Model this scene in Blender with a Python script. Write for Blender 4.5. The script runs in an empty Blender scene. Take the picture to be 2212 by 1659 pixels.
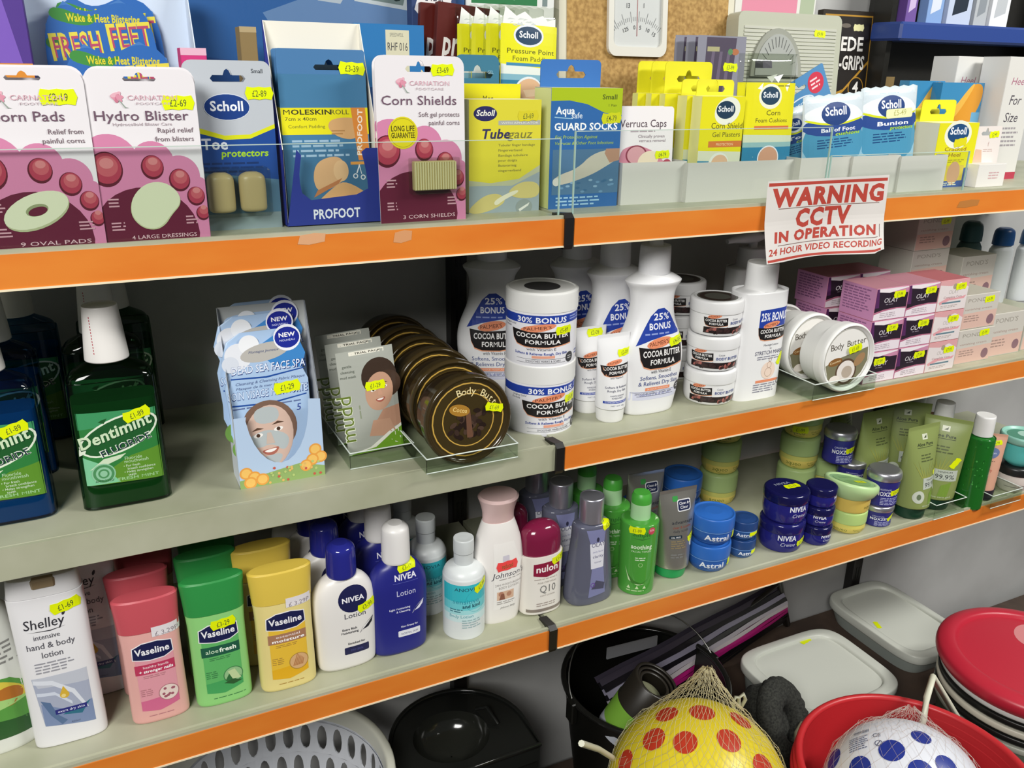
import bpy, math, random
from math import sin, cos, pi, radians as rad
from mathutils import Vector, Matrix
from mathutils.geometry import tessellate_polygon

random.seed(7)
S = bpy.context.scene
C = S.collection

# ---------------------------------------------------------------- camera, world, lights, exposure
FPX = 1854.0                                   # focal length in pixels of the 2212 px wide frame
EYE = Vector((0.0, -0.9, 1.545))
RX = Vector((0.9006635, -0.43420997, 0.01633912)).normalized()
RF = Vector((0.41291546, 0.84357335, -0.3433436)).normalized()
RD = RF.cross(RX).normalized()                 # picture "down"
RF = RX.cross(RD).normalized()
cd = bpy.data.cameras.new('camera')
cam = bpy.data.objects.new('camera', cd)
C.objects.link(cam)
cd.sensor_width = 36.0
cd.lens = FPX / 2212 * 36.0
cd.clip_start = 0.02
cam.matrix_world = Matrix(((RX.x, -RD.x, -RF.x, EYE.x), (RX.y, -RD.y, -RF.y, EYE.y),
                           (RX.z, -RD.z, -RF.z, EYE.z), (0, 0, 0, 1)))
S.camera = cam

S.view_settings.view_transform = 'Standard'
S.view_settings.look = 'None'
S.view_settings.gamma = 1.0
S.view_settings.use_curve_mapping = False
S.view_settings.exposure = -0.2

wd = bpy.data.worlds.new('shop_air')
S.world = wd
wd.use_nodes = True
wd.node_tree.nodes['Background'].inputs[0].default_value = (0.92, 0.96, 1.0, 1)
wd.node_tree.nodes['Background'].inputs[1].default_value = 0.1


def area(name, loc, target, sx, sy, watts, col):
    ld = bpy.data.lights.new(name, 'AREA')
    ld.shape = 'RECTANGLE'
    ld.size, ld.size_y, ld.energy, ld.color = sx, sy, watts, col
    o = bpy.data.objects.new(name, ld)
    C.objects.link(o)
    o.location = loc
    o.rotation_euler = (Vector(target) - Vector(loc)).to_track_quat('-Z', 'Y').to_euler()
    return o


area('ceiling_panel_light', (-1.15, -1.85, 2.65), (0.5, 0.1, 1.0), 1.1, 0.7, 84, (1.0, 0.985, 0.95))
area('added_fill_light', (2.2, -1.2, 2.7), (1.7, 0.2, 0.9), 1.2, 0.2, 58, (1.0, 0.99, 0.95))  # added fill, aimed to brighten the wall and shelves at this end


# ---------------------------------------------------------------- where a point of the photo lies in the shop
def ray(u, v):
    return RX * ((u - 1106) / FPX) + RD * ((v - 829.5) / FPX) + RF


def atz(u, v, z):
    d = ray(u, v)
    return EYE + d * ((z - EYE.z) / d.z)


def aty(u, v, y):
    d = ray(u, v)
    return EYE + d * ((y - EYE.y) / d.y)


def topz(x, y, v):
    p = Vector((x, y, 0)) - EYE
    k = (v - 829.5) / FPX
    return (k * RF.dot(p) - RD.dot(p)) / (RD.z - k * RF.z)


def dep(x, y, z):
    return RF.dot(Vector((x, y, z)) - EYE)


def fit(z, ub, vb, vt, wpx, dr=None, hv=None):
    """bottom centre (front contact pixel ub,vb on height z), top pixel row, width in pixels.
    dr None: round thing; else depth/width of a thing facing the aisle. -> x, y, width, height"""
    p = atz(ub, vb, z)
    if dr is None:
        w = wpx / FPX * dep(p.x, p.y, z)
        d = Vector((p.x - EYE.x, p.y - EYE.y)).normalized()
        w = wpx / FPX * dep(p.x + d.x * w / 2, p.y + d.y * w / 2, z + 0.05)
        x, y = p.x + d.x * w / 2, p.y + d.y * w / 2
    else:
        vm = (vb + vt) / 2
        um = ub + (vm - vb) * 0
        a, b = aty(um - wpx / 2, vm, p.y), aty(um + wpx / 2, vm, p.y)
        w = b.x - a.x
        x, y = p.x, p.y + w * dr / 2
    return x, y, w, topz(x, y, vt) - z


# ---------------------------------------------------------------- materials
MATS = {}


def lin(c):
    return tuple((v / 12.92 if v <= 0.04045 else ((v + 0.055) / 1.055) ** 2.4) for v in c)


def hexrgb(h):
    h = h.lstrip('#')
    return lin(tuple(int(h[i:i + 2], 16) / 255 for i in (0, 2, 4)))


FIN = {'': (.36, 0), 'P': (.62, 0), 'G': (.12, 0), 'M': (.32, .85), 'B': (.9, 0)}


def mat(k):
    """'#rrggbb' printed or moulded plastic; prefix P paper, G gloss, M metal, B rough; 'T#..' clear tinted film"""
    if k in MATS:
        return MATS[k]
    m = bpy.data.materials.new('finish_' + k.replace('#', '_'))
    m.use_nodes = True
    nt = m.node_tree
    pre, h = k.split('#')
    if pre[:1] == 'T':
        nt.nodes.clear()
        out = nt.nodes.new('ShaderNodeOutputMaterial')
        mix = nt.nodes.new('ShaderNodeMixShader')
        tr = nt.nodes.new('ShaderNodeBsdfTransparent')
        gl = nt.nodes.new('ShaderNodeBsdfGlossy')
        lw = nt.nodes.new('ShaderNodeLayerWeight')
        lw.inputs[0].default_value = .5
        pw = nt.nodes.new('ShaderNodeMath')
        pw.operation = 'POWER'
        pw.inputs[1].default_value = 4
        fr = nt.nodes.new('ShaderNodeMath')
        fr.operation = 'MULTIPLY_ADD'
        fr.inputs[1].default_value, fr.inputs[2].default_value = .45, .035
        nt.links.new(lw.outputs[1], pw.inputs[0])
        nt.links.new(pw.outputs[0], fr.inputs[0])
        tr.inputs[0].default_value = (*hexrgb(h), 1)
        gl.inputs[1].default_value = 0.06
        nt.links.new(fr.outputs[0], mix.inputs[0])
        nt.links.new(tr.outputs[0], mix.inputs[1])
        nt.links.new(gl.outputs[0], mix.inputs[2])
        nt.links.new(mix.outputs[0], out.inputs[0])
    else:
        b = nt.nodes['Principled BSDF']
        r, me = FIN[pre]
        b.inputs['Base Color'].default_value = (*hexrgb(h), 1)
        b.inputs['Roughness'].default_value = r
        b.inputs['Metallic'].default_value = me
        if pre in ('', 'P', 'B'):
            nz = nt.nodes.new('ShaderNodeTexNoise')
            nz.inputs['Scale'].default_value = 90
            mr = nt.nodes.new('ShaderNodeMapRange')
            mr.inputs[3].default_value = max(r - .05, 0)
            mr.inputs[4].default_value = r + .06
            nt.links.new(nz.outputs[0], mr.inputs[0])
            nt.links.new(mr.outputs[0], b.inputs['Roughness'])
    MATS[k] = m
    return m


def special(k, col, rough, fn=None, metal=0):
    m = bpy.data.materials.new(k)
    m.use_nodes = True
    b = m.node_tree.nodes['Principled BSDF']
    b.inputs['Base Color'].default_value = (*hexrgb(col), 1)
    b.inputs['Roughness'].default_value = rough
    b.inputs['Metallic'].default_value = metal
    if fn:
        fn(m.node_tree, b)
    MATS[k] = m


def noisy(scale, c1, c2, detail=4, lo=.35, hi=.65, stretch=None):
    def fn(nt, b):
        n = nt.nodes.new('ShaderNodeTexNoise')
        n.inputs['Scale'].default_value = scale
        n.inputs['Detail'].default_value = detail
        tc = nt.nodes.new('ShaderNodeTexCoord')
        if stretch:
            mp = nt.nodes.new('ShaderNodeMapping')
            mp.inputs[3].default_value = stretch
            nt.links.new(tc.outputs['Object'], mp.inputs[0])
            nt.links.new(mp.outputs[0], n.inputs[0])
        else:
            nt.links.new(tc.outputs['Object'], n.inputs[0])
        r = nt.nodes.new('ShaderNodeValToRGB')
        r.color_ramp.elements[0].position, r.color_ramp.elements[1].position = lo, hi
        r.color_ramp.elements[0].color = (*hexrgb(c1), 1)
        r.color_ramp.elements[1].color = (*hexrgb(c2), 1)
        nt.links.new(n.outputs[0], r.inputs[0])
        nt.links.new(r.outputs[0], b.inputs['Base Color'])
    return fn


special('shelf_paint', '#a9ab92', .42, noisy(9, '#a3a58b', '#b3b49d'))
special('orange_strip', '#dd7a2a', .38, noisy(5, '#d97324', '#e08430', stretch=(1, 1, 4)))
special('grey_panel', '#bdbdbb', .6, noisy(6, '#b7b7b5', '#c3c3c1'))
special('floor_lino', '#4a3b33', .5, noisy(12, '#41342d', '#544439'))
special('cork', '#b08a4e', .8, noisy(160, '#9a763f', '#bf9a5c'))
special('black_rubber', '#151312', .45)
special('fuzz', '#2b2c28', .95, noisy(260, '#1d1e1b', '#3a3b36'))


# ---------------------------------------------------------------- meshes
class MB:
    """collects faces with one material each and links them as one mesh object"""

    def __init__(s):
        s.v, s.f, s.m, s.sm, s.names = [], [], [], [], []

    def mi(s, k):
        if k not in s.names:
            s.names.append(k)
        return s.names.index(k)

    def add(s, vs, fs, k, smooth=False, xf=None):
        o = len(s.v)
        s.v += [tuple(xf @ Vector(p)) for p in vs] if xf else [tuple(p) for p in vs]
        i = s.mi(k)
        for f in fs:
            s.f.append(tuple(a + o for a in f))
            s.m.append(i)
            s.sm.append(smooth)
        return s

    def build(s, name, parent=None, label=None):
        me = bpy.data.meshes.new(name)
        me.from_pydata(s.v, [], s.f)
        for k in s.names:
            me.materials.append(mat(k) if '#' in k else MATS[k])
        me.polygons.foreach_set('material_index', s.m)
        me.polygons.foreach_set('use_smooth', s.sm)
        me.update()
        o = bpy.data.objects.new(name, me)
        C.objects.link(o)
        if parent:
            o.parent = parent
        if label:
            o['label'] = label
        return o


def box(M, x0, y0, z0, x1, y1, z1, k, b=0.0, faces=None, xf=None):
    """box, edges cut back by b; faces: dict of another finish for 'front','back','left','right','top','bottom'"""
    fk = faces or {}
    if b <= 0:
        vs = [(x, y, z) for z in (z0, z1) for y in (y0, y1) for x in (x0, x1)]
        for n, f in (('front', (0, 1, 5, 4)), ('back', (3, 2, 6, 7)), ('left', (2, 0, 4, 6)),
                     ('right', (1, 3, 7, 5)), ('top', (4, 5, 7, 6)), ('bottom', (2, 3, 1, 0))):
            q = fk.get(n, k)
            if q:
                M.add([vs[i] for i in f], [(0, 1, 2, 3)], q, xf=xf)
        return M
    idx, vs = {}, []
    for a in range(2):
        for bb in range(2):
            for c in range(2):
                for ax in range(3):
                    p = [(x0, x1)[a], (y0, y1)[bb], (z0, z1)[c]]
                    sg = (1, -1)
                    for q in range(3):
                        if q != ax:
                            p[q] += b * sg[(a, bb, c)[q]]
                    idx[a, bb, c, ax] = len(vs)
                    vs.append(tuple(p))
    def quad(ax, s_):
        r = [q for q in range(3) if q != ax]
        out = []
        for i, j in ((0, 0), (1, 0), (1, 1), (0, 1)):
            t = [0, 0, 0]
            t[ax], t[r[0]], t[r[1]] = s_, i, j
            out.append(idx[t[0], t[1], t[2], ax])
        flip = (s_ == 0) ^ (ax == 1)
        return tuple(out[::-1]) if flip else tuple(out)
    nm = {(0, 0): 'left', (0, 1): 'right', (1, 0): 'front', (1, 1): 'back', (2, 0): 'bottom', (2, 1): 'top'}
    fs = {}
    for (ax, s_), n in nm.items():
        fs.setdefault(fk.get(n, k), []).append(quad(ax, s_))
    e = fs.setdefault(k, [])
    for ax in range(3):
        r = [q for q in range(3) if q != ax]
        for i in range(2):
            for j in range(2):
                a, c = [0, 0, 0], [0, 0, 0]
                a[ax], c[ax] = 0, 1
                a[r[0]] = c[r[0]] = i
                a[r[1]] = c[r[1]] = j
                e.append((idx[(*a, r[0])], idx[(*c, r[0])], idx[(*c, r[1])], idx[(*a, r[1])]))
    for a in range(2):
        for bb in range(2):
            for c in range(2):
                e.append((idx[a, bb, c, 0], idx[a, bb, c, 1], idx[a, bb, c, 2]))
    o = len(M.v)
    M.v += [tuple(xf @ Vector(p)) for p in vs] if xf else vs
    for q, l in fs.items():
        if q is None:
            continue
        i = M.mi(q)
        for f in l:
            M.f.append(tuple(t + o for t in f))
            M.m.append(i)
            M.sm.append(False)
    return M


def sup(t, p):
    c, s_ = cos(t), sin(t)
    return math.copysign(abs(c) ** (2 / p), c), math.copysign(abs(s_) ** (2 / p), s_)


def dense(keys, k=6):
    """smooth sections (z, rx, ry, power) through the keys; a key given twice makes a sharp edge"""
    K = [tuple(q) + (2,) * (4 - len(q)) for q in keys]
    out = []
    for i in range(len(K) - 1):
        a, b = K[i], K[i + 1]
        if a == b:
            continue
        p = K[i - 1] if i and K[i - 1] != a else a
        n = K[i + 2] if i + 2 < len(K) and K[i + 2] != b else b
        if (i and K[i - 1] == a):
            p = a
        kk = k if (abs(a[1] - b[1]) + abs(a[2] - b[2]) > 1e-5 or abs(a[3] - b[3]) > .01) else 2
        for j in range(kk):
            t = j / kk
            out.append(tuple(.5 * ((2 * a[c]) + (b[c] - p[c]) * t + (2 * p[c] - 5 * a[c] + 4 * b[c] - n[c]) * t * t
                                   + (3 * a[c] - p[c] - 3 * b[c] + n[c]) * t ** 3) for c in range(4)))
    out.append(K[-1])
    return out


def loft(M, secs, k, n=40, cb=True, ct=True, cx=0, cy=0, z0=0, xf=None, smooth=True):
    vs, fs = [], []
    for (z, rx, ry, p) in secs:
        for i in range(n):
            x, y = sup(2 * pi * i / n, p)
            vs.append((cx + rx * x, cy + ry * y, z0 + z))
    m = len(secs)
    for j in range(m - 1):
        for i in range(n):
            a, b = j * n + i, j * n + (i + 1) % n
            fs.append((a, b, b + n, a + n))
    M.add(vs, fs, k, smooth, xf)
    if cb:
        M.add(vs[:n], [tuple(range(n))[::-1]], k, False, xf)
    if ct:
        M.add(vs[-n:], [tuple(range(n))], k, False, xf)
    return M


def tubepath(M, pts, r, k, n=8, closed=False, xf=None, rs=None):
    pts = [Vector(p) for p in pts]
    m = len(pts)
    vs, fs = [], []
    up = Vector((0.13, 0.31, 0.94))
    for j, p in enumerate(pts):
        a = pts[(j - 1) % m] if (closed or j) else p
        b = pts[(j + 1) % m] if (closed or j < m - 1) else p
        t = (b - a).normalized()
        x = t.cross(up).normalized()
        y = t.cross(x)
        rr = rs[j] if rs else r
        for i in range(n):
            w = 2 * pi * i / n
            vs.append(p + x * rr * cos(w) + y * rr * sin(w))
    for j in range(m if closed else m - 1):
        for i in range(n):
            a, b = j * n + i, j * n + (i + 1) % n
            c, d = ((j + 1) % m) * n + (i + 1) % n, ((j + 1) % m) * n + i
            fs.append((a, b, c, d))
    M.add(vs, fs, k, True, xf)
    if not closed:
        M.add(vs[:n], [tuple(range(n))[::-1]], k, False, xf)
        M.add(vs[-n:], [tuple(range(n))], k, False, xf)
    return M


def sheet(M, pts, y0, y1, k, holes=(), back=None, edge=None):
    """a card cut to the outline pts (x,z) with holes, front face at y0, back at y1"""
    loops = [list(pts)] + [list(h) for h in holes]
    flat = [p for l in loops for p in l]
    tris = tessellate_polygon([[Vector((p[0], p[1], 0)) for p in l] for l in loops])
    n = len(flat)
    def up(t):
        a, b, c = (flat[i] for i in t)
        return (b[0] - a[0]) * (c[1] - a[1]) - (b[1] - a[1]) * (c[0] - a[0]) > 0
    fr = [tuple(t) if up(t) else tuple(t)[::-1] for t in tris]
    M.add([(p[0], y0, p[1]) for p in flat], fr, k)
    M.add([(p[0], y1, p[1]) for p in flat], [t[::-1] for t in fr], back or k)
    o = 0
    for l in loops:
        m = len(l)
        M.add([(p[0], y0, p[1]) for p in l] + [(p[0], y1, p[1]) for p in l],
              [(i, (i + 1) % m, m + (i + 1) % m, m + i) for i in range(m)], edge or k)
        o += m
    return M


def rrect(x0, z0, x1, z1, r, n=5, top_only=False):
    r = min(r, (x1 - x0) / 2, (z1 - z0) / 2)
    out = []
    for cx, cz, a0, on in ((x1 - r, z0 + r, -90, not top_only), (x1 - r, z1 - r, 0, 1), (x0 + r, z1 - r, 90, 1),
                           (x0 + r, z0 + r, 180, not top_only)):
        if on and r > 0:
            for i in range(n + 1):
                a = rad(a0 + 90 * i / n)
                out.append((cx + r * cos(a), cz + r * sin(a)))
        else:
            out.append((x1 if cx > (x0 + x1) / 2 else x0, z0 if cz < (z0 + z1) / 2 else z1))
    return out


def ell(cx, cz, rx, rz, n=28, rot=0, a0=0, a1=360):
    c, s_ = cos(rad(rot)), sin(rad(rot))
    out = []
    full = abs(a1 - a0) >= 360
    for i in range(n if full else n + 1):
        a = rad(a0 + (a1 - a0) * i / n)
        x, z = rx * cos(a), rz * sin(a)
        out.append((cx + x * c - z * s_, cz + x * s_ + z * c))
    return out


def slot(cx, cz, w, h):
    """hang hole of a retail card: a bar with a bump"""
    return [(cx - w / 2, cz - h * .35), (cx + w / 2, cz - h * .35), (cx + w / 2 + h * .2, cz - h * .1), (cx + w / 2, cz + h * .15),
            (cx + w * .16, cz + h * .15), (cx + w * .1, cz + h * .5), (cx, cz + h * .65), (cx - w * .1, cz + h * .5),
            (cx - w * .16, cz + h * .15), (cx - w / 2, cz + h * .15), (cx - w / 2 - h * .2, cz - h * .1)]


# ---------------------------------------------------------------- lettering: outlines of each character, filled
GLY, ADV = {}, {}


def make_glyphs():
    chars = [chr(c) for c in range(33, 127)] + ['£', '°', '®', '™', '•']
    tmp = []
    def tx(body, off):
        c = bpy.data.curves.new('g', 'FONT')
        c.body, c.size, c.resolution_u, c.offset, c.fill_mode = body, 1.0, 2, off, 'FRONT'
        o = bpy.data.objects.new('g', c)
        C.objects.link(o)
        tmp.append(o)
        return o
    G = {(ch, b): tx(ch, 0 if ch == 'M' else (.003, .012 if ch == '%' else .026, .05)[b]) for ch in chars for b in (0, 1, 2)}
    A = {ch: tx('H' + ch + 'H', 0) for ch in chars + [' ']}
    HH = tx('HH', 0)
    dg = bpy.context.evaluated_depsgraph_get()
    dg.update()
    def wid(o):
        e = o.evaluated_get(dg)
        me = e.to_mesh()
        xs = [v.co.x for v in me.vertices]
        r = max(xs) - min(xs)
        e.to_mesh_clear()
        return r
    w0 = wid(HH)
    for ch, o in A.items():
        ADV[ch] = wid(o) - w0
    for key, o in G.items():
        e = o.evaluated_get(dg)
        me = e.to_mesh()
        me.calc_loop_triangles()
        GLY[key] = ([(v.co.x, v.co.y) for v in me.vertices], [tuple(t.vertices) for t in me.loop_triangles])
        e.to_mesh_clear()
    for o in tmp:
        c = o.data
        bpy.data.objects.remove(o)
        bpy.data.curves.remove(c)


make_glyphs()
LAY = 0.000012


class Art:
    """printed matter for a face w wide and h high: x in -.5...5 of w, z in 0..1 of h"""

    def __init__(s, w, h):
        s.w, s.h, s.L, s.n = w, h, [], 0

    def _put(s, vs, ts, k):
        s.n += 1
        s.L.append((vs, ts, k, s.n))
        return s

    def p(s, pts, k, holes=()):
        loops = [[(x * s.w, z * s.h) for x, z in l] for l in [pts, *holes]]
        flat = [q for l in loops for q in l]
        t = tessellate_polygon([[Vector((q[0], q[1], 0)) for q in l] for l in loops])
        return s._put(flat, [tuple(i) for i in t], k)

    def r(s, x0, z0, x1, z1, k, rr=0):
        if rr:
            q = rrect(x0 * s.w, z0 * s.h, x1 * s.w, z1 * s.h, rr * s.w)
            return s.p([(a / s.w, b / s.h) for a, b in q], k)
        return s.p([(x0, z0), (x1, z0), (x1, z1), (x0, z1)], k)

    def s(s_, pts, k):
        """a soft outline through the points"""
        for _ in range(2):
            q = []
            for i, a in enumerate(pts):
                b = pts[(i + 1) % len(pts)]
                q += [(a[0] * .75 + b[0] * .25, a[1] * .75 + b[1] * .25), (a[0] * .25 + b[0] * .75, a[1] * .25 + b[1] * .75)]
            pts = q
        return s_.p(pts, k)

    def e(s, cx, cz, r, k, rz=None, rot=0, ring=0, a0=0, a1=360):
        """ellipse, radii as fractions of the width"""
        q = ell(cx * s.w, cz * s.h, r * s.w, (rz or r) * s.w, 26, rot, a0, a1)
        hs = []
        if ring:
            hs = [[(a / s.w, b / s.h) for a, b in ell(cx * s.w, cz * s.h, (r - ring) * s.w, ((rz or r) - ring) * s.w, 26, rot)][::-1]]
        return s.p([(a / s.w, b / s.h) for a, b in q], k, hs)

    def t(s, txt, x, z, k, w=None, sz=None, al='c', b=0, sh=0, rot=0, st=1.0):
        """lettering: w = width as a fraction of the face, or sz = height of the type as a fraction of the face height"""
        adv, xs = 0, []
        for ch in txt:
            xs.append(adv)
            adv += ADV.get(ch, .4) + (0, .02, .07)[b]
        if w:
            sc = w * s.w / max(adv, .01)
            scz = sz * s.h / .72 if sz else sc * st
        else:
            scz = sz * s.h / .72
            sc = scz / st
        ox = {'c': -adv / 2, 'l': 0, 'r': -adv}[al]
        c, n = cos(rad(rot)), sin(rad(rot))
        vs, ts = [], []
        for ch, x0 in zip(txt, xs):
            g = GLY.get((ch, b))
            if not g:
                continue
            o = len(vs)
            for (gx, gz) in g[0]:
                px, pz = (gx + x0 + ox + sh * gz) * sc, gz * scz
                vs.append((x * s.w + px * c - pz * n, z * s.h + px * n + pz * c))
            ts += [(a + o, b_ + o, c_ + o) for a, b_, c_ in g[1]]
        return s._put(vs, ts, k) if vs else s

    def g(s, x, z, w, k, rows=3, dz=.03, th=.45, seed=0, al='l', rot=0):
        """rows of print too small to read"""
        R = random.Random(seed + len(s.L))
        vs, ts = [], []
        c, n = cos(rad(rot)), sin(rad(rot))
        for i in range(rows):
            ww = w * R.uniform(.72, 1)
            q = {'l': 0, 'c': -ww / 2, 'r': -ww}[al]
            e = q + ww
            zz = -i * dz * s.h
            while q < e - .01:
                l = min(R.uniform(.06, .16), e - q)
                o = len(vs)
                for a, b_ in ((q, 0), (q + l, 0), (q + l, th * dz * s.h), (q, th * dz * s.h)):
                    px, pz = a * s.w, b_ + zz
                    vs.append((x * s.w + px * c - pz * n, z * s.h + px * n + pz * c))
                ts += [(o, o + 1, o + 2), (o, o + 2, o + 3)]
                q += l + .022
        return s._put(vs, ts, k)

    def mesh(s, M, mp, cu=None, cv=()):
        """cut along u every cu metres and at each cv, then lay onto the surface mp(u, v, off)"""
        vs_ = sorted(set(round(z, 6) for z in cv))
        if vs_:
            def mv(u, v, o):
                if v <= vs_[0] or v >= vs_[-1]:
                    return mp(u, v, o)
                j = 0
                while vs_[j + 1] < v:
                    j += 1
                t = (v - vs_[j]) / (vs_[j + 1] - vs_[j])
                p, q = mp(u, vs_[j], o), mp(u, vs_[j + 1], o)
                return tuple(a + (b - a) * t for a, b in zip(p, q))
        else:
            mv = mp
        if cu:
            def mq(u, v, o, m_=mv):
                i = math.floor(u / cu + 1e-6)
                t = u / cu - i
                if t < 1e-5:
                    return m_(u, v, o)
                p, q = m_(i * cu, v, o), m_((i + 1) * cu, v, o)
                return tuple(a + (b - a) * t for a, b in zip(p, q))
        else:
            mq = mv
        for vs, ts, k, lay in s.L:
            tr = [(vs[a], vs[b], vs[c]) for a, b, c in ts]
            if cu:
                us = [q[0] for q in vs]
                lo, hi = math.ceil(min(us) / cu), math.floor(max(us) / cu)
                for i in range(lo, hi + 1):
                    tr = cut(tr, 0, i * cu)
            if cv:
                lo, hi = min(q[1] for q in vs), max(q[1] for q in vs)
                for z in cv:
                    if lo < z < hi:
                        tr = cut(tr, 1, z)
            out, ix, fs = [], {}, []
            for t in tr:
                a, b, c = t
                ar = (b[0] - a[0]) * (c[1] - a[1]) - (b[1] - a[1]) * (c[0] - a[0])
                if abs(ar) < 1e-13:
                    continue
                f = []
                for q in (t if ar > 0 else t[::-1]):
                    kq = (round(q[0], 7), round(q[1], 7))
                    if kq not in ix:
                        ix[kq] = len(out)
                        out.append(mq(q[0], q[1], .00015 + lay * LAY))
                    f.append(ix[kq])
                if len(set(f)) == 3:
                    fs.append(tuple(f))
            M.add(out, fs, k)
        return M


def cut(tr, ax, c):
    out = []
    for t in tr:
        d = [q[ax] - c for q in t]
        if all(x >= -1e-9 for x in d) or all(x <= 1e-9 for x in d):
            out.append(t)
            continue
        P, N = [], []
        for i in range(3):
            a, b = t[i], t[(i + 1) % 3]
            da, db = d[i], d[(i + 1) % 3]
            if da >= 0:
                P.append(a)
            if da <= 0:
                N.append(a)
            if da * db < 0:
                f = da / (da - db)
                q = (a[0] + (b[0] - a[0]) * f, a[1] + (b[1] - a[1]) * f)
                P.append(q)
                N.append(q)
        for g in (P, N):
            for i in range(1, len(g) - 1):
                out.append((g[0], g[i], g[i + 1]))
    return out


YEL = '#e2f000'


def tagart(x, z, txt, w=.028, rot=0, k=YEL, W=1.0, H=1.0, hh=.45):
    """a price-gun sticker with nicked ends; x, z in metres"""
    a = Art(1, 1)
    h = w * hh
    c, n = cos(rad(rot)), sin(rad(rot))
    pts = [(-.5, 0), (-.42, .5), (-.2, .42), (0, .5), (.2, .43), (.42, .5), (.5, 0), (.42, -.5), (.2, -.42), (0, -.5), (-.2, -.43), (-.42, -.5)]
    a.p([(x + (p * w) * c - (q * h) * n, z + (p * w) * n + (q * h) * c) for p, q in pts], k)
    if txt:
        a.t(txt, x + h * .26 * n, z - h * .26 * c, 'P#4c5a1a', w=w * .52, sz=h * .5, rot=rot)
    return a


# ---------------------------------------------------------------- things
def thing(name, label, cat, loc=(0, 0, 0), rz=0, group=None, rx=0, ry=0):
    o = bpy.data.objects.new(name, None)
    o.empty_display_size = .02
    C.objects.link(o)
    o.location = loc
    o.rotation_euler = (rad(rx), rad(ry), rad(rz))
    o['label'], o['category'] = label, cat
    if group:
        o['group'] = group
    return o


def tag(o, label, cat, group=None):
    o['label'], o['category'] = label, cat
    if group:
        o['group'] = group
    return o


def structure(name, M):
    o = M.build(name)
    o['kind'] = 'structure'
    return o


def dup(root, loc, label, rz=None, rx=None, ry=None, drop=(), group=None):
    """a copy of a thing with copies of its parts and sub-parts"""
    r = root.copy()
    C.objects.link(r)
    r.location = loc
    e = r.rotation_euler
    r.rotation_euler = (e.x if rx is None else rad(rx), e.y if ry is None else rad(ry), e.z if rz is None else rad(rz))
    r['label'] = label
    if group:
        r['group'] = group
    for ch in list(root.children):
        if ch.name.split('.')[0] in drop:
            continue
        c = ch.copy()
        C.objects.link(c)
        c.parent = r
        for g in list(ch.children):
            d = g.copy()
            C.objects.link(d)
            d.parent = c
    return r


def flat(y, tilt=0):
    return lambda u, v, o: (u, y - o, v)


def onloft(secs, a0=None, cx=0, cy=0, side=0):
    """surface of a lofted body: a0 None looks straight on, else wrapped round from angle a0 (radians)"""
    zs = [q[0] for q in secs]
    def mp(u, v, o):
        v_ = min(max(v, zs[0]), zs[-1])
        j = 0
        while j < len(zs) - 2 and zs[j + 1] < v_:
            j += 1
        t = 0 if zs[j + 1] == zs[j] else (v_ - zs[j]) / (zs[j + 1] - zs[j])
        rx, ry, p = (secs[j][c] + (secs[j + 1][c] - secs[j][c]) * t for c in (1, 2, 3))
        if a0 is None:
            q = min(abs(u - cx) / rx, .985)
            return (cx + math.copysign(q * rx, u - cx) * (1 + o / rx), cy - (ry + o) * (1 - q ** p) ** (1 / p), v)
        a = u / max(rx, 1e-4) + a0
        return (cx + (rx + o) * sin(a), cy - (ry + o) * cos(a), v)
    return mp


def pr(name, parent, art, mp, cu=None, cv=(), label=None):
    return art.mesh(MB(), mp, cu, cv).build(name, parent, label)


# ================================================================ the shop fitting
JX, BACK = 0.513, 0.372
L1, L2, L3 = 1.3835, 1.083, 0.798              # lip heights of the three shelves
S1, S2, S3 = L1 - .004, L2 - .004, L3 - .004   # standing surfaces
DECK = 0.16

M = MB()
box(M, -1.4, -2.4, -.02, 3.2, BACK + .05, 0, 'floor_lino')
structure('floor', M)
M = MB()
box(M, -1.4, BACK, 0, 3.2, BACK + .03, 2.3, 'grey_panel')
structure('wall_back', M)


def extrude_x(M, prof, x0, x1, k):
    n = len(prof)
    vs = [(x0, y, z) for y, z in prof] + [(x1, y, z) for y, z in prof]
    M.add(vs, [(i, i + n, (i + 1) % n + n, (i + 1) % n) for i in range(n)] + [tuple(range(n)), tuple(range(2 * n - 1, n - 1, -1))], k)


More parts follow.
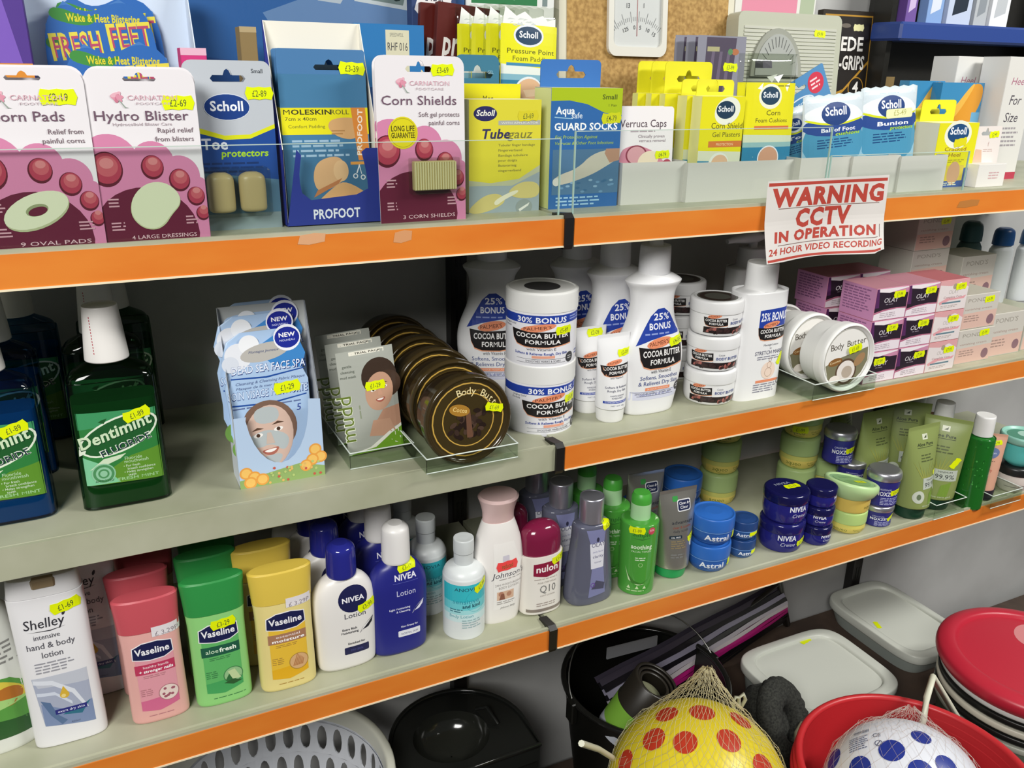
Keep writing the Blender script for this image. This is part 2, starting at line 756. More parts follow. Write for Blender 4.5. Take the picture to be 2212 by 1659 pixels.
def shelf(x0, x1, zl, label, strip=True, marks=()):
    t = thing('metal_shelf', label, 'shelf', ((x0 + x1) / 2, 0, zl), group='metal shelves of the display unit')
    h = (x1 - x0) / 2
    M = MB()
    extrude_x(M, [(0, 0), (.0045, .0), (.0065, -.002), (.0085, -.0052), (.0115, -.0052), (.014, -.004), (.345, -.004), (.345, -.03), (.02, -.03),
                  (.012, -.036), (.002, -.0375), (0, -.036)], -h, h, 'shelf_paint')
    M.build('tray', t)
    if strip:
        M = MB()
        extrude_x(M, [(-.0016, -.0042), (0, -.0042), (0, -.0366), (-.0016, -.0366)], -h + .003, h - .003, 'orange_strip')
        s_ = M.build('ticket_strip', t, 'orange plastic ticket strip along the shelf edge')
        M = MB()
        extrude_x(M, [(-.0026, -.0362), (.001, -.0362), (.001, -.0382), (-.0026, -.0382)], -h + .003, h - .003, '#efe2c2')
        M.build('strip_edge', s_)
        for (x, z, w, hh, k) in marks:
            a = Art(1, 1)
            R = random.Random(int(x * 1000))
            a.p([(x - h - x0 * 0 + dx * w, z + dz * hh) for dx, dz in ((-.5, -.4), (-.1, -.5), (.45, -.3), (.5, .4), (.1, .5), (-.4, .35))], k)
            pr('glue_mark', s_, a, flat(-.0017))
    for x in (-h + .02, h - .02):
        M = MB()
        sheet(M, [(0, -.03), (.3, -.03), (.335, -.10), (.335, -.03 + .0)], -.0012, .0012, 'shelf_paint')
        o = M.build('bracket', t)
        o.rotation_euler = (0, 0, pi / 2)
        o.location = (x, .008, 0)
    return t


shelf(-.487, JX - .004, L1, 'top grey metal shelf with orange strip, under the foot care packs', True,
      ((.72 - .03, -.008, .03, .012, '#d9a47a'), (.82 - .03, -.012, .022, .014, '#d5996a')))
shelf(JX + .004, 1.83, L1, 'top grey metal shelf with orange strip, carrying the warning sign', True,
      ((.7, -.02, .05, .012, '#b8783a'), (.90, -.02, .03, .012, '#c98a4d')))
shelf(-.487, JX - .004, L2, 'plain grey-edged metal shelf without a strip, under the mouthwash', False)
shelf(JX + .004, 1.83, L2, 'middle grey metal shelf with orange strip, under the white cocoa butter lotions', True)
shelf(-.487, JX - .004, L3, 'lower grey metal shelf with orange strip, under the hand and body lotions', True)
shelf(JX + .004, 1.83, L3, 'lower grey metal shelf with orange strip, under the blue cream jars', True)

for zl, nm in ((L1, 'dark joint piece between the two top shelves'), (L2, 'black joint piece where plain edge meets orange strip'),
               (L3, 'black frayed joint piece between the two lower shelves')):
    M = MB()
    extrude_x(M, [(-.004, -.003), (.002, .0025), (.012, .001), (.03, -.001), (.03, -.0385), (-.001, -.041), (-.0035, -.036)], -.0075, .0045, 'black_rubber')
    o = M.build('joint_cover')
    o.location = (JX, 0, zl)
    tag(o, nm, 'joint piece', 'joint pieces between the shelves')

for i, x in enumerate((-.487, JX, 1.552)):
    M = MB()
    box(M, x - .014, .347, 0, x + .014, BACK - .0005, 2.2, '#1b1918', .002)
    for q in range(34):
        z = .3 + q * .05
        box(M, x - .006, .3462, z, x - .002, .347, z + .03, '#050505')
        box(M, x + .002, .3462, z, x + .006, .347, z + .03, '#050505')
    tag(M.build('shelf_upright'), ('dark slotted upright out of sight past the mouthwash', 'dark slotted upright behind the joint of the two shelf bays',
        'dark slotted upright behind the white lidded boxes')[i], 'upright', 'slotted uprights of the display unit')

M = MB()
extrude_x(M, [(.001, DECK), (.345, DECK), (.345, DECK - .03), (.011, DECK - .03), (.011, 0), (.001, 0)], -1.2, 2.9, 'floor_lino')
tag(M.build('base_deck'), 'dark brown base deck under the bottom row of tubs and boxes', 'base deck')


# ================================================================ middle shelf (S2)
def face_a(x, y):
    return math.atan2(EYE.x - x, y - EYE.y)


def body(root, keys, w, d, h, k, name='body', n=44, z0=0, label=None, dn=6):
    secs = dense([(q[0] * h, q[1] * w / 2, q[2] * d / 2, q[3] if len(q) > 3 else 2) for q in keys], dn)
    loft(MB(), secs, k, n).build(name, root, label)
    return secs


def prn(name, root, art, secs, a0=None, cu=None, label=None):
    """print laid on a lofted body"""
    mx = max(q[1] for q in secs)
    return pr(name, root, art, onloft(secs, a0), cu or mx / 9, [q[0] for q in secs], label)


def sticker(root, secs, x, z, txt, w=.028, rot=0, a0=None, k=YEL):
    a = tagart(x, z, txt, w, rot, k)
    for i, (vs, ts, kk, n) in enumerate(a.L):
        a.L[i] = (vs, ts, kk, n + 34)
    return prn('price_sticker', root, a, secs, a0, w / 8)


def stickf(root, y, x, z, txt, w=.028, rot=0, k=YEL):
    a = tagart(x, z, txt, w, rot, k)
    for i, (vs, ts, kk, n) in enumerate(a.L):
        a.L[i] = (vs, ts, kk, n + 34)
    return pr('price_sticker', root, a, flat(y))


# ---- mouthwash
def mouthwash(name, label, x, y, w, h, shell, liquid, price):
    t = thing(name, label, 'mouthwash bottle', (x, y, S2), group='mouthwash bottles')
    d = w * .5
    keys = [(0, .88, .86, 4), (0, .88, .86, 4), (.02, .99, .98, 5), (.06, 1, 1, 5), (.6, .97, .97, 5), (.655, .93, .92, 4.5), (.69, .84, .84, 3.5), (.72, .6, .7, 2.6), (.745, .38, .6, 2), (.77, .36, .58, 2)]
    secs = body(t, keys, w, d, h, 'T#' + shell, 'bottle')
    lk = [(q[0], q[1] * .955, q[2] * .94, q[3]) for q in keys if q[0] < .56]
    lk[0] = lk[1] = (.008, .84, .8, 4)
    lk.append((.555, .97 * .95, .97 * .94, 5))
    body(t, lk, w, d, h, 'G#' + liquid, 'liquid')
    M = MB()
    loft(M, dense([(.755 * h, .235 * w, .235 * w), (.755 * h, .235 * w, .235 * w), (.765 * h, .24 * w, .24 * w), (.985 * h, .195 * w, .195 * w),
                   (h, .185 * w, .185 * w), (h, .185 * w, .185 * w), (h * .996, .14 * w, .14 * w)]), '#e9e6e2', 40)
    c = M.build('cap', t)
    a = Art(w, h)
    for i in range(13):
        a.r(-.13, .79 + i * .014, -.122, .798 + i * .014, '#b0223c')
    prn('seal_print', c, a, [(.765 * h, .24 * w, .24 * w, 2), (.985 * h, .195 * w, .195 * w, 2)], None, .004)
    a = Art(w, h)
    a.p([(-.42, .14), (.43, .13), (.43, .50), (-.42, .515)], '#2f7d3c').p([(-.42, .14), (.43, .13), (.43, .3), (.1, .27), (-.2, .2)], '#5d8f2c')
    a.p([(-.42, .14), (-.05, .14), (-.25, .25), (-.42, .29)], '#7fc79a').p([(-.42, .515), (.43, .5), (.43, .46), (-.42, .43)], '#3f9560')
    a.e(0, .385, .46, '#e3ecd9', .215, 20).e(0, .385, .435, '#1f5a2b', .192, 20)
    a.p([(-.44, .33), (-.36, .335), (-.38, .31), (-.45, .295)], '#e3ecd9').p([(-.2, .46), (-.14, .45), (-.1, .475), (-.16, .47)], '#1f5a2b')
    a.t('Dentimint', -.02, .372, '#0c3a1c', w=.86, sz=.062, b=1, rot=17, sh=.15).t('Dentimint', -.025, .376, '#cfe3c0', w=.84, sz=.06, b=1, rot=17, sh=.15)
    a.t('FLUORIDE', .07, .313, '#dfe9d8', w=.6, sz=.036, b=1, rot=17).t('FLUORIDE', .072, .313, '#1a2a3c', w=.585, sz=.033, rot=17)
    a.p([(-.2, .27), (.05, .285), (-.02, .262), (-.2, .235), (-.36, .22)], '#cfe0c2')
    a.t('Fluoride', .12, .25, '#b9d9b0', sz=.017).t('mouthwash', .15, .233, '#b9d9b0', sz=.017)
    for i, q in enumerate(('• For fresh', 'breath confidence', '• Helps strengthen', 'teeth')):
        a.t(q, .0 + (i % 2) * .04, .212 - i * .016, '#d7ead0', sz=.0125, al='l')
    a.t('FRESH MINT', .15, .146, '#9cc98e', w=.46, sz=.015, b=1)
    a.e(-.22, .195, .13, '#8fc4a0').e(-.22, .195, .115, '#4c8d5a', ring=.03).e(-.22, .195, .06, '#4c8d5a', ring=.02).t('APPROVED', -.22, .152, '#1d4a2a', w=.2)
    prn('label', t, a, secs)
    sticker(t, secs, .22 * w, .478 * h, price, .029, 16)
    return t


x, y, w, h = fit(S2, 280, 1093, 660, 203, .5)
mg = mouthwash('mouthwash_bottle', 'green mouthwash bottle with white cap standing alone at the front edge', x, y, w, h, '8fae98', '2a7038', '£1-89')
dup(mg, (x - .004, y + .115, S2), 'green mouthwash bottle with white cap, behind the front green one', drop=('price_sticker',))
dup(mg, (x + .012, y + .225, S2), 'green mouthwash bottle at the back of its row, only its cap showing', drop=('price_sticker',))
x2 = x - .118
mb = mouthwash('mouthwash_bottle', 'blue mouthwash bottle with white cap cut by the edge of the photo', x2, y + .005, w, h, '7fa5c0', '1478a5', '£1-89')
dup(mb, (x2 + .0, y + .12, S2), 'blue mouthwash bottle with white cap, second in its row', drop=('price_sticker',))
dup(mb, (x2 + .02, y + .23, S2), 'blue mouthwash bottle with white cap, last in its row at the back', drop=('price_sticker',))


# ---- face spa sachets in their open display box
def face(a, cx, cz, s_, ar, skin, lips, hair=None, mask=None):
    """a printed portrait: s_ half width as a fraction of the face width, ar = w/h"""
    v = s_ * ar
    if hair:
        a.e(cx + s_ * .08, cz + v * .42, s_ * 1.12, hair, s_ * 1.15)
    a.e(cx, cz, s_, skin, s_ * 1.38, -12)
    if mask:
        a.s([(cx - .9 * s_, cz - .0 * v), (cx - .5 * s_, cz + .25 * v), (cx + .1 * s_, cz + .35 * v), (cx + .9 * s_, cz - .05 * v), (cx + .6 * s_, cz - .75 * v), (cx + .1 * s_, cz - .25 * v),
             (cx - .5 * s_, cz - .45 * v)], mask).s([(cx - .5 * s_, cz + 1.3 * v), (cx + .5 * s_, cz + 1.3 * v), (cx + .5 * s_, cz + .6 * v), (cx - .5 * s_, cz + .6 * v)], mask)
        a.s([(cx - .6 * s_, cz - .85 * v), (cx + .6 * s_, cz - .7 * v), (cx + .2 * s_, cz - 1.3 * v), (cx - .2 * s_, cz - 1.3 * v)], mask)
    for q in (-.42, .42):
        a.e(cx + q * s_, cz + (.22 + q * .2) * v, s_ * .19, '#f3efe9', s_ * .09, 8).e(cx + q * s_, cz + (.22 + q * .2) * v, s_ * .08, '#4a3428')
        a.p([(cx + (q - .26) * s_, cz + (.42 + q * .2) * v), (cx + (q + .26) * s_, cz + (.48 + q * .2) * v), (cx + q * s_, cz + (.56 + q * .2) * v)], '#5b4233')
    a.p([(cx - .06 * s_, cz + .2 * v), (cx + .1 * s_, cz + .2 * v), (cx + .22 * s_, cz - .28 * v), (cx - .14 * s_, cz - .28 * v)], '#c99a80' if not mask else '#c9b5a8')
    a.s([(cx - .4 * s_, cz - .52 * v), (cx + .02 * s_, cz - .5 * v), (cx + .42 * s_, cz - .42 * v), (cx + .2 * s_, cz - .76 * v), (cx - .15 * s_, cz - .78 * v)], lips)
    a.s([(cx - .3 * s_, cz - .55 * v), (cx + .32 * s_, cz - .48 * v), (cx + .13 * s_, cz - .64 * v), (cx - .12 * s_, cz - .65 * v)], '#f6f0ea')


def spa_art(w, h):
    a = Art(w, h)
    ar = w / h
    a.p([(-.34, .02), (.3, .02), (.48, .3), (.5, .62), (.44, .7), (.5, .8), (.42, .93), (.25, .98), (.0, .9), (-.2, .95), (-.42, .86), (-.38, .72), (-.46, .6), (-.5, .3)], '#a9c4e4')
    a.p([(.0, .9), (.25, .98), (.42, .93), (.5, .8), (.44, .7), (.1, .74), (-.1, .86)], '#3f86c9').e(-.3, .83, .16, '#e4e7ee').e(-.16, .9, .12, '#eef0f4').e(-.4, .78, .1, '#d5dbe6')
    a.e(.02, .84, .3, '#b9b6b0', .11, 8)
    a.e(.3, .92, .165, '#f0f2fa').e(.3, .92, .15, '#1c2a96', .13).t('NEW', .3, .925, '#ffffff', w=.2, sz=.03, b=1).t('NOUVEAU', .3, .895, '#dfe4ff', w=.19, sz=.014)
    a.t('Montagne Jeunesse', .0, .84, '#3a4a78', w=.36, sz=.018, sh=.3)
    a.t('DEAD SEA FACE SPA', .04, .705, '#17357c', w=.9, sz=.058, b=1, sh=.12).t('DEAD SEA FACE SPA', .035, .709, '#eaf2ff', w=.89, sz=.054, sh=.12)
    a.p([(-.42, .685), (.0, .672), (.46, .7), (.46, .692), (0, .66), (-.42, .676)], '#1f4c9c')
    a.t('Cleansing & Cleansing Fabric Masque', .04, .632, '#51628f', w=.84, sz=.02, sh=.3).t('Masque de la mer Morte', -.08, .6, '#51628f', w=.6, sz=.018, sh=.3)
    a.t('SOIN VISAGE MER MORTE', .0, .53, '#17357c', w=.97, sz=.058, b=1, sh=.12).t('SOIN VISAGE MER MORTE', -.004, .534, '#d9eaff', w=.96, sz=.053, sh=.12)
    a.p([(-.46, .5), (.0, .485), (.46, .515), (.46, .507), (0, .473), (-.46, .49)], '#1f4c9c')
    a.g(-.44, .465, .9, '#5f6f9c', 1, .02)
    face(a, -.06, .24, .3, ar, '#d3b5a5', '#b06a5a', '#7a5f50', '#b4bcbd')
    a.e(-.38, .19, .13, '#6f9a4a').t('5', .34, .4, '#3b4f9c', sz=.05, sh=.2)
    return a


p = atz(617, 1047, S2)
t = thing('display_box', 'open face spa display box with fruit print holding mask sachets', 'display box', (.162, .046, S2), rx=-1.5)
bw, bd, bh = .1, .05, .207
M = MB()
sheet(M, rrect(-bw / 2, 0, bw / 2, bh, .002), bd - .0008, bd, '#b9bcba', back='#8fa3b5')
for s_ in (-1, 1):
    pts = [(0, 0), (bd, 0), (bd, bh), (bd - .006, bh), (0, .088)]
    M.add([(s_ * bw / 2, q[0], q[1]) for q in pts], [(0, 1, 2, 3, 4)], 'P#dfe6ee')
    M.add([(s_ * (bw / 2 - .0008), q[0], q[1]) for q in pts], [(0, 1, 2, 3, 4)], 'P#c9ccd0')
box(M, -bw / 2, 0, 0, bw / 2, bd, .001, 'P#b9bcba')
M.build('carton', t)
M = MB()
n = 14
u_ = [(-bw / 2, 0), (bw / 2, 0), (bw / 2, .098), (.036, .1)] + [(.036 * cos(pi * i / n) * (1 if i < 7 else 1.05), .1 - .075 * sin(pi * i / n)) for i in range(1, n)] + [(-.036, .088), (-bw / 2, .088)]
sheet(M, u_, 0, .0008, 'P#b5cbe6', back='P#c9ccd0')
fp = M.build('front_panel', t)
a = Art(bw, bh)
a.p([(-.5, 0), (.5, 0), (.5, .06), (.2, .1), (-.2, .07), (-.5, .05)], '#93b06a')
R = random.Random(3)
for cx, cz in ((-.42, .09), (-.33, .06), (-.38, .03), (.4, .17), (.46, .12), (.36, .11), (-.24, .04), (.28, .08)):
    a.e(cx, cz, .075, '#e8a24a').e(cx, cz, .055, '#f2c268')
for i in range(26):
    a.e(R.uniform(-.2, .45), R.uniform(.01, .1), .016, R.choice(('#c75a4a', '#e0b86a', '#b5c97a')))
pr('fruit_print', fp, a, flat(0))
sw, sh_ = .095, .17
sp0 = None
for i, (dx, dz, yy) in enumerate(((-.004, .012, .012), (-.009, .03, .024), (.0, .037, .036), (-.002, .042, .044))):
    lb = ('blue and white mud mask sachet at the front of the display box', 'mud mask sachet second in the display box', 'mud mask sachet third in the display box',
          'mud mask sachet at the back of the display box')[i]
    loc = (.162 + dx, .046 + yy, S2 + dz * .9 + .003)
    if i == 0:
        sp0 = thing('mask_sachet', lb, 'face mask sachet', loc, group='mud mask sachets', rx=-7, ry=-1)
        M = MB()
        secs = []
        loft(M, [(z * sh_, sw / 2 * q, .0004 + .003 * f, 3) for z, q, f in ((0, .6, 0), (.02, .68, .2), (.3, .96, 1), (.62, 1, 1), (.7, .9, 1), (.8, 1, .8), (.93, .84, .4), (.985, .5, .1))], '#a9c4e4', 36)
        M.build('pouch', sp0)
        a = spa_art(sw, sh_)
        pr('print', sp0, a, flat(-.0036))
        stickf(sp0, -.0036, .022, .098, '£1-29', .032, 4)
    else:
        dup(sp0, loc, lb, drop=('price_sticker',))


# ---- mudd sachets
def pillow(M, w, h, t_, k, nx=12, nz=14, zig=False):
    """a sealed sachet: flat edges, plump middle"""
    vs, fs = [], []
    def th(u, v):
        return .0003 + t_ / 2 * max(0, (1 - abs(u) ** 2.6)) ** .7 * max(0, (1 - abs(v) ** 3.5)) ** .8
    for sgn in (-1, 1):
        for j in range(nz + 1):
            for i in range(nx + 1):
                u, v = -1 + 2 * i / nx, -1 + 2 * j / nz
                z = h * (v + 1) / 2
                if zig and j in (0, nz) and i % 2:
                    z += .0022 * (1 if j else -1)
                vs.append((u * w / 2, sgn * th(u, v), z))
    m = (nx + 1) * (nz + 1)
    for j in range(nz):
        for i in range(nx):
            a = j * (nx + 1) + i
            fs.append((a, a + 1, a + nx + 2, a + nx + 1))
            fs.append((m + a, m + a + nx + 1, m + a + nx + 2, m + a + 1))
    for i in range(nx):
        fs.append((i + 1, i, m + i, m + i + 1))
        a = nz * (nx + 1) + i
        fs.append((a, a + 1, m + a + 1, m + a))
    for j in range(nz):
        a = j * (nx + 1)
        fs.append((a, a + nx + 1, m + a + nx + 1, m + a))
        a += nx
        fs.append((a + nx + 1, a, m + a, m + a + nx + 1))
    M.add(vs, fs, k, True)
    gu = [-1 + 2 * i / nx for i in range(nx + 1)]
    def mp(u, v, o):
        uu, vv = min(max(u / (w / 2), -1), 1), min(max(v / h * 2 - 1, -1), 1)
        return (u, -th(uu, vv) - o, v)
    return mp


def mud_art(w, h):
    a = Art(w, h)
    ar = w / h
    a.r(-.5, 0, .5, 1, '#a9aca3', .03)
    a.r(-.28, .955, .34, .99, '#e6e3d4', .01).t('TRIAL PACK', .05, .963, '#3c3a30', w=.46, sz=.018, b=1)
    a.p([(.0, .18), (.5, .22), (.5, .42), (.2, .4), (-.05, .22)], '#b98d74')
    a.e(.2, .72, .32, '#3b2c22', .34).e(.34, .64, .24, '#453226')
    face(a, .17, .58, .25, ar, '#c2977d', '#a85b4c')
    a.p([(.0, .31), (.3, .3), (.42, .12), (-.1, .16)], '#c2977d')
    a.p([(-.5, 0), (.5, 0), (.5, .23), (.25, .17), (-.1, .05), (-.5, .01)], '#e8e8dc').p([(-.5, 0), (.5, 0), (.5, .2), (.3, .15), (0, .04), (-.5, .004)], '#6d9c28')
    a.t('mudd', -.34, .36, '#e9eedb', w=.86, sz=.145, rot=90, b=1).t('mudd', -.34, .36, '#66782f', w=.86, sz=.14, rot=90)
    for i, q in enumerate(('gentle', 'cleansing', 'mud mask')):
        a.t(q, -.34, .85 - i * .05, '#5b6257', sz=.026, al='c')
    a.g(-.2, .35, .26, '#8a9478', 1, .02, rot=90)
    a.t('1', .37, .12, '#e7f0cf', sz=.04)
    return a


mw, mh = .073, .135
mu = thing('mask_sachet', 'grey green mud sachet with smiling woman, at the front of its three', 'face mask sachet', (.288, .082, S2 + .003), 0, 'trial mud sachets', -6, -3)
M = MB()
mp = pillow(M, mw, mh, .006, '#a9aca3')
M.build('pouch', mu)
pr('print', mu, mud_art(mw, mh), mp, .006, [mh * i / 14 for i in range(15)])
a = tagart(.008, .087, '£1-29', .027, 0)
for i, q in enumerate(a.L):
    a.L[i] = (*q[:3], q[3] + 34)
pr('price_sticker', mu, a, mp, .004)
dup(mu, (.284, .118, S2 + .004), 'grey green mud sachet in the middle of its three', drop=('price_sticker',))
dup(mu, (.280, .154, S2 + .006), 'grey green mud sachet at the back of its three', drop=('price_sticker',))


def clear_tray(label, x0, y0, x1, y1, z, hf, hb, name='clear_tray'):
    t = thing(name, label, 'plastic tray', ((x0 + x1) / 2, (y0 + y1) / 2, z))
    w, d = (x1 - x0) / 2, (y1 - y0) / 2
    M = MB()
    box(M, -w, -d, 0, w, d, .0012, 'T#f7faf6')
    M.build('base', t)
    M = MB()
    box(M, -w, -d, .0013, w, -d + .0012, hf, 'T#f4f8f4')
    M.build('front_wall', t)
    M = MB()
    for s_ in (-1, 1):
        xx = s_ * (w - .0006)
        pts = [(-d + .0013, .0013), (d, .0013), (d, hb), (-d + .0013, hf)]
        vs = [(xx - .0006, *q) for q in pts] + [(xx + .0006, *q) for q in pts]
        M.add(vs, [(3, 2, 1, 0), (4, 5, 6, 7)] + [(i, (i + 1) % 4, (i + 1) % 4 + 4, i + 4) for i in range(4)], 'T#f5f9f5')
        tubepath(M, [(xx, -d + .0013, hf), (xx, d, hb)], .0009, '#dfe8e2', 5)
    tubepath(M, [(-w, -d, hf), (w, -d, hf)], .0009, '#dbe5de', 5)
    tubepath(M, [(-w, -d, 0.001), (w, -d, 0.001)], .0008, '#cfd9d0', 5)
    M.build('rim', t)
    return t


clear_tray('clear plastic tray in front of the grey green mud sachets', .243, .045, .326, .2, S2, .022, .02)


# ---- body butter jars lying on edge, lids to the aisle
def butter(name, label, x, y, z, r, th, colb, coll, printer, group, rx=0, lidk=None):
    """axis along y, lid face at y"""
    t = thing(name, label, 'body butter jar', (x, y, z), 0, group, rx)
    q = Matrix.Rotation(-pi / 2, 4, 'X') @ Matrix.Identity(4)
    M = MB()
    loft(M, dense([(.35 * th, .93 * r, .93 * r), (.35 * th, .93 * r, .93 * r), (.9 * th, .9 * r, .9 * r), (.98 * th, .84 * r, .84 * r), (th, .75 * r, .75 * r), (th, .75 * r, .75 * r)]), colb, 48, xf=q)
    M.build('tub', t)
    M = MB()
    loft(M, dense([(.004, .86 * r, .86 * r), (.0022, .91 * r, .91 * r), (0, .93 * r, .93 * r), (0, .965 * r, .965 * r), (.003, r, r), (.003, r, r), (.36 * th, .985 * r, .985 * r), (.36 * th, .985 * r, .985 * r)], 3), coll, 56, xf=q)
    l_ = M.build('lid', t)
    a = Art(2 * r, 2 * r)
    printer(a)
    pr('lid_print', l_, a, lambda u, v, o: (u, .0038 - o, v - r))
    return t


def cocoa_print(a):
    a.e(0, .5, .428, '#3a2e12')
    a.e(0, .5, .415, '#c9a24a', ring=.014).e(0, .5, .30, '#c9a24a', ring=.012)
    R = random.Random(5)
    for i in range(46):
        an, rr = R.uniform(0, 2 * pi), R.uniform(.02, .26)
        a.e(rr * cos(an) * .95, .44 + rr * sin(an) * .75, R.uniform(.035, .05), R.choice(('#2b1d17', '#3a2a22', '#241711', '#4a372c')), .026, R.uniform(0, 180))
    a.p([(-.02, .3), (.05, .3), (.02, .62), (-.03, .62)], '#6b4a38')
    a.e(-.1, .62, .12, '#a87a2e', .065, -14).t('Cocoa', -.1, .6, '#f0d48a', w=.17, sz=.05, rot=-14)
    a.t('Cosmetic', .06, .81, '#8a6a2c', w=.2, sz=.03, rot=-8)
    for i, ch in enumerate('Body Butter'):
        an = rad(106 - i * 8.8)
        a.t(ch, .335 * cos(an), .47 + .335 * sin(an) - .02, '#e9d9a4', sz=.08, rot=math.degrees(an) - 90)


bc = aty(1005, 893, .0)
br = .0575
zc = L2 + br + .0022
bj = None
for i, yy in enumerate((-.006, .052, .108, .164, .220, .276)):
    lb = ('brown cocoa body butter jar lying on edge at the front of its row', 'dark cocoa body butter jar on edge, second in the brown row', 'dark cocoa body butter jar on edge, third in the brown row',
          'dark cocoa body butter jar on edge, fourth in the brown row', 'dark cocoa body butter jar on edge, fifth in the brown row', 'dark cocoa body butter jar on edge, last in the brown row')[i]
    loc = (.3826 + (i == 0) * -.002, yy, zc - (i == 0) * .001)
    if i == 0:
        bj = butter('body_butter_jar', lb, *loc, br, .052, 'G#2a2013', 'G#6b5a2c', cocoa_print, 'cocoa body butter jars', -3)
        a = tagart(.034, .012, '£1-69', .025, -14)
        for j, q in enumerate(a.L):
            a.L[j] = (*q[:3], q[3] + 40)
        pr('price_sticker', bj, a, flat(.0015))
    else:
        dup(bj, loc, lb, rx=-3, drop=('price_sticker',))
for o in bj.children:
    if o.name.startswith('lid') and o.type == 'MESH':
        o.data.materials[0] = mat('G#3a2f1a')
clear_tray('clear plastic tray holding the row of brown body butter jars', .321, -.0135, .444, .338, L2 + .0003, .02, .02)


def coco_print(a):
    a.e(0, .5, .43, '#b9b7ad').e(0, .5, .415, '#e9e7e2')
    a.p([(-.4, .42), (-.2, .5), (.1, .56), (.38, .62), (.4, .42), (.3, .25), (.1, .1), (-.15, .1), (-.33, .22)], '#7d7a5f')
    a.e(.0, .3, .2, '#5b4634', .19).e(.0, .3, .17, '#e7dfd8', .16).e(.02, .29, .1, '#b7a898', .09)
    a.e(.24, .45, .12, '#a3805a', .07, 40).e(-.2, .2, .1, '#efe6dd', .06)
    a.e(-.22, .46, .13, '#8a5f31', .055, 10).t('Coconut', -.22, .445, '#f0dcae', w=.2, sz=.035, rot=10)
    for i, ch in enumerate('Body Butter'):
        a.t(ch, -.3 + i * .06, .63 + .006 * i, '#5d564c', sz=.095, rot=4)


cr = .0545
cj = None
for i, (xx, yy) in enumerate(((1.012, -.004), (1.003, .062), (.997, .125))):
    lb = ('white coconut body butter jar on edge at the shelf front', 'white coconut body butter jar on edge, second in its row', 'white coconut body butter jar on edge, last in its row')[i]
    loc = (xx, yy, L2 + cr + .002)
    if i == 0:
        cj = butter('body_butter_jar', lb, *loc, cr, .056, '#e6e6e2', '#eeeeea', coco_print, 'coconut body butter jars', -2)
        a = tagart(.012, .014, '£1-69', .028, 10)
        for j, q in enumerate(a.L):
            a.L[j] = (*q[:3], q[3] + 40)
        pr('price_sticker', cj, a, flat(.0015))
    else:
        dup(cj, loc, lb, drop=('price_sticker',))
clear_tray('clear plastic tray around the white coconut butter jars', .940, -.012, 1.069, .19, L2 + .0003, .026, .026)


# ---- cocoa butter range: shared print
def cocoa_badge(a, x, z, s_, ar, extra=True, va=.8):
    """orange oval over a black banner; s_ = banner width as a fraction of the face width"""
    v = s_ * ar * va
    a.e(x - .06 * s_, z + .31 * v, .28 * s_, '#e8906a', .1 * s_ * va, 9)
    a.t("PALMER'S", x - .07 * s_, z + .265 * v, '#5a2a1c', w=.44 * s_, sz=.085 * v, rot=6)
    a.p([(x - .5 * s_, z + .24 * v), (x - .2 * s_, z + .19 * v), (x + .15 * s_, z + .2 * v), (x + .48 * s_, z + .24 * v), (x + .5 * s_, z - .17 * v), (x + .1 * s_, z - .24 * v),
         (x - .25 * s_, z - .235 * v), (x - .4 * s_, z - .18 * v), (x - .47 * s_, z - .02 * v)], '#e8a27c')
    a.p([(x - .5 * s_, z + .25 * v), (x - .2 * s_, z + .2 * v), (x + .15 * s_, z + .21 * v), (x + .48 * s_, z + .25 * v), (x + .5 * s_, z - .14 * v), (x + .1 * s_, z - .215 * v),
         (x - .25 * s_, z - .21 * v), (x - .4 * s_, z - .15 * v), (x - .47 * s_, z)], '#1e1b1c')
    a.t('COCOA BUTTER', x + .01 * s_, z + .04 * v, '#f2f0ee', w=.86 * s_, sz=.125 * v, b=1).t('FORMULA', x + .02 * s_, z - .13 * v, '#f2f0ee', w=.56 * s_, sz=.11 * v, b=1)
    if extra:
        a.t('with Vitamin E', x, z - .31 * v, '#4c4c55', w=.46 * s_, sz=.075 * v)


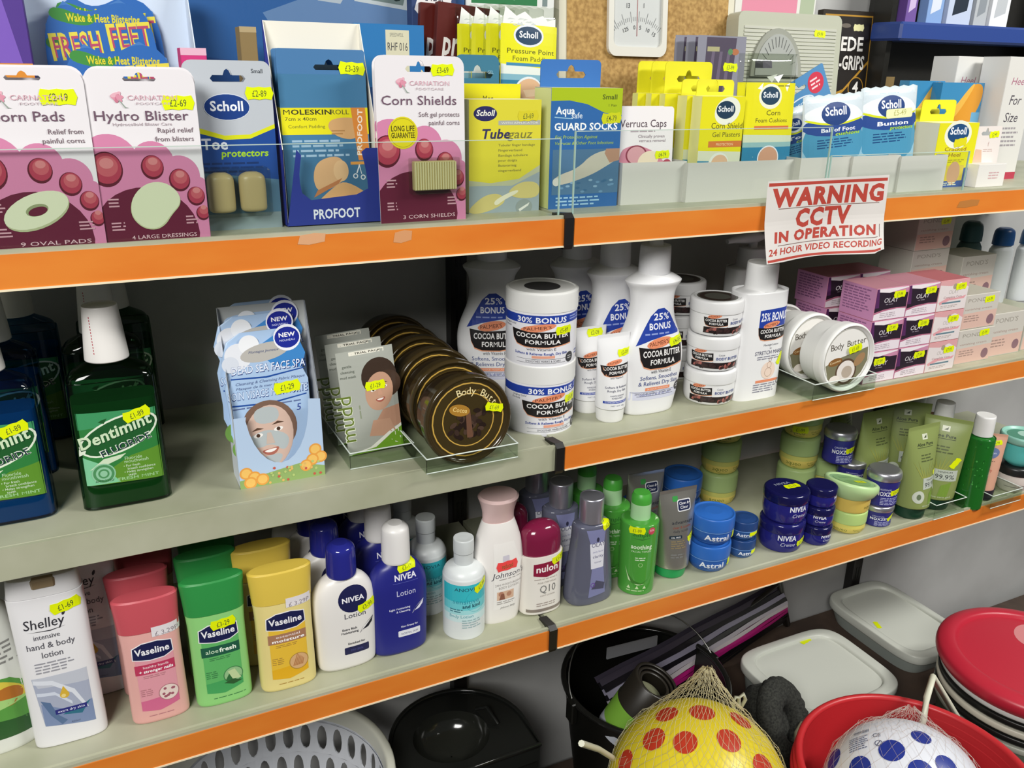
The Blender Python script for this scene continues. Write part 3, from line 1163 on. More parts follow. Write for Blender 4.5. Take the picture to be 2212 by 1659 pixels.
def bonus_jar(label, x, y, z, w, h, da):
    t = thing('cream_jar', label, 'cocoa butter jar', (x, y, z), 0, 'large bonus cocoa butter jars')
    r = w / 2
    secs = body(t, [(0, .93, .93), (0, .93, .93), (.015, .97, .97), (.72, .98, .98), (.73, .98, .98), (.73, .98, .98)], w, w, h, '#e9e9ee', 'jar', 56)
    M = MB()
    loft(M, dense([(.735 * h, r, r), (.735 * h, r, r), (.96 * h, r, r), (.985 * h, .985 * r, .985 * r), (h, .93 * r, .93 * r), (h, .93 * r, .93 * r), (h, .91 * r, .91 * r), (.99 * h, .89 * r, .89 * r), (.99 * h, .89 * r, .89 * r)], 4), '#e6e6e3', 56)
    l_ = M.build('lid', t)
    a = Art(w, w)
    a.e(0, .5, .25, '#3b3a3b')
    pr('lid_print', l_, a, lambda u, v, o: (u, v - r, .99 * h + o))
    a = Art(w, h)
    a.r(-.85, .585, .95, .70, '#2440a0').t('30% BONUS', .0, .60, '#f2f4fb', w=.72, sz=.075, b=1).g(.42, .655, .3, '#8fa0d8', 2, .035)
    a.t('Original Solid', -.5, .545, '#3a3a48', sz=.03, sh=.2, al='c').t('Formula', -.55, .505, '#3a3a48', sz=.03, sh=.2)
    cocoa_badge(a, 0, .37, .9, w / h, va=.56)
    a.t('Softens & Relieves Rough, Dry Skin', 0, .152, '#3c4d9a', w=.78, sz=.035, b=1)
    a.r(-.13, .105, .19, .142, '#e8a58c').r(-.36, .09, .36, .094, '#3c3c44').r(-.36, .035, .36, .039, '#3c3c44')
    a.t('SMOOTHES MARKS & SCARS', .03, .05, '#3c3c44', w=.5, sz=.028).e(.44, .09, .075, '#3a3a3e').g(.4, .1, .09, '#b5b5b8', 2, .03)
    a.g(.58, .14, .14, '#6a78b5', 2, .04)
    prn('label', t, a, secs, face_a(x, y) + da, .004)
    sticker(t, secs, .2, 0, '', .001) if 0 else None
    sticker(t, secs, (.32) * w, .49 * h, '£5-89', .026, 3, face_a(x, y) + da)
    return t


x, y, w, h = fit(S2, 1162, 940, 792, 152)
h = (topz(x, y, 617) - S2) / 2
bonus_jar('lower of two stacked white 30% bonus cocoa butter jars', x, y, S2, w, h, .42)
bonus_jar('upper of two stacked white 30% bonus cocoa butter jars', x, y, S2 + h + .0006, w, h, 0.03)


def tube(label, x, y, z, w, h, cap, bodyc, art, rz=0, group=None, capk=None, flipw=1.0, cat='tube', name='lotion_tube', capr=.37, caph=.17, rx=0, ry=0, crimp=None):
    """tube standing on its cap, flat sealed end up"""
    t = thing(name, label, cat, (x, y, z), rz, group, rx, ry)
    M = MB()
    c = caph * h
    loft(M, dense([(0, capr * w * .93, capr * w * .93), (0, capr * w * .93, capr * w * .93), (.02 * h, capr * w, capr * w), (c, capr * w * 1.06, capr * w * 1.06), (c, capr * w * 1.06, capr * w * 1.06)], 3), cap, 32)
    M.build('cap', t)
    secs = dense([(c, .41 * w, .39 * w), (c, .41 * w, .39 * w), (c + .02 * h, .42 * w, .40 * w), (.55 * h, .46 * w, .27 * w), (.8 * h, .485 * w, .13 * w, 2.3), (.93 * h, .5 * w, .03 * w, 3),
                  (.96 * h, .5 * w, .008 * w, 4), (.96 * h, .5 * w, .008 * w, 4), (h, .5 * w, .008 * w, 4)], 5)
    loft(MB(), secs, bodyc, 36).build('tube_body', t)
    if art:
        a = Art(w, h)
        art(a)
        prn('print', t, a, secs)
    return t, secs


def cocoa_tube(a):
    ar = a.w / a.h
    cocoa_badge(a, 0, .6, .86, ar)
    a.t('Softens & Relieves', .0, .405, '#3a3d5c', w=.66, sz=.026).t('Rough, Dry Skin', .0, .365, '#3a3d5c', w=.56, sz=.026)
    a.t('HANDS•ELBOWS', 0, .312, '#3a3d5c', w=.42, sz=.018).t('KNEES•FEET', 0, .285, '#3a3d5c', w=.34, sz=.018)
    a.r(-.36, .235, .36, .262, '#2440a0').t('CONCENTRATED CREAM', 0, .241, '#f2f4fb', w=.66, sz=.016)
    a.t('NET WT. 60g', 0, .2, '#6a7085', w=.4, sz=.015)


x, y, w, h = fit(S2, 1315, 918, 720, 80)
t, secs = tube('white cocoa butter hand tube standing on its cap at the shelf edge', x, y, S2, w, h, '#e8e8e6', '#e9e9ea', cocoa_tube, group='cocoa butter hand tubes')
sticker(t, secs, .0145, .79 * h, '£2-09', .024, 4)
q = dup(t, (x - .012, y + .043, S2), 'white cocoa butter hand tube behind the front one', drop=('price_sticker',))
sticker(q, secs, .006, .93 * h, '£2-09', .026, 0)


def lotion_art(a):
    ar = a.w / a.h
    a.p([(-.46, .33), (-.34, .41), (-.2, .50), (-.08, .54), (.04, .542), (.16, .51), (.34, .41), (.42, .385), (.1, .38), (-.2, .36)], '#2440a0')
    a.t('25%', .0, .475, '#f2f4fb', w=.3, sz=.04, b=1).t('BONUS', -.02, .42, '#f2f4fb', w=.42, sz=.038, b=1).g(-.3, .39, .6, '#8fa0d8', 1, .02)
    cocoa_badge(a, .02, .25, .86, ar)
    a.t('Softens, Smoothes', .0, .122, '#3c4d8a', w=.74, sz=.026).t('& Relieves Dry Skin', .0, .086, '#3c4d8a', w=.78, sz=.026)
    a.r(-.26, .052, .22, .072, '#e8906a').t('24 HOUR MOISTURE', -.02, .056, '#f6d8c8', w=.42, sz=.011)
    a.r(-.5, .044, .3, .046, '#4a4a55').t('SMOOTHES MARKS • TONES SKIN', -.08, .029, '#4a4a55', w=.7, sz=.011).r(-.4, .018, .3, .02, '#4a4a55')
    a.e(.41, .055, .085, '#4a4a4e').g(.36, .06, .1, '#c9c9cc', 2, .014)


def lotion(label, x, y, w, h):
    t = thing('lotion_bottle', label, 'lotion bottle', (x, y, S2), 0, 'tall cocoa butter lotion bottles')
    d = w * .55
    secs = body(t, [(0, .74, .8, 2.6), (0, .74, .8, 2.6), (.012, .8, .9, 2.8), (.1, .87, .95, 3), (.14, .9, .97, 3), (.3, 1, 1, 3), (.42, .96, .95, 2.8), (.56, .72, .8, 2.5), (.66, .64, .76, 2.3), (.74, .68, .8, 2.2),
                    (.79, .82, 1.0, 2.1), (.805, .8, .98, 2.1), (.83, .6, .85, 2), (.845, .42, .72, 2), (.86, .38, .66, 2)], w, d, h, '#ebebec', 'bottle')
    M = MB()
    loft(M, dense([(.84 * h, .2 * w, .2 * w), (.84 * h, .2 * w, .2 * w), (.845 * h, .215 * w, .215 * w), (.985 * h, .205 * w, .205 * w), (1 * h, .19 * w, .19 * w), (1 * h, .19 * w, .19 * w), (1 * h, .1 * w, .1 * w), (1 * h, .1 * w, .1 * w),
                   (1.03 * h, .09 * w, .09 * w), (1.03 * h, .09 * w, .09 * w)], 3), '#e8e8ea', 32)
    M.build('cap', t)
    a = Art(w, h)
    a.r(-.48, .1, .44, .155, '#d9dbee')
    lotion_art(Shift(a, 0.03, .105, .84))
    a.t('200ml / 6.8 fl. oz', -.02, .125, '#8a90c0', w=.5, sz=.014)
    prn('label', t, a, secs)
    return t, secs


class Shift:
    """the same print moved up the face and narrowed"""
    def __init__(s, a, dx, dz, sx=1):
        s.a, s.dx, s.dz, s.w, s.h, s.sx = a, dx, dz, a.w, a.h, sx
    def p(s, pts, k, holes=()):
        s.a.p([(x * s.sx + s.dx, z + s.dz) for x, z in pts], k)
        return s
    def r(s, a, b, c, d, k, rr=0):
        s.a.r(a * s.sx + s.dx, b + s.dz, c * s.sx + s.dx, d + s.dz, k, rr)
        return s
    def e(s, x, z, r, k, rz=None, *q, **kw):
        s.a.e(x * s.sx + s.dx, z + s.dz, r * s.sx, k, (rz or r) * (s.sx if not rz else 1), *q, **kw)
        return s
    def t(s, txt, x, z, k, w=None, **kw):
        s.a.t(txt, x * s.sx + s.dx, z + s.dz, k, w * s.sx if w else None, **kw)
        return s
    def g(s, x, z, w, *q, **kw):
        s.a.g(x * s.sx + s.dx, z + s.dz, w * s.sx, *q, **kw)
        return s


x, y, w, h = fit(S2, 1415, 895, 528, 132, .55)
lo, secs = lotion('white cocoa butter lotion bottle with 25% bonus band at the front', x, y, w, h)
sticker(lo, secs, .3 * w, .445 * h, '£4-89', .03, 6)
LH, LW = h, w
dup(lo, (x - .024, y + .064, S2), 'white cocoa butter lotion bottle behind the front one', drop=('price_sticker',))
dup(lo, (x - .05, y + .13, S2), 'white cocoa butter lotion bottle third in its row', drop=('price_sticker',))
q = aty(1062, 620, .24)
dup(lo, (q.x, .24, S2), 'shaded white lotion bottle behind the bonus jar stack', rz=-24, drop=('price_sticker',))


def cocoa_pot(label, x, y, z, w, h, da):
    t = thing('cream_jar', label, 'body butter jar', (x, y, z), 0, 'small cocoa butter jars')
    r = w / 2
    secs = body(t, [(0, .82, .82), (0, .82, .82), (.04, .9, .9), (.2, .96, .96), (.62, .97, .97), (.62, .97, .97)], w, w, h, '#e9e9e9', 'jar', 48)
    M = MB()
    loft(M, dense([(.63 * h, r * .98, r * .98), (.63 * h, r * .98, r * .98), (.66 * h, r, r), (.92 * h, r, r), (.98 * h, .96 * r, .96 * r), (h, .88 * r, .88 * r), (h, .88 * r, .88 * r), (.985 * h, .84 * r, .84 * r), (.985 * h, .84 * r, .84 * r)], 4), '#e7e7e7', 48)
    l_ = M.build('lid', t)
    a = Art(w, w)
    a.e(0, .5, .38, '#5b5a52').e(0, .5, .34, '#3a2c27', ring=.1)
    pr('lid_print', l_, a, lambda u, v, o: (u, v - r, .985 * h + o))
    a = Art(w, h)
    a.r(-.42, .1, .62, .28, '#2b1f20')
    R = random.Random(9)
    for i in range(26):
        a.e(R.uniform(-.38, .58), R.uniform(.13, .24), .045, R.choice(('#3d2a2a', '#1c1415', '#7a4a44', '#a8645c')), .028, R.uniform(0, 90))
    cocoa_badge(a, -.2, .42, .46, w / h, False)
    a.t('Cocoa', .12, .48, '#4a4a60', sz=.05, al='l').t('BODY BUTTER', .08, .36, '#3c4d8a', w=.5, sz=.08, al='l', b=1)
    prn('label', t, a, secs, face_a(x, y) + da, .004)
    return t


x, y, w, h = fit(S2, 1526, 878, 790, 112)
h = (topz(x, y, 640) - S2) / 3
for i in range(3):
    cocoa_pot(('bottom', 'middle', 'top')[i] + ' white cocoa body butter jar of the front stack of three', x, y, S2 + i * (h + .0005), w, h, (.1, .02, .45)[i])
q = cocoa_pot('lowest white cocoa butter jar of the stack behind', x + .02, y + .115, S2, w, h, .2)
dup(q, (x + .02, y + .115, S2 + h + .0005), 'middle white cocoa butter jar of the stack behind')
dup(q, (x + .02, y + .115, S2 + 2 * h + .001), 'white cocoa butter jar on top of the stack behind')


def stretch_art(a):
    ar = a.w / a.h
    a.p([(-.2, .545), (.48, .555), (.48, .69), (-.2, .68)], '#2440a0').t('25% BONUS', .14, .60, '#f2f4fb', w=.62, sz=.06, b=1)
    cocoa_badge(a, .12, .5, .66, ar, False)
    a.t('Massage Lotion', .12, .41, '#5a5a66', w=.34, sz=.016).t('for', .12, .385, '#5a5a66', sz=.012)
    a.t('STRETCH MARKS', .12, .345, '#4a4a66', w=.68, sz=.03).g(-.16, .325, .56, '#8a8a98', 2, .016)
    a.e(.12, .22, .16, '#f0d9c8', .16).e(.12, .205, .08, '#a58a76', .085, ring=.008).e(.13, .262, .05, '#a58a76', .06, ring=.008).e(.14, .3, .03, '#a58a76', .036, ring=.008)
    a.r(-.14, .13, .38, .15, '#e8906a').g(-.18, .112, .56, '#8a8a98', 4, .018).e(.4, .12, .05, '#6a6a70', ring=.015)


def stretch(label, x, y, w, h, pump):
    t = thing('lotion_bottle', label, 'lotion bottle', (x, y, S2), 0, 'stretch mark lotion bottles')
    d = w * .6
    secs = body(t, [(0, .92, .88, 3.2), (0, .92, .88, 3.2), (.012, .98, .96, 3.4), (.04, 1, 1, 3.6), (.75, 1, 1, 3.6), (.785, .96, .95, 3.4), (.805, .82, .85, 3), (.815, .58, .8, 2.4), (.83, .52, .75, 2)], w, d, h, '#ececec', 'bottle')
    M = MB()
    if pump:
        loft(M, dense([(.81 * h, .3 * w, .3 * w), (.81 * h, .3 * w, .3 * w), (.97 * h, .27 * w, .27 * w), (.98 * h, .26 * w, .26 * w), (.98 * h, .26 * w, .26 * w), (.98 * h, .09 * w, .09 * w), (.98 * h, .09 * w, .09 * w), (1.05 * h, .09 * w, .09 * w), (1.05 * h, .09 * w, .09 * w)], 3), '#e6e6e8', 28)
        M.build('collar', t)
        M = MB()
        tubepath(M, [(.24 * w, 0, 1.062 * h), (.0, 0, 1.066 * h), (-.25 * w, 0, 1.064 * h), (-.5 * w, 0, 1.058 * h), (-.66 * w, 0, 1.046 * h)], .05 * w, '#e6e6e8', 10, rs=[.06 * w, .13 * w, .1 * w, .07 * w, .05 * w])
        M.build('pump_head', t)
    else:
        loft(M, dense([(.81 * h, .28 * w, .28 * w), (.81 * h, .28 * w, .28 * w), (.985 * h, .27 * w, .27 * w), (h, .25 * w, .25 * w), (h, .25 * w, .25 * w)], 3), '#ededec', 32)
        M.build('cap', t)
    a = Art(w, h)
    stretch_art(a)
    prn('label', t, a, secs)
    return t, secs


x, y, w, h = fit(S2, 1640, 862, 566, 96, .6)
t, secs = stretch('white stretch mark lotion bottle with plain cap at the front', x, y, w, h, False)
sticker(t, secs, .38 * w, .3 * h, '', .022, 60)
stretch('white stretch mark lotion bottle with pump head, further back', aty(1607, 700, .235).x, .235, w, h * .93, True)


# ================================================================ boxes on the middle shelf
def carton(name, label, cat, x0, x1, y, z, h, d, k, art, group=None, faces=None, sideart=None, rz=0):
    """printed card box, front face on plane y"""
    w = x1 - x0
    t = thing(name, label, cat, ((x0 + x1) / 2, y, z), rz, group)
    M = MB()
    box(M, -w / 2, 0, 0, w / 2, d, h, k, .0005, faces)
    M.build('carton', t)
    a = Art(w, h)
    art(a)
    pr('print', t, a, flat(0))
    if sideart:
        a = Art(d, h)
        sideart(a)
        pr('side_print', t, a, lambda u, v, o: (-w / 2 - o, d / 2 - u, v))
    return t


def olay_dark(a):
    a.r(-.49, .02, .49, .98, '#eadfe6').p([(-.49, .26), (-.2, .33), (.2, .36), (.49, .34), (.49, .98), (-.49, .98)], '#2b1f2c')
    a.p([(-.49, .9), (-.1, .84), (.49, .95), (.49, .98), (-.49, .98)], '#efe6ea').p([(.0, .86), (.49, .95), (.49, .8), (.25, .8)], '#c98aa8')
    a.p([(-.49, .26), (-.2, .33), (.2, .36), (.49, .34), (.49, .3), (.2, .32), (-.2, .28), (-.49, .2)], '#b56a86')
    a.p([(-.49, .4), (-.36, .4), (-.42, .98), (-.49, .98)], '#55295a')
    a.t('OLAY', -.02, .54, '#d9d4d8', w=.44, sz=.15, sh=.15).g(-.16, .47, .3, '#8d8490', 1, .05).g(-.3, .2, .6, '#b5a8b0', 3, .055)


def olay_pale(a):
    a.r(-.49, .02, .49, .98, '#e3d9d8').p([(-.49, .98), (.49, .98), (.49, .72), (.2, .9), (-.1, .8), (-.49, .86)], '#dba4a6').e(.02, .78, .07, '#a99a86')
    a.t('OLAY', 0, .55, '#b9b2ae', w=.34, sz=.13, sh=.1)
    a.p([(-.45, .3), (-.2, .42), (.2, .4), (.46, .46), (.4, .36), (-.1, .34), (-.4, .22)], '#e0a0a6').t('Complete Care', .0, .41, '#a06a72', w=.62, sz=.07)
    a.r(-.34, .24, .3, .29, '#5f7f8c').g(-.36, .16, .7, '#b5a8a4', 2, .05)


OX = [1.0765 + .0708 * i for i in range(4)]
OH = .0522
pos_row = ('bottom', 'middle', 'top')
od = op = None
OG = 'small moisturiser boxes stacked three high'
for c in range(3):
    for r in range(3):
        zz = S2 + r * (OH + .0004)
        if c < 2:
            lb = f'{("pink sided", "second column")[c]} dark fronted moisturiser box, {pos_row[r]} of its front stack'
            if od is None:
                od = carton('moisturiser_box', lb, 'moisturiser box', OX[c], OX[c] + .07, .02, zz, OH, .07, 'P#c77f9c', olay_dark, OG, {'left': 'P#c78ab4', 'top': 'P#b8808c'},
                            lambda a: a.g(-.42, .88, .8, '#8c5a86', 9, .085))
                o = od
            else:
                o = dup(od, (OX[c] + .035, .02, zz), lb, drop=('price_sticker',))
        else:
            lb = f'white and pink moisturiser box, {pos_row[r]} of its stack beside the dark ones'
            if op is None:
                op = carton('moisturiser_box', lb, 'moisturiser box', OX[c], OX[c] + .07, .02, zz, OH, .07, 'P#cf8f92', olay_pale, OG, {'left': 'P#e6d3d3', 'top': 'P#b06468'})
                o = op
            else:
                o = dup(op, (OX[c] + .035, .02, zz), lb, drop=('price_sticker',))
        stickf(o, 0, (.016, .012, .016)[r] if c != 0 or r else -.004, .036 + .002 * r, '£7-99', .026, 2)
for c in range(2):
    for r in range(3):
        dup(od, (OX[c] + .03 - .002 * r, .106 + .003 * r, S2 + r * (OH + .0004)), f'dark fronted moisturiser box, {pos_row[r]} of the {("outer", "inner")[c]} stack in the row behind', drop=('price_sticker',))


def pond(a):
    a.r(-.49, .02, .49, .98, '#c9c4bb').p([(-.49, .02), (.49, .02), (.49, .5), (-.49, .46)], '#d9b6a8').t("POND'S", -.06, .78, '#9a948a', w=.66, sz=.11)
    a.t('vanishing cream', -.04, .55, '#a58a80', w=.76, sz=.06).g(-.4, .36, .5, '#a58a80', 3, .07).e(.34, .22, .1, '#8a6a72')


def pond_at(label, u0, v0, u1, vt, y=None, z=S2, group='pale face cream boxes', sticker_=True, d=.07):
    p = atz(u0, v0, z) if y is None else aty(u0, v0, y)
    y = p.y
    x1 = aty(u1, v0, y).x
    h = topz(p.x, y, vt) - z
    t = carton('face_cream_box', label, 'face cream box', p.x, x1, y, z, h, d, 'P#cbc7bd', pond, group, {'left': 'P#c3c0b4', 'top': 'P#b5b1a2'})
    if sticker_:
        stickf(t, 0, (x1 - p.x) * .22, h * .86, '£3-99', .026, 3)
    return t, x1 - p.x, h


PB, pw_, ph_ = pond_at('pale face cream box on the shelf beside the pink boxes, lower of two', 2058, 789, 2131, 716)
q = PB.location.copy()
o = dup(PB, (q.x, q.y + .003, S2 + ph_ + .0005), 'pale face cream box beside the pink boxes, upper of two', drop=('price_sticker',))
stickf(o, 0, .02, ph_ * .82, '£3-99', .026, 3)
o = dup(PB, (q.x - .035, q.y + .09, S2), 'pale face cream box at the bottom of the tall stack behind the pink boxes', drop=('price_sticker',))
for i in range(1, 4):
    o = dup(PB, (q.x - .035, q.y + .09, S2 + i * (ph_ + .0005)), ('', 'pale face cream box, second of the tall stack behind the pink boxes', 'pale face cream box, third of the tall stack behind the pink boxes',
            'pale face cream box on top of the tall stack behind the pink boxes')[i], drop=('price_sticker',))
stickf(o, 0, .022, ph_ * .8, '£3-99', .026, 3)
P2, w2, h2 = pond_at('taller cream box with peach foot, next to the two stacked pale ones', 2126, 773, 2196, 680, sticker_=False)
P3, w3, h3 = pond_at('pale cream box at the shelf end, cut by the photo edge', 2203, 757, 2275, 696, sticker_=False)
q = P2.location.copy()
for i in range(2):
    dup(P2, (q.x + .03, q.y + .10, S2 + i * (h2 + .0005)), ('tall cream box under the top one of the far stack', 'tall pale cream box with peach foot on top of the far stack')[i])
for i, (u, col) in enumerate(((2163, '#1c4f8c'), (2222, '#1a5a94'), (2092, '#20474d'))):
    p = aty(u, 540, .31)
    t = thing('shampoo_bottle', ('dark blue bottle at the back past the tall cream boxes', 'second dark blue bottle at the very end of the back row',
              'dark teal bottle in the shade behind the cream boxes')[i], 'bottle', (p.x, .31, S2), 0, 'dark bottles at the back of the middle shelf')
    hh = topz(p.x, .31, 492 if i < 2 else 478) - S2
    body(t, [(0, .9, .9), (0, .9, .9), (.02, 1, 1), (.62, 1, 1), (.74, .8, .9), (.8, .5, .6), (.82, .48, .55)], .062, .042, hh, '#dfe3e6' if i < 2 else '#3d5a5c', 'bottle', 28)
    M = MB()
    loft(M, dense([(.78 * hh, .025, .02), (.78 * hh, .025, .02), (.95 * hh, .022, .019), (hh, .013, .012), (hh, .013, .012)], 4), col, 24)
    M.build('cap', t)


# ================================================================ lower shelf (S3): lotions
LG = 'hand and body lotion bottles'


def wave_lotion(label, x, y, w, h, kb, kt, art, group):
    """flat oval bottle with a wide flip cap of the same width"""
    t = thing('lotion_bottle', label, 'lotion bottle', (x, y, S3), 0, group)
    d = w * .48
    secs = body(t, [(0, .9, .86, 2.8), (0, .9, .86, 2.8), (.012, .96, .96, 3), (.06, .98, 1, 3), (.3, .97, 1, 3), (.6, .965, .96, 2.8), (.745, 1.0, .92, 2.6), (.745, 1.0, .92, 2.6)], w, d, h, kb, 'bottle')
    ks = [(.75 * h, .505 * w, .465 * d, 2.6), (.75 * h, .505 * w, .465 * d, 2.6), (.86 * h, .52 * w, .45 * d, 2.5), (.975 * h, .54 * w, .42 * d, 2.3), (.99 * h, .535 * w, .41 * d, 2.3), (.99 * h, .535 * w, .41 * d, 2.3), (1.0 * h, .5 * w, .37 * d, 2.2)]
    M = MB()
    loft(M, dense(ks), kt, 44)
    M.build('cap', t)
    a = Art(w, h)
    art(a)
    prn('label', t, a, secs)
    return t, secs


def vas(band, l1, l2, grad, pic, old):
    def f(a):
        ar = a.w / a.h
        a.p([(-.3, .12), (.0, .1), (.33, .14), (.33, .6), (-.3, .6)], grad[0]).p([(-.3, .2), (.33, .22), (.33, .14), (.0, .1), (-.3, .12)], grad[1])
        a.p([(-.34, .545), (-.06, .525), (.18, .53), (.34, .56), (.33, .655), (.1, .68), (-.16, .675), (-.33, .64)], '#f0eef0').p([(-.325, .55), (-.06, .532), (.18, .537), (.325, .565), (.315, .65), (.1, .672), (-.16, .667), (-.315, .635)], '#1a1f4c')
        a.t('Vaseline', .0, .58, '#f2f2f6', w=.56, sz=.052, b=1)
        a.r(-.32, .42, .33, .5, band)
        if l1:
            a.t(l1, .02, .468, '#f6e9ea', w=.42, sz=.02).t(l2, .02, .432, '#ffffff', w=.56, sz=.024, b=1)
        else:
            a.t('aloe', -.14, .445, '#d6f0d0', w=.22, sz=.034).t('fresh', .13, .445, '#f4fff0', w=.29, sz=.034, b=1)
        a.g(-.2, .4, .46, grad[2], 2, .014).g(-.28, .29, .2, grad[2], 4, .016)
        a.e(.17, .235, .17, grad[2], .17).e(.17, .235, .155, pic[0], .155)
        R = random.Random(4)
        if old == 'spots':
            for i in range(9):
                a.e(.17 + R.uniform(-.1, .1), .235 + R.uniform(-.04, .04), .026, pic[1])
        elif old == 'leaf':
            a.p([(.03, .2), (.1, .25), (.3, .21), (.1, .17)], pic[1]).p([(.08, .27), (.2, .28), (.3, .19), (.15, .2)], '#c2d6a0').p([(.0, .18), (.15, .2), (.32, .17), (.16, .155)], '#2c5a30')
        else:
            for i in range(6):
                a.p([(.06 + i * .03, .2), (.085 + i * .03, .2), (.16 + i * .02, .3 - i * .01), (.145 + i * .02, .3 - i * .01)], pic[1])
        a.g(-.2, .065, .56, grad[2], 1, .014)
    return f


spec = [
    ((352, 1557, 1284, 136), '#e3aba4', '#c4525c', vas('#bd3a5c', 'healthy hands', '+ stronger nails', ('#e09aa6', '#d2688f', '#b57880'), ('#e9d5cd', '#a05a6a'), 'spots'), 'pink', '', (), ((-.006, .058), (.004, .116))),
    ((490, 1520, 1245, 130), '#8fd07c', '#2f9046', vas('#1f5a44', None, None, ('#5fb565', '#45a35c', '#3d7f4a'), ('#94c08a', '#2f6b3a'), 'leaf'), 'green', '£3-29', (.06, .67), ((.0, .06), (.008, .12))),
    ((630, 1488, 1224, 128), '#e6d58c', '#dcbf4e', vas('#a87a5c', 'essential', 'moisture', ('#e8bd3c', '#e6b020', '#b08a3c'), ('#d9ad7c', '#b87f50'), 'oat'), 'yellow', '', (), ((-.012, .062),)),
]
for (ub, vb, vt, wp), kb, kt, art, nm, price, tp, behind in spec:
    x, y, w, h = fit(S3, ub, vb, vt, wp, .48)
    t, secs = wave_lotion(f'{nm} body lotion bottle with {nm} flip cap at the shelf front', x, y, w, h, kb, kt, art, 'wide flip cap body lotions')
    if price:
        sticker(t, secs, tp[0] * w * 1.6, tp[1] * h, price, .03, 5)
    else:
        a = Art(1, 1)
        a.r(.002, .708 * h, .034, .708 * h + .013, '#e4dfe2').t('£ 3.29P', .018, .712 * h, '#8a8088', w=.026, sz=.006)
        for i, q in enumerate(a.L):
            a.L[i] = (*q[:3], q[3] + 34)
        prn('paper_price_label', t, a, secs)
    for i, (dx, dy) in enumerate(behind):
        dup(t, (x + dx, y + dy, S3), f'{nm} body lotion bottle, {("second", "third")[i]} in the row behind the front one', drop=('price_sticker', 'paper_price_label'))


# white hand and body lotion
def shelley(a):
    a.p([(-.3, .14), (.36, .1), (.36, .44), (-.36, .44)], '#a9b0c4').p([(-.36, .44), (.36, .44), (.36, .36), (-.3, .38)], '#c3c7d2')
    a.p([(-.3, .14), (.36, .1), (.36, .24), (.1, .2), (-.1, .24), (-.3, .28)], '#7f90b4').p([(-.05, .19), (.2, .17), (.34, .24), (.2, .215), (.05, .21)], '#2f6f86')
    a.p([(-.35, .43), (-.1, .41), (.16, .33), (.3, .2), (.26, .2), (.12, .31), (-.12, .385), (-.35, .405)], '#dfe3ec').p([(-.33, .35), (-.1, .34), (.1, .26), (.1, .24), (-.1, .32), (-.33, .33)], '#d3dae8')
    a.p([(-.3, .3), (-.18, .28), (-.12, .2), (.0, .15), (-.08, .13), (-.2, .2)], '#5a7398')
    a.e(.02, .31, .062, '#d9b23c').p([(-.035, .32), (.075, .32), (.02, .365)], '#d9b23c').e(.005, .305, .03, '#f0d98a')
    a.r(-.14, .198, .28, .228, '#2c2f7c').t('extra dry skin', .07, .206, '#e4e6fa', w=.36, sz=.015)
    a.t('450ml', .1, .125, '#5a6480', sz=.012)
    a.t('Shelley', -.07, .73, '#33333a', w=.52, sz=.058, sh=.08).e(.2, .795, .02, '#33333a', .045, -20).p([(-.3, .715), (.0, .705), (.2, .72), (.0, .711)], '#33333a')
    a.t('intensive', -.06, .665, '#5a5a62', w=.34, sz=.03).t('hand & body', -.03, .61, '#5a5a62', w=.62, sz=.036).t('lotion', -.03, .555, '#5a5a62', w=.28, sz=.036)
    a.g(-.28, .52, .5, '#9a9aa2', 4, .018)


x, y, w, h = fit(S3, 157, 1603, 1236, 172, .46)
t = thing('lotion_bottle', 'large white hand and body lotion bottle with grey blue swirl picture', 'lotion bottle', (x, y, S3), 0, 'white hand and body lotions')
d = w * .46
secs = body(t, [(0, .92, .86, 3), (0, .92, .86, 3), (.012, .97, .96, 3.4), (.05, .99, 1, 3.6), (.5, .97, 1, 3.4), (.86, .99, .95, 3.2), (.9, .98, .93, 3), (.9, .98, .93, 3)], w, d, h, '#e9e8ea', 'bottle')
M = MB()
loft(M, dense([(.903 * h, .485 * w, .46 * d, 3), (.903 * h, .485 * w, .46 * d, 3), (.985 * h, .46 * w, .42 * d, 3), (h, .44 * w, .38 * d, 3), (h, .44 * w, .38 * d, 3)], 3), '#e6e5e6', 44)
c = M.build('flip_cap', t)
M = MB()
box(M, -.14 * w, -.475 * d, .945 * h, .17 * w, -.2 * d, 1.002 * h, '#8d7a5c', .002)
M.build('thumb_notch', c)
a = Art(w, h)
shelley(a)
prn('label', t, a, secs)
sticker(t, secs, .24 * w, .83 * h, '£1-69', .032, 10)
q = dup(t, (x + .032, y + .073, S3), 'large white hand and body lotion bottle standing behind the front one', drop=('price_sticker',))
sticker(q, secs, .3 * w, .93 * h, '£1-69', .032, 10)

p = atz(-28, 1640, S3)
t = thing('lotion_bottle', 'white round bottle with green leaf print, cut by the photo edge', 'lotion bottle', (p.x, p.y + .04, S3), 0)
h = topz(p.x, p.y + .04, 1290) - S3
secs = body(t, [(0, .9, .9, 2.4), (0, .9, .9, 2.4), (.03, 1, 1, 2.4), (.3, 1, 1, 2.4), (.8, .8, .85, 2.4), (.95, .5, .5), (1, .4, .4)], .125, .08, h, '#e2e4dc', 'bottle')
a = Art(.125, h)
a.p([(-.5, .12), (.48, .1), (.48, .4), (.3, .5), (-.1, .55), (-.5, .55)], '#5a9a44').p([(-.5, .12), (.48, .1), (.48, .2), (-.1, .26), (-.5, .2)], '#2c5a2c').e(.22, .42, .2, '#d9c64a', .1, -30).e(.26, .38, .12, '#b5702c', .1)
a.p([(-.4, .4), (.1, .3), (.46, .34), (.1, .38)], '#a5cf7c').g(-.1, .72, .5, '#8a8a86', 5, .03)
prn('label', t, a, secs)


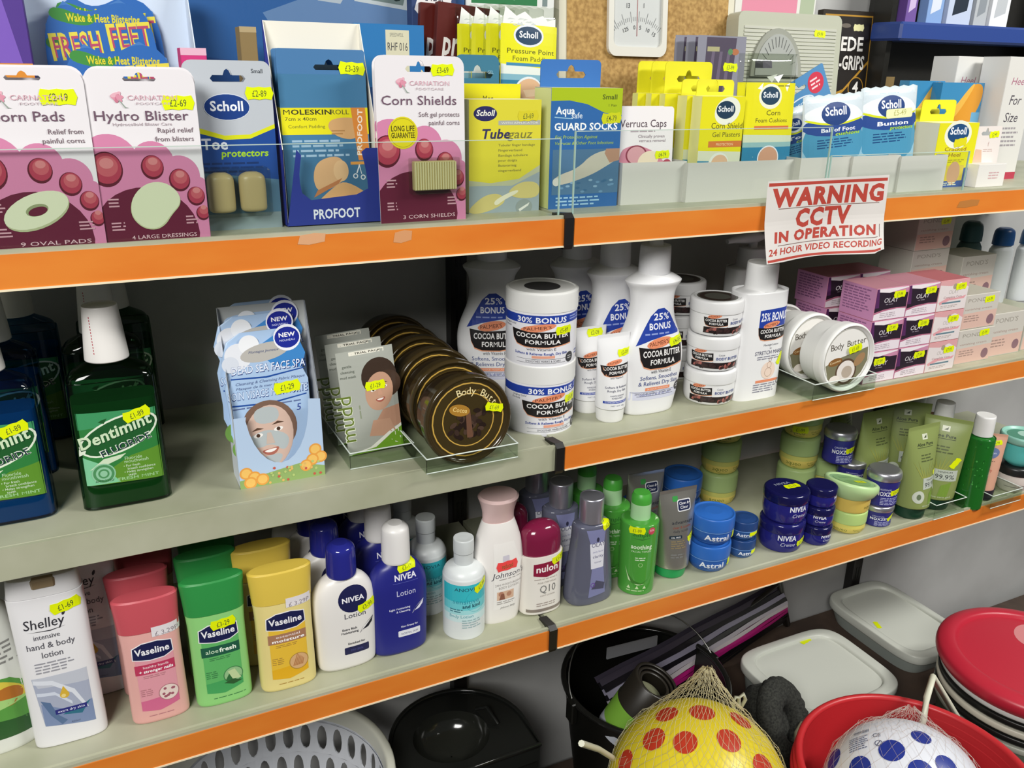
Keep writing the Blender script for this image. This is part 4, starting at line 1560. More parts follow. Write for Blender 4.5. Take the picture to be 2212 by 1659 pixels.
# white and blue body lotions with round badge
def leafmark(a, x, z, s_, k, ar, k2):
    v = s_ * ar
    a.p([(x - .5 * s_, z - .5 * v), (x - .25 * s_, z - .05 * v), (x + .1 * s_, z + .25 * v), (x + .5 * s_, z + .5 * v), (x + .4 * s_, z + .1 * v), (x + .1 * s_, z - .2 * v), (x - .3 * s_, z - .3 * v)], k)
    a.p([(x - .42 * s_, z - .4 * v), (x + .44 * s_, z + .42 * v), (x + .1 * s_, z + .22 * v), (x - .24 * s_, z - .04 * v)], k2)


def nwhite(a):
    ar = a.w / a.h
    a.e(.1, .585, .235, '#1c1f4c').t('NIVEA', .1, .565, '#f4f4f8', w=.36, sz=.04, b=1)
    a.t('Lotion', .12, .435, '#4a4a56', w=.36, sz=.042).t('Extra Rich', .02, .338, '#2c2c36', w=.24, sz=.018, b=1).t('Moisturising', .02, .31, '#2c2c36', w=.28, sz=.018, b=1)
    leafmark(a, .3, .345, .24, '#20202a', ar, '#e8e6e4')
    a.t('Enriched for', .12, .215, '#2c2c36', w=.28, sz=.017, b=1).r(-.08, .135, .32, .195, '#24264f', .02).t('DRY SKIN', .12, .155, '#4c4f8a', w=.2, sz=.018)


def nblue(a):
    ar = a.w / a.h
    a.t('NIVEA', .08, .6, '#e9e9f6', w=.38, sz=.045, b=1).r(-.14, .578, .3, .581, '#5a60b0')
    a.t('Lotion', .08, .48, '#c9cbe6', w=.34, sz=.045).t('Light Moisturising', -.04, .375, '#dfe0f4', w=.36, sz=.015, b=1).t('& Cleansing', .02, .35, '#dfe0f4', w=.24, sz=.015, b=1)
    leafmark(a, .28, .365, .22, '#e4e5f4', ar, '#24266e')
    a.t('Non-Greasy for', .12, .225, '#dfe0f4', w=.3, sz=.015, b=1).r(-.08, .15, .31, .2, '#e4e5ee', .02).t('NORMAL SKIN', .12, .165, '#50527a', w=.3, sz=.016)


def nlotion(label, x, y, w, h, kb, kc, art, group, capz, dome):
    t = thing('lotion_bottle', label, 'lotion bottle', (x, y, S3), 0, group)
    d = w * .5
    c0 = capz
    secs = body(t, [(0, .84, .82, 2.6), (0, .84, .82, 2.6), (.015, .9, .94, 2.8), (.06, .95, 1, 3), (.3, .98, 1, 3), (.5, 1, .98, 2.9), (c0 - .14, .94, .92, 2.6), (c0 - .06, .74, .82, 2.3), (c0 - .02, .52, .7, 2), (c0, .42, .62, 2)], w, d, h, kb, 'bottle')
    M = MB()
    r = .235 * w
    ks = [(c0 - .01, .97), (c0 - .01, .97), (c0, 1), (.93, .97), (.975, .85), (1, .5), (1, .5)] if dome else [(c0 - .01, .97), (c0 - .01, .97), (c0, 1), (.97, .98), (.99, .9), (1, .8), (1, .8)]
    loft(M, dense([(z * h, r * q, r * q) for z, q in ks], 4), kc, 36)
    M.build('cap', t)
    a = Art(w, h)
    art(a)
    prn('label', t, a, secs)
    return t, secs


x, y, w, h = fit(S3, 758, 1446, 1170, 137, .5)
t, secs = nlotion('white body lotion bottle with navy cap and round navy badge, at the front', x, y, w, h, '#e6e3df', 'G#262a86', nwhite, 'white lotions with navy caps', .765, True)
sticker(t, secs, .32 * w, .505 * h, '£3-99', .027, 14)
for i in range(3):
    dup(t, (x - .006 - .004 * i, y + .062 * (i + 1), S3), f'white body lotion bottle with navy cap, {("second", "third", "last")[i]} in its row', drop=('price_sticker',))
x, y, w, h = fit(S3, 872, 1413, 1128, 126, .5)
t, secs = nlotion('dark blue body lotion bottle with white domed cap, at the front', x, y, w, h, '#23267e', '#e6e4e2', nblue, 'dark blue lotions with white caps', .735, True)
sticker(t, secs, .12 * w, .69 * h, '£3-19', .027, 6)
for i in range(3):
    dup(t, (x - .004 - .006 * i, y + .064 * (i + 1), S3), f'dark blue body lotion bottle with white cap, {("second", "third", "last")[i]} in its row', drop=('price_sticker',))


def anovia(a):
    a.r(-.62, .2, .62, .6, '#cfe9ea').r(-.62, .33, .62, .6, '#6fcfd6').r(-.62, .42, .62, .6, '#38bcc8').r(-.62, .28, .62, .33, '#a5dfe2')
    a.t('ANOVIA', .02, .535, '#1d4a5c', w=.6, sz=.036).e(.26, .42, .28, '#2f9fae', .3, ring=.008)
    a.t('sensitive', .0, .40, '#2f93a8', w=.66, sz=.048).t('and kind', .14, .355, '#16485a', w=.46, sz=.038, b=1)
    a.g(-.4, .33, .4, '#2c6a7a', 2, .022).t('Body Lotion', -.12, .245, '#5aa5b0', w=.6, sz=.034).g(-.1, .21, .5, '#9ab5b8', 4, .026)


x, y, w, h = fit(S3, 1002, 1383, 1160, 91)
t = thing('lotion_bottle', 'white round bottle with turquoise label and ribbed cap', 'lotion bottle', (x, y, S3), 0, 'turquoise labelled lotions')
secs = body(t, [(0, .9, .9), (0, .9, .9), (.015, .97, .97), (.04, 1, 1), (.56, 1, 1), (.65, .96, .96), (.705, .8, .8), (.735, .5, .5), (.75, .42, .42)], w, w, h, '#dfe4e4', 'bottle')
M = MB()
r = .24 * w
loft(M, dense([(.745 * h, r * .95, r * .95), (.745 * h, r * .95, r * .95), (.86 * h, r * .97, r * .97), (.862 * h, r * 1.0, r * 1.0), (.985 * h, r, r), (h, r * .93, r * .93), (h, r * .93, r * .93), (.997 * h, r * .5, r * .5), (.997 * h, r * .5, r * .5)], 3), '#cfd4d4', 32)
M.build('cap', t)
a = Art(w, h)
anovia(a)
prn('label', t, a, secs, face_a(x, y) + .12, .004)
sticker(t, secs, .42 * w, .56 * h, '£1-99', .028, 22, face_a(x, y) + .12)
for i in range(2):
    dup(t, (x - .028 - .01 * i, y + .075 * (i + 1), S3), f'shaded white bottle with turquoise label, {("second", "third")[i]} in its row', drop=('price_sticker',))


x, y, w, h = fit(S3, 1088, 1345, 1066, 108, .6)
t = thing('lotion_bottle', 'tall white bottle with flared pale pink cap', 'lotion bottle', (x, y, S3))
d = w * .6
secs = body(t, [(0, .78, .82, 2.3), (0, .78, .82, 2.3), (.012, .83, .92, 2.4), (.2, .92, 1, 2.4), (.42, 1, 1, 2.4), (.58, .95, .96, 2.3), (.72, .76, .85, 2.2), (.8, .62, .74, 2.1), (.805, .6, .72, 2.1)], w, d, h, '#ebe7e3', 'bottle')
M = MB()
loft(M, dense([(.806 * h, .3 * w, .34 * d), (.806 * h, .3 * w, .34 * d), (.87 * h, .3 * w, .4 * d), (.94 * h, .34 * w, .5 * d), (.98 * h, .375 * w, .56 * d), (.985 * h, .375 * w, .56 * d), (.985 * h, .375 * w, .56 * d), (h, .34 * w, .5 * d)], 4), '#dfc0bd', 40)
M.build('cap', t)
a = Art(w, h)
a.p([(-.2, .66), (.2, .66), (.34, .5), (.36, .3), (.2, .12), (-.2, .12)], '#efece8')
a.t("Johnson's", .1, .385, '#4a4a55', w=.66, sz=.045, sh=.2).g(-.1, .365, .46, '#a5a09c', 1, .016).t('24H MOISTURISING', .1, .318, '#8a8480', w=.56, sz=.018).t('BODY LOTION', .1, .29, '#8a8480', w=.42, sz=.02)
a.r(-.14, .2, .2, .27, '#d9b59a').e(-.06, .25, .05, '#b5806a').e(.1, .24, .05, '#b8866c').p([(-.1, .2), (.02, .2), (.0, .25), (-.06, .25)], '#8c5a48').g(-.14, .18, .44, '#a5a09c', 2, .016)
a.t('Johnson Baby', .08, .125, '#6a6460', w=.3, sz=.016, sh=.3)
a.r(-.03, .5, .1, .56, '#cfcad6', .02)
prn('label', t, a, secs)
sticker(t, secs, .06 * w, .478 * h, 'reduced', .034, 2, None, '#ee4a4a')

x, y, w, h = fit(S3, 1178, 1328, 1122, 88, .7)
t = thing('lotion_bottle', 'cream white bottle with glossy maroon domed cap, at the front', 'lotion bottle', (x, y, S3), 0, 'maroon capped lotions')
d = w * .7
secs = body(t, [(0, .84, .82, 2.4), (0, .84, .82, 2.4), (.02, .95, .95, 2.5), (.06, .98, 1, 2.6), (.4, .97, 1, 2.6), (.67, 1, 1, 2.5), (.67, 1, 1, 2.5)], w, d, h, '#e9e4dc', 'bottle')
M = MB()
loft(M, dense([(.672 * h, .46 * w, .46 * d, 2.3), (.672 * h, .46 * w, .46 * d, 2.3), (.8 * h, .465 * w, .465 * d, 2.2), (.9 * h, .43 * w, .43 * d, 2.1), (.97 * h, .28 * w, .28 * d), (1 * h, .06 * w, .06 * d), (1 * h, .06 * w, .06 * d)], 5), 'G#7a1c3e', 40)
M.build('cap', t)
a = Art(w, h)
a.p([(-.3, .47), (.0, .44), (.33, .47), (.33, .615), (-.3, .6)], '#8a1a3c').t('nulon', .02, .505, '#f4ecec', w=.54, sz=.075, b=1)
a.g(-.28, .42, .56, '#a89c94', 1, .018).t('AGE DEFYING', .02, .375, '#a09890', w=.46, sz=.018).t('Q10', .04, .27, '#7a7a78', w=.4, sz=.085).t('LIGHT LOTION', .04, .225, '#a09890', w=.36, sz=.018)
a.g(-.22, .14, .5, '#a89c94', 2, .025).r(-.42, .05, .42, .085, '#8a7f76')
prn('label', t, a, secs)
sticker(t, secs, .32 * w, .62 * h, '£1-39', .028, 14)
dup(t, (x - .02, y + .066, S3), 'cream bottle with maroon cap hidden behind the front one', drop=('price_sticker',))


# ================================================================ lower shelf, second bay
def clarity(a):
    a.p([(-.22, .73), (.2, .72), (.17, .6), (.16, .36), (.22, .1), (-.16, .08), (-.1, .36), (-.14, .6)], '#7d80a8').p([(-.15, .6), (.17, .6), (.155, .36), (-.12, .36)], '#dcdce6')
    a.t('OLAY', .03, .565, '#4a4a6a', w=.3, sz=.04).t('daily facial', .03, .51, '#8a8ab0', w=.24, sz=.018).t('clarity', .03, .46, '#5a5a7a', w=.24, sz=.028).t('toner', .03, .41, '#7a7a9a', w=.16, sz=.02)
    a.p([(-.1, .16), (.18, .14), (.2, .2), (.0, .24)], '#4a4a60').e(-.07, .2, .05, '#6a4a9a', ring=.015).e(.02, .63, .03, '#33334a', .05)


x, y, w, h = fit(S3, 1285, 1305, 1070, 96, .62)
t = thing('toner_bottle', 'grey translucent toner bottle with silver cap and lilac label, at the front', 'toner bottle', (x, y, S3), 0, 'grey toner bottles with silver caps')
d = w * .62
kk = [(0, .9, .92, 2.6), (0, .9, .92, 2.6), (.02, .98, 1, 2.6), (.1, 1, 1, 2.6), (.3, .93, .96, 2.5), (.6, .78, .86, 2.4), (.72, .76, .82, 2.4), (.755, .7, .76, 2.3), (.77, .45, .55, 2), (.78, .4, .5, 2)]
secs = body(t, kk, w, d, h, 'G#5d5f70', 'bottle')
M = MB()
r = .235 * w
loft(M, dense([(.772 * h, r, r), (.772 * h, r, r), (.985 * h, r, r), (h, r * .92, r * .92), (h, r * .92, r * .92)], 3), 'M#c9c9d6', 36)
M.build('cap', t)
a = Art(w, h)
clarity(a)
prn('label', t, a, secs)
sticker(t, secs, .28 * w, .745 * h, '£2-49', .025, 12)
dup(t, (x - .018, y + .06, S3), 'grey toner bottle with silver cap, second in its row', drop=('price_sticker',))
dup(t, (x - .028, y + .12, S3), 'grey toner bottle with silver cap, last in its row', drop=('price_sticker',))


def soothing(a):
    a.t('Simple', .04, .63, '#2f6a2c', w=.5, sz=.045).p([(-.2, .61), (.05, .595), (.3, .615), (.05, .602)], '#2f6a2c')
    a.t('soothing', .05, .5, '#dff0d2', w=.56, sz=.045, b=1).t('FACIAL TONER', .05, .462, '#cfe8c2', w=.52, sz=.02).g(-.1, .4, .34, '#dff0d2', 2, .022)
    a.e(.05, .33, .06, '#a5d08c', ring=.015).p([(-.36, .3), (-.25, .2), (-.05, .13), (.2, .12), (.0, .11), (-.24, .16)], '#cfe6b5').p([(-.3, .24), (-.1, .16), (.1, .13), (.3, .17), (.1, .118), (-.15, .13)], '#3c7a2c')
    for q in (-.22, .0, .2):
        a.p([(q - .05, .07), (q + .05, .07), (q, .105)], '#cfe6b5')
    a.g(-.28, .045, .56, '#cfe6b5', 1, .018)


x, y, w, h = fit(S3, 1370, 1287, 1062, 82)
t = thing('toner_bottle', 'clear green toner bottle with pale green flip cap, at the front', 'toner bottle', (x, y, S3), 0, 'green toner bottles')
secs = body(t, [(0, .86, .86), (0, .86, .86), (.012, .93, .93), (.05, .95, .95), (.5, 1, 1), (.69, 1, 1), (.735, .93, .93), (.745, .55, .55), (.75, .45, .45)], w, w, h, 'G#4c9c3c', 'bottle')
M = MB()
r = .26 * w
loft(M, dense([(.745 * h, r, r), (.745 * h, r, r), (.9 * h, r, r), (.9 * h, r, r)], 2), '#a9d4a0', 32)
c = M.build('cap', t)
M = MB()
loft(M, dense([(.9 * h, r, r), (.9 * h, r, r), (.96 * h, r * .98, r * .98), (h, r * .8, r * .8), (h, r * .8, r * .8)], 3), '#4aa53c', 32)
M.build('cap_top', c)
a = Art(w, h)
soothing(a)
prn('label', t, a, secs, face_a(x, y) + .1, .004)
sticker(t, secs, -.1 * w, .69 * h, '£1-99', .026, 0, face_a(x, y) + .1)
a = Art(1, 1)
a.e(.3 * w, .68 * h, .006, '#c9485a').t('50%', .3 * w, .677 * h, '#f4d8d8', w=.008)
prn('offer_seal', t, a, secs, face_a(x, y) + .1, .004)
q = dup(t, (x - .014, y + .058, S3), 'green toner bottle with flip cap, second in its row', drop=('price_sticker', 'offer_seal'))
dup(t, (x - .026, y + .116, S3), 'green toner bottle with flip cap, last in its row', drop=('price_sticker', 'offer_seal'))


def cctube(a):
    a.r(-.18, .87, -.04, .925, '#3c9448', .02).r(-.07, .76, .29, .885, '#dfe0e2', .05).r(-.05, .77, .27, .875, '#232a4c', .045)
    a.t('Clean &', .11, .83, '#f0f0f4', w=.26, sz=.028).t('Clear', .11, .788, '#f0f0f4', w=.22, sz=.03)
    a.t('advantage', .06, .635, '#2c3038', w=.58, sz=.036).t('clear & soothe', .04, .585, '#8a4a3c', w=.5, sz=.028).t('daily scrub', .0, .545, '#4a4a4c', w=.4, sz=.028)
    a.r(-.28, .475, .02, .51, '#22303c', .02).t('OIL FREE', -.13, .482, '#e9e9ea', w=.22, sz=.018).g(-.24, .44, .36, '#8a7a5a', 4, .025).e(.32, .4, .07, '#e9eef0', .1).e(.32, .4, .04, '#b5c4c2', .06).g(-.24, .29, .4, '#7a7a78', 2, .03)


x, y, w, h = fit(S3, 1442, 1258, 1056, 96)
t, secs = tube('silver scrub tube with green cap standing in front', x, y, S3, w, h, '#1f9c54', 'M#c2beb4', cctube, 0, 'silver scrub tubes', cat='scrub tube', name='scrub_tube', capr=.35, caph=.14, ry=2)
sticker(t, secs, .34 * w, .47 * h, '£3-69', .024, 25)
dup(t, (x - .012, y + .07, S3), 'silver scrub tube with green cap behind the front one', drop=('price_sticker',))


def jar(label, x, y, z, w, h, kb, kl, art, group=None, lidf=.42, da=0, cat='cream jar', bot=.86, top=1.0, ring=None, topart=None, rx=0, ry=0, bulge=1.0, n=44, domed=.0, fin=''):
    """screw-lid pot; lidf = share of the height taken by the lid"""
    t = thing('cream_jar', label, cat, (x, y, z), 0, group, rx, ry)
    r, s_ = w / 2, 1 - lidf
    secs = dense([(0, bot * .9 * r, bot * .9 * r), (0, bot * .9 * r, bot * .9 * r), (.05 * h, bot * r, bot * r), (.3 * h * s_ / .6, r * .97 * bulge, r * .97 * bulge), (s_ * .98 * h, .96 * r, .96 * r), (s_ * .98 * h, .96 * r, .96 * r)])
    loft(MB(), secs, kb, n).build('jar', t)
    M = MB()
    loft(M, dense([(s_ * h, r * .98, r * .98), (s_ * h, r * .98, r * .98), ((s_ + .06) * h, r, r), (.9 * h, top * r, top * r), (.97 * h, top * r * .95, top * r * .95), ((1 - domed) * h, top * .86 * r, top * .86 * r), ((1 - domed) * h, top * .86 * r, top * .86 * r), (h, top * .4 * r, top * .4 * r), (h, top * .4 * r, top * .4 * r)], 4), kl, n)
    l_ = M.build('lid', t)
    if ring:
        M = MB()
        loft(M, [(s_ * h - .0006, r * 1.004, r * 1.004, 2), (s_ * h + .0006, r * 1.004, r * 1.004, 2)], ring, n, False, False)
        M.build('rim_line', t)
    if topart:
        a = Art(w, w)
        topart(a)
        pr('lid_print', l_, a, lambda u, v, o: (u, v - r, h + .0001 + o))
    if art:
        a = Art(w, h)
        art(a)
        prn('label', t, a, secs, face_a(x, y) + da, .004)
    return t, secs


def astral(a):
    a.t('Astral', .1, .22, '#e9eef8', w=.6, sz=.19, b=1).g(.0, .17, .5, '#9fb8e0', 1, .05).r(-1.2, .08, 1.3, .1, '#5f8fd0')


AG = 'blue skin cream jars'
x, y, w, h = fit(S3, 1525, 1240, 1160, 92)
t1, secs = jar('larger bright blue cream jar, lower of the front stack', x, y, S3, w, h, '#2a5aa8', '#2f6cc4', astral, AG, .5, .05, bot=.84, ring='#6f9cd8', domed=.06)
sticker(t1, secs, .62 * w, .4 * h, '', .02, 70, face_a(x, y))
t2 = dup(t1, (x + .002, y, S3 + h + .0005), 'larger bright blue cream jar, upper of the front stack', rz=4)
AW, AH = w, h
x2, y2, w2, h2 = fit(S3, 1597, 1208, 1155, 60)
t1, secs = jar('smaller bright blue cream jar, lower of its stack', x2, y2, S3, w2, h2, '#2a5490', '#24467e', astral, AG, .5, .3, bot=.84, ring='#6f9cd8', domed=.06)
sticker(t1, secs, .6 * w2, .4 * h2, '', .018, 10, face_a(x2, y2))
dup(t1, (x2, y2, S3 + h2 + .0005), 'smaller bright blue cream jar, upper of its stack', rz=-18, drop=())
xx = x2 - .03
for i in range(2):
    dup(t2, (xx - .0, y + .135, S3 + i * (h + .0005)), ('blue cream jar under another in the shaded stack behind', 'blue cream jar on top of the shaded stack behind')[i], drop=('price_sticker',))
dup(t2, (xx - .075, y + .15, S3), 'single shaded blue cream jar behind the scrub tubes', drop=('price_sticker',))


def dove(a):
    a.r(-.5, .05, .95, .3, '#e2cf6a').t('aqueo', -.1, .14, '#6a7a2c', w=.4, sz=.14).p([(-.2, .1), (-.05, .06), (.1, .1), (-.05, .08)], '#5a6a2c').t('ENRICHED', .45, .2, '#8a8a3c', w=.4, sz=.06).g(.28, .15, .5, '#8a8a3c', 1, .05)


DG = 'pale green and yellow cream jars'
x, y, w, h = fit(S3, 1824, 1155, 1092, 78)
lowk = dict(group=DG, lidf=.56, bot=.88)
t1, secs = jar('pale green lidded yellow cream jar, lower of the front stack', x, y, S3, w, h, '#dcd26a', '#bcd984', dove, da=-.1, **lowk)
t2 = thing('cream_jar', 'large pale green jar with slanted lid on top of the front stack', 'cream jar', (x, y, S3 + h + .0005), 0, DG)
r = w / 2
hs = h * 1.02
secs = dense([(0, .95 * r, .95 * r), (0, .95 * r, .95 * r), (.06 * hs, 1.0 * r, 1.0 * r), (.6 * hs, 1.06 * r, 1.06 * r), (.6 * hs, 1.06 * r, 1.06 * r)])
loft(MB(), secs, '#dcc05e', 44).build('jar', t2)
M = MB()
vs = []
n = 48
lv = [(.0, 1.08), (.1, 1.22), (.45, 1.42), (.75, 1.45), (.86, 1.36), (.84, 1.22), (.80, 1.18)]
for zf, rr in lv:
    for i in range(n):
        an = 2 * pi * i / n
        lean = zf * .012 * -cos(an - .4)
        vs.append((r * rr * cos(an) - zf * .006, r * rr * sin(an), .6 * hs + zf * hs * .7 + lean))
fs = [(j * n + i, j * n + (i + 1) % n, (j + 1) * n + (i + 1) % n, (j + 1) * n + i) for j in range(len(lv) - 1) for i in range(n)]
M.add(vs, fs, '#bfe0a0', True)
M.add(vs[-n:], [tuple(range(n))], '#9ac48a')
M.build('lid', t2)
c_ = Vector((sum(v[0] for v in vs[-n:]) / n, 0, sum(v[2] for v in vs[-n:]) / n))
a = Art(1, 1)
a.e(0, 0, r * 1.0, '#8fba78').g(-.02, -.004, .04, '#6a9a5a', 4, .004).t('aqueo', .0, .014, '#3f7a4a', w=.03, sz=.006)
sl = [-.012 * cos(-.4) * .8 / (r * 1.18), -.012 * sin(.4) * .8 / (r * 1.18)]
top_ = lambda u, v, o: (c_.x + u, v, c_.z + sl[0] * u + sl[1] * v + .0003 + o)
pr('lid_print', t2, a, top_)
q = tagart(.012, -.008, '£1-99', .026, 0)
for i, l_ in enumerate(q.L):
    q.L[i] = (*l_[:3], l_[3] + 20)
pr('price_sticker', t2, q, top_)
a = Art(w, hs)
a.t('aqueo', .62, .2, '#7a7a2c', w=.4, sz=.16)
prn('label', t2, a, secs, face_a(x, y), .004)
p = aty(1722, 1000, y + .14)
t3, s3 = jar('pale green jar on the bottom of the stack behind the navy tins', p.x, y + .14, S3, w * 1.12, .062, '#c9c86a', '#a5bd7c', dove, group=DG, lidf=.56)
dup(t3, (p.x, y + .14, S3 + .0625), 'pale green jar in the middle of the stack behind the navy tins')
o = dup(t3, (p.x, y + .14, S3 + .125), 'pale green jar with yellow price tag on top of the stack behind the navy tins')
sticker(o, s3, 0, .018, '£1-99', .03, 3, face_a(p.x, y))
dup(t3, (p.x + .085, y + .15, S3), 'shaded pale green jar beside the stack behind the navy tins')
p = aty(1578, 1010, .2)
for i in range(4):
    dup(t3, (p.x, .23, S3 + i * .0625), f'shaded green and yellow jar, {("lowest", "second", "third", "topmost")[i]} of the far stack behind the bright blue jars', rz=20)


def niv(a):
    a.t('NIVEA', .22, .46, '#eceef6', w=.42, sz=.17, b=1).t('Creme', .24, .26, '#d5d8ec', w=.34, sz=.13, sh=.3)


NG = 'navy cream tins'
x, y, w, h = fit(S3, 1680, 1196, 1140, 97)
h = (topz(x, y, 1052) - S3) / 2
t1, secs = jar('large navy cream tin, lower of two stacked', x, y, S3, w, h, 'G#25257a', 'G#1d1d62', niv, NG, .34, -.12, bot=.9)
sticker(t1, secs, .56 * w, .36 * h, '£2-79', .025, 12, face_a(x, y))
t2, secs = jar('large navy cream tin, upper of two stacked', x + .001, y, S3 + h + .0005, w, h, 'G#25257a', 'G#15154a', niv, NG, .34, .22, bot=.9,
               topart=lambda a: a.t('NIVEA', -.02, .62, '#8a90a5', w=.4, sz=.09, b=1, rot=-4).t('Creme', .04, .54, '#6a7088', w=.24, sz=.05, sh=.3))
q = tagart(.008, .036, '£2-79', .03, -4)
for i, l_ in enumerate(q.L):
    q.L[i] = (*l_[:3], l_[3] + 20)
pr('price_sticker', t2, q, lambda u, v, o: (u, v - w / 2, h + .0002 + o))
x2, y2, w2, h2 = fit(S3, 1757, 1180, 1135, 66)
h2 = (topz(x2, y2, 1048) - S3) / 3
t1 = None
for i in range(3):
    lb = f'small navy cream tin, {("bottom", "middle", "top")[i]} of a stack of three'
    if i == 0:
        t1, secs = jar(lb, x2, y2, S3, w2, h2, 'G#25257a', 'G#18184c', niv, NG, .4, .4, bot=.9)
    else:
        dup(t1, (x2 + .001 * i, y2 + .0015 * i, S3 + i * (h2 + .0005)), lb, rz=(-40, 35)[i - 1])


def nox(a):
    a.t('ORIGINAL', .1, .5, '#c9ccea', w=.4, sz=.06).t('NOXZEMA', .2, .34, '#eceefa', w=.72, sz=.12, b=1).g(.0, .26, .6, '#b5b8e0', 5, .045)


XG = 'dark blue jars with silver lids'
x, y, w, h = fit(S3, 1888, 1139, 1082, 66)
t1, secs = jar('dark blue jar with silver lid, lower of the front stack', x, y, S3, w, h, '#2c2c80', 'M#c4c4cc', nox, XG, .26, -.05, bot=.92, bulge=.93)
sticker(t1, secs, .52 * w, .45 * h, '', .018, 30, face_a(x, y))
hh = topz(x, y, 1012) - S3 - h
t2, secs = jar('dark blue jar with silver lid, upper of the front stack', x + .002, y, S3 + h + .0005, w * 1.08, hh, '#2c2c80', 'M#c4c4cc', nox, XG, .24, .02, bot=.92, bulge=.93)
sticker(t2, secs, .5 * w, .45 * hh, '£3-29', .024, 10, face_a(x, y))
p = aty(1840, 1000, y + .09)
dup(t1, (p.x, y + .09, S3), 'dark blue jar at the bottom of the silver lidded stack behind', drop=('price_sticker',))
dup(t1, (p.x, y + .09, S3 + h + .0005), 'dark blue jar in the middle of the silver lidded stack behind', drop=('price_sticker',))
p2 = aty(1817, 930, y + .10)
dup(t2, (p2.x, y + .10, S3 + 2 * h + .001), 'dark blue jar with yellow tag on top of the silver lidded stack behind')


def aloe(a):
    a.r(-.1, .86, .06, .915, '#d5d9c2').p([(-.06, .875), (.03, .905), (.02, .875)], '#3c4a2c').t('Aloe Pura', -.02, .80, '#3c4630', w=.48, sz=.032, b=1).r(-.26, .782, .22, .787, '#3c4630')
    a.g(-.16, .7, .4, '#5a643c', 3, .03)
    R = random.Random(2)
    for i in range(7):
        q = -.3 + i * .1
        a.p([(q * .4 - .02, .47), (q * .4 + .02, .47), (q * 1.2, .6 + R.uniform(-.02, .06))], '#9aa050')
    a.r(-.1, .35, .38, .47, '#bcc4b8').t('MINIMUM', .14, .435, '#4a5048', w=.3, sz=.02).t('99.9%', .14, .37, '#33383a', w=.4, sz=.05).e(-.18, .27, .13, '#c9d0c0', .15).e(-.18, .27, .05, '#6a7a5c', .07)
    a.p([(.1, .3), (.3, .34), (.26, .18), (.06, .18)], '#7a9a3c').t('aloe vera gel', .12, .165, '#c9d4b5', w=.42, sz=.02)


x, y, w, h = fit(S3, 1957, 1128, 918, 94)
t, secs = tube('olive green aloe gel tube with dark green cap, at the front', x, y, S3, w, h, '#143c2a', '#8a9858', aloe, 0, 'aloe gel tubes', cat='gel tube', name='gel_tube', capr=.33, caph=.15)
sticker(t, secs, .36 * w, .52 * h, '£3-99', .024, 25)
q = dup(t, (x - .018, y + .085, S3), 'olive aloe gel tube behind the front one', drop=('price_sticker',))
dup(t, (x - .004, y + .18, S3), 'olive aloe gel tube at the back of its row beside the silver lids', drop=('price_sticker',), rz=24)
p = atz(2027, 1118, S3)
o = dup(t, (p.x + .034, p.y + .042, S3), 'olive aloe gel tube turned sideways in a clear holder', rz=-55, drop=('price_sticker',))
sticker(o, secs, .3 * w, .55 * h, '', .022, 60)
dup(t, (p.x + .034, p.y + .128, S3), 'olive aloe gel tube behind the sideways one', rz=-40, drop=('price_sticker',))
clear_tray('clear plastic holder at the foot of the sideways aloe tube', p.x - .018, p.y - .004, p.x + .062, p.y + .08, S3, .03, .03, 'clear_holder')

x, y, w, h = fit(S3, 2086, 1099, 896, 56)
t = thing('gel_bottle', 'bright green gel bottle with white cap, at the front', 'gel bottle', (x, y, S3), 0, 'green gel bottles with white caps')
secs = body(t, [(0, .9, .9), (0, .9, .9), (.01, .97, .97), (.05, 1, 1), (.7, 1, 1), (.76, .93, .93), (.785, .6, .6), (.79, .5, .5)], w, w, h, 'G#1f6a24', 'bottle')
M = MB()
loft(M, dense([(.79 * h, .36 * w, .36 * w), (.79 * h, .36 * w, .36 * w), (.98 * h, .35 * w, .35 * w), (h, .31 * w, .31 * w), (h, .31 * w, .31 * w)], 3), '#e6e5e3', 30)
M.build('cap', t)
a = Art(w, h)
R = random.Random(8)
for i in range(40):
    a.e(R.uniform(-.6, .6), R.uniform(.2, .74), R.uniform(.01, .035), R.choice(('#2f8a34', '#4aa54a', '#185a1e')), R.uniform(.01, .05))
prn('bubbles', t, a, secs, face_a(x, y), .004)
q = aty(2047, 960, y + .055)
dup(t, (q.x, y + .075, S3), 'green gel bottle with white cap, second in its row')
dup(t, (q.x + .022, y + .155, S3), 'green gel bottle with white cap, last in its row')


def pinkt(a):
    a.e(.05, .72, .26, '#6a7aa5', .2, 20).t('lotion', .05, .71, '#e6e9f4', w=.3, sz=.03).g(-.2, .6, .4, '#8a6a5c', 1, .02).t('body', 0, .45, '#c05a4a', w=.3, sz=.04)


x, y, w, h = fit(S3, 2113, 1082, 936, 58)
t, secs = tube('peach pink lotion tube with dark cap, beside the green gel bottle', x, y, S3, w, h, '#2a2230', '#d9a58c', pinkt, -42, None, cat='lotion tube', capr=.42, caph=.16)
sticker(t, secs, .15 * w, .87 * h, '£1-99', .02, 15)
dup(t, (x - .012, y + .12, S3), 'shaded peach pink lotion tube at the back of the shelf', drop=('price_sticker',))
clear_tray('clear plastic holder at the foot of the peach pink tube', x - .03, y - .045, x + .055, y + .04, S3, .026, .026, 'clear_holder')

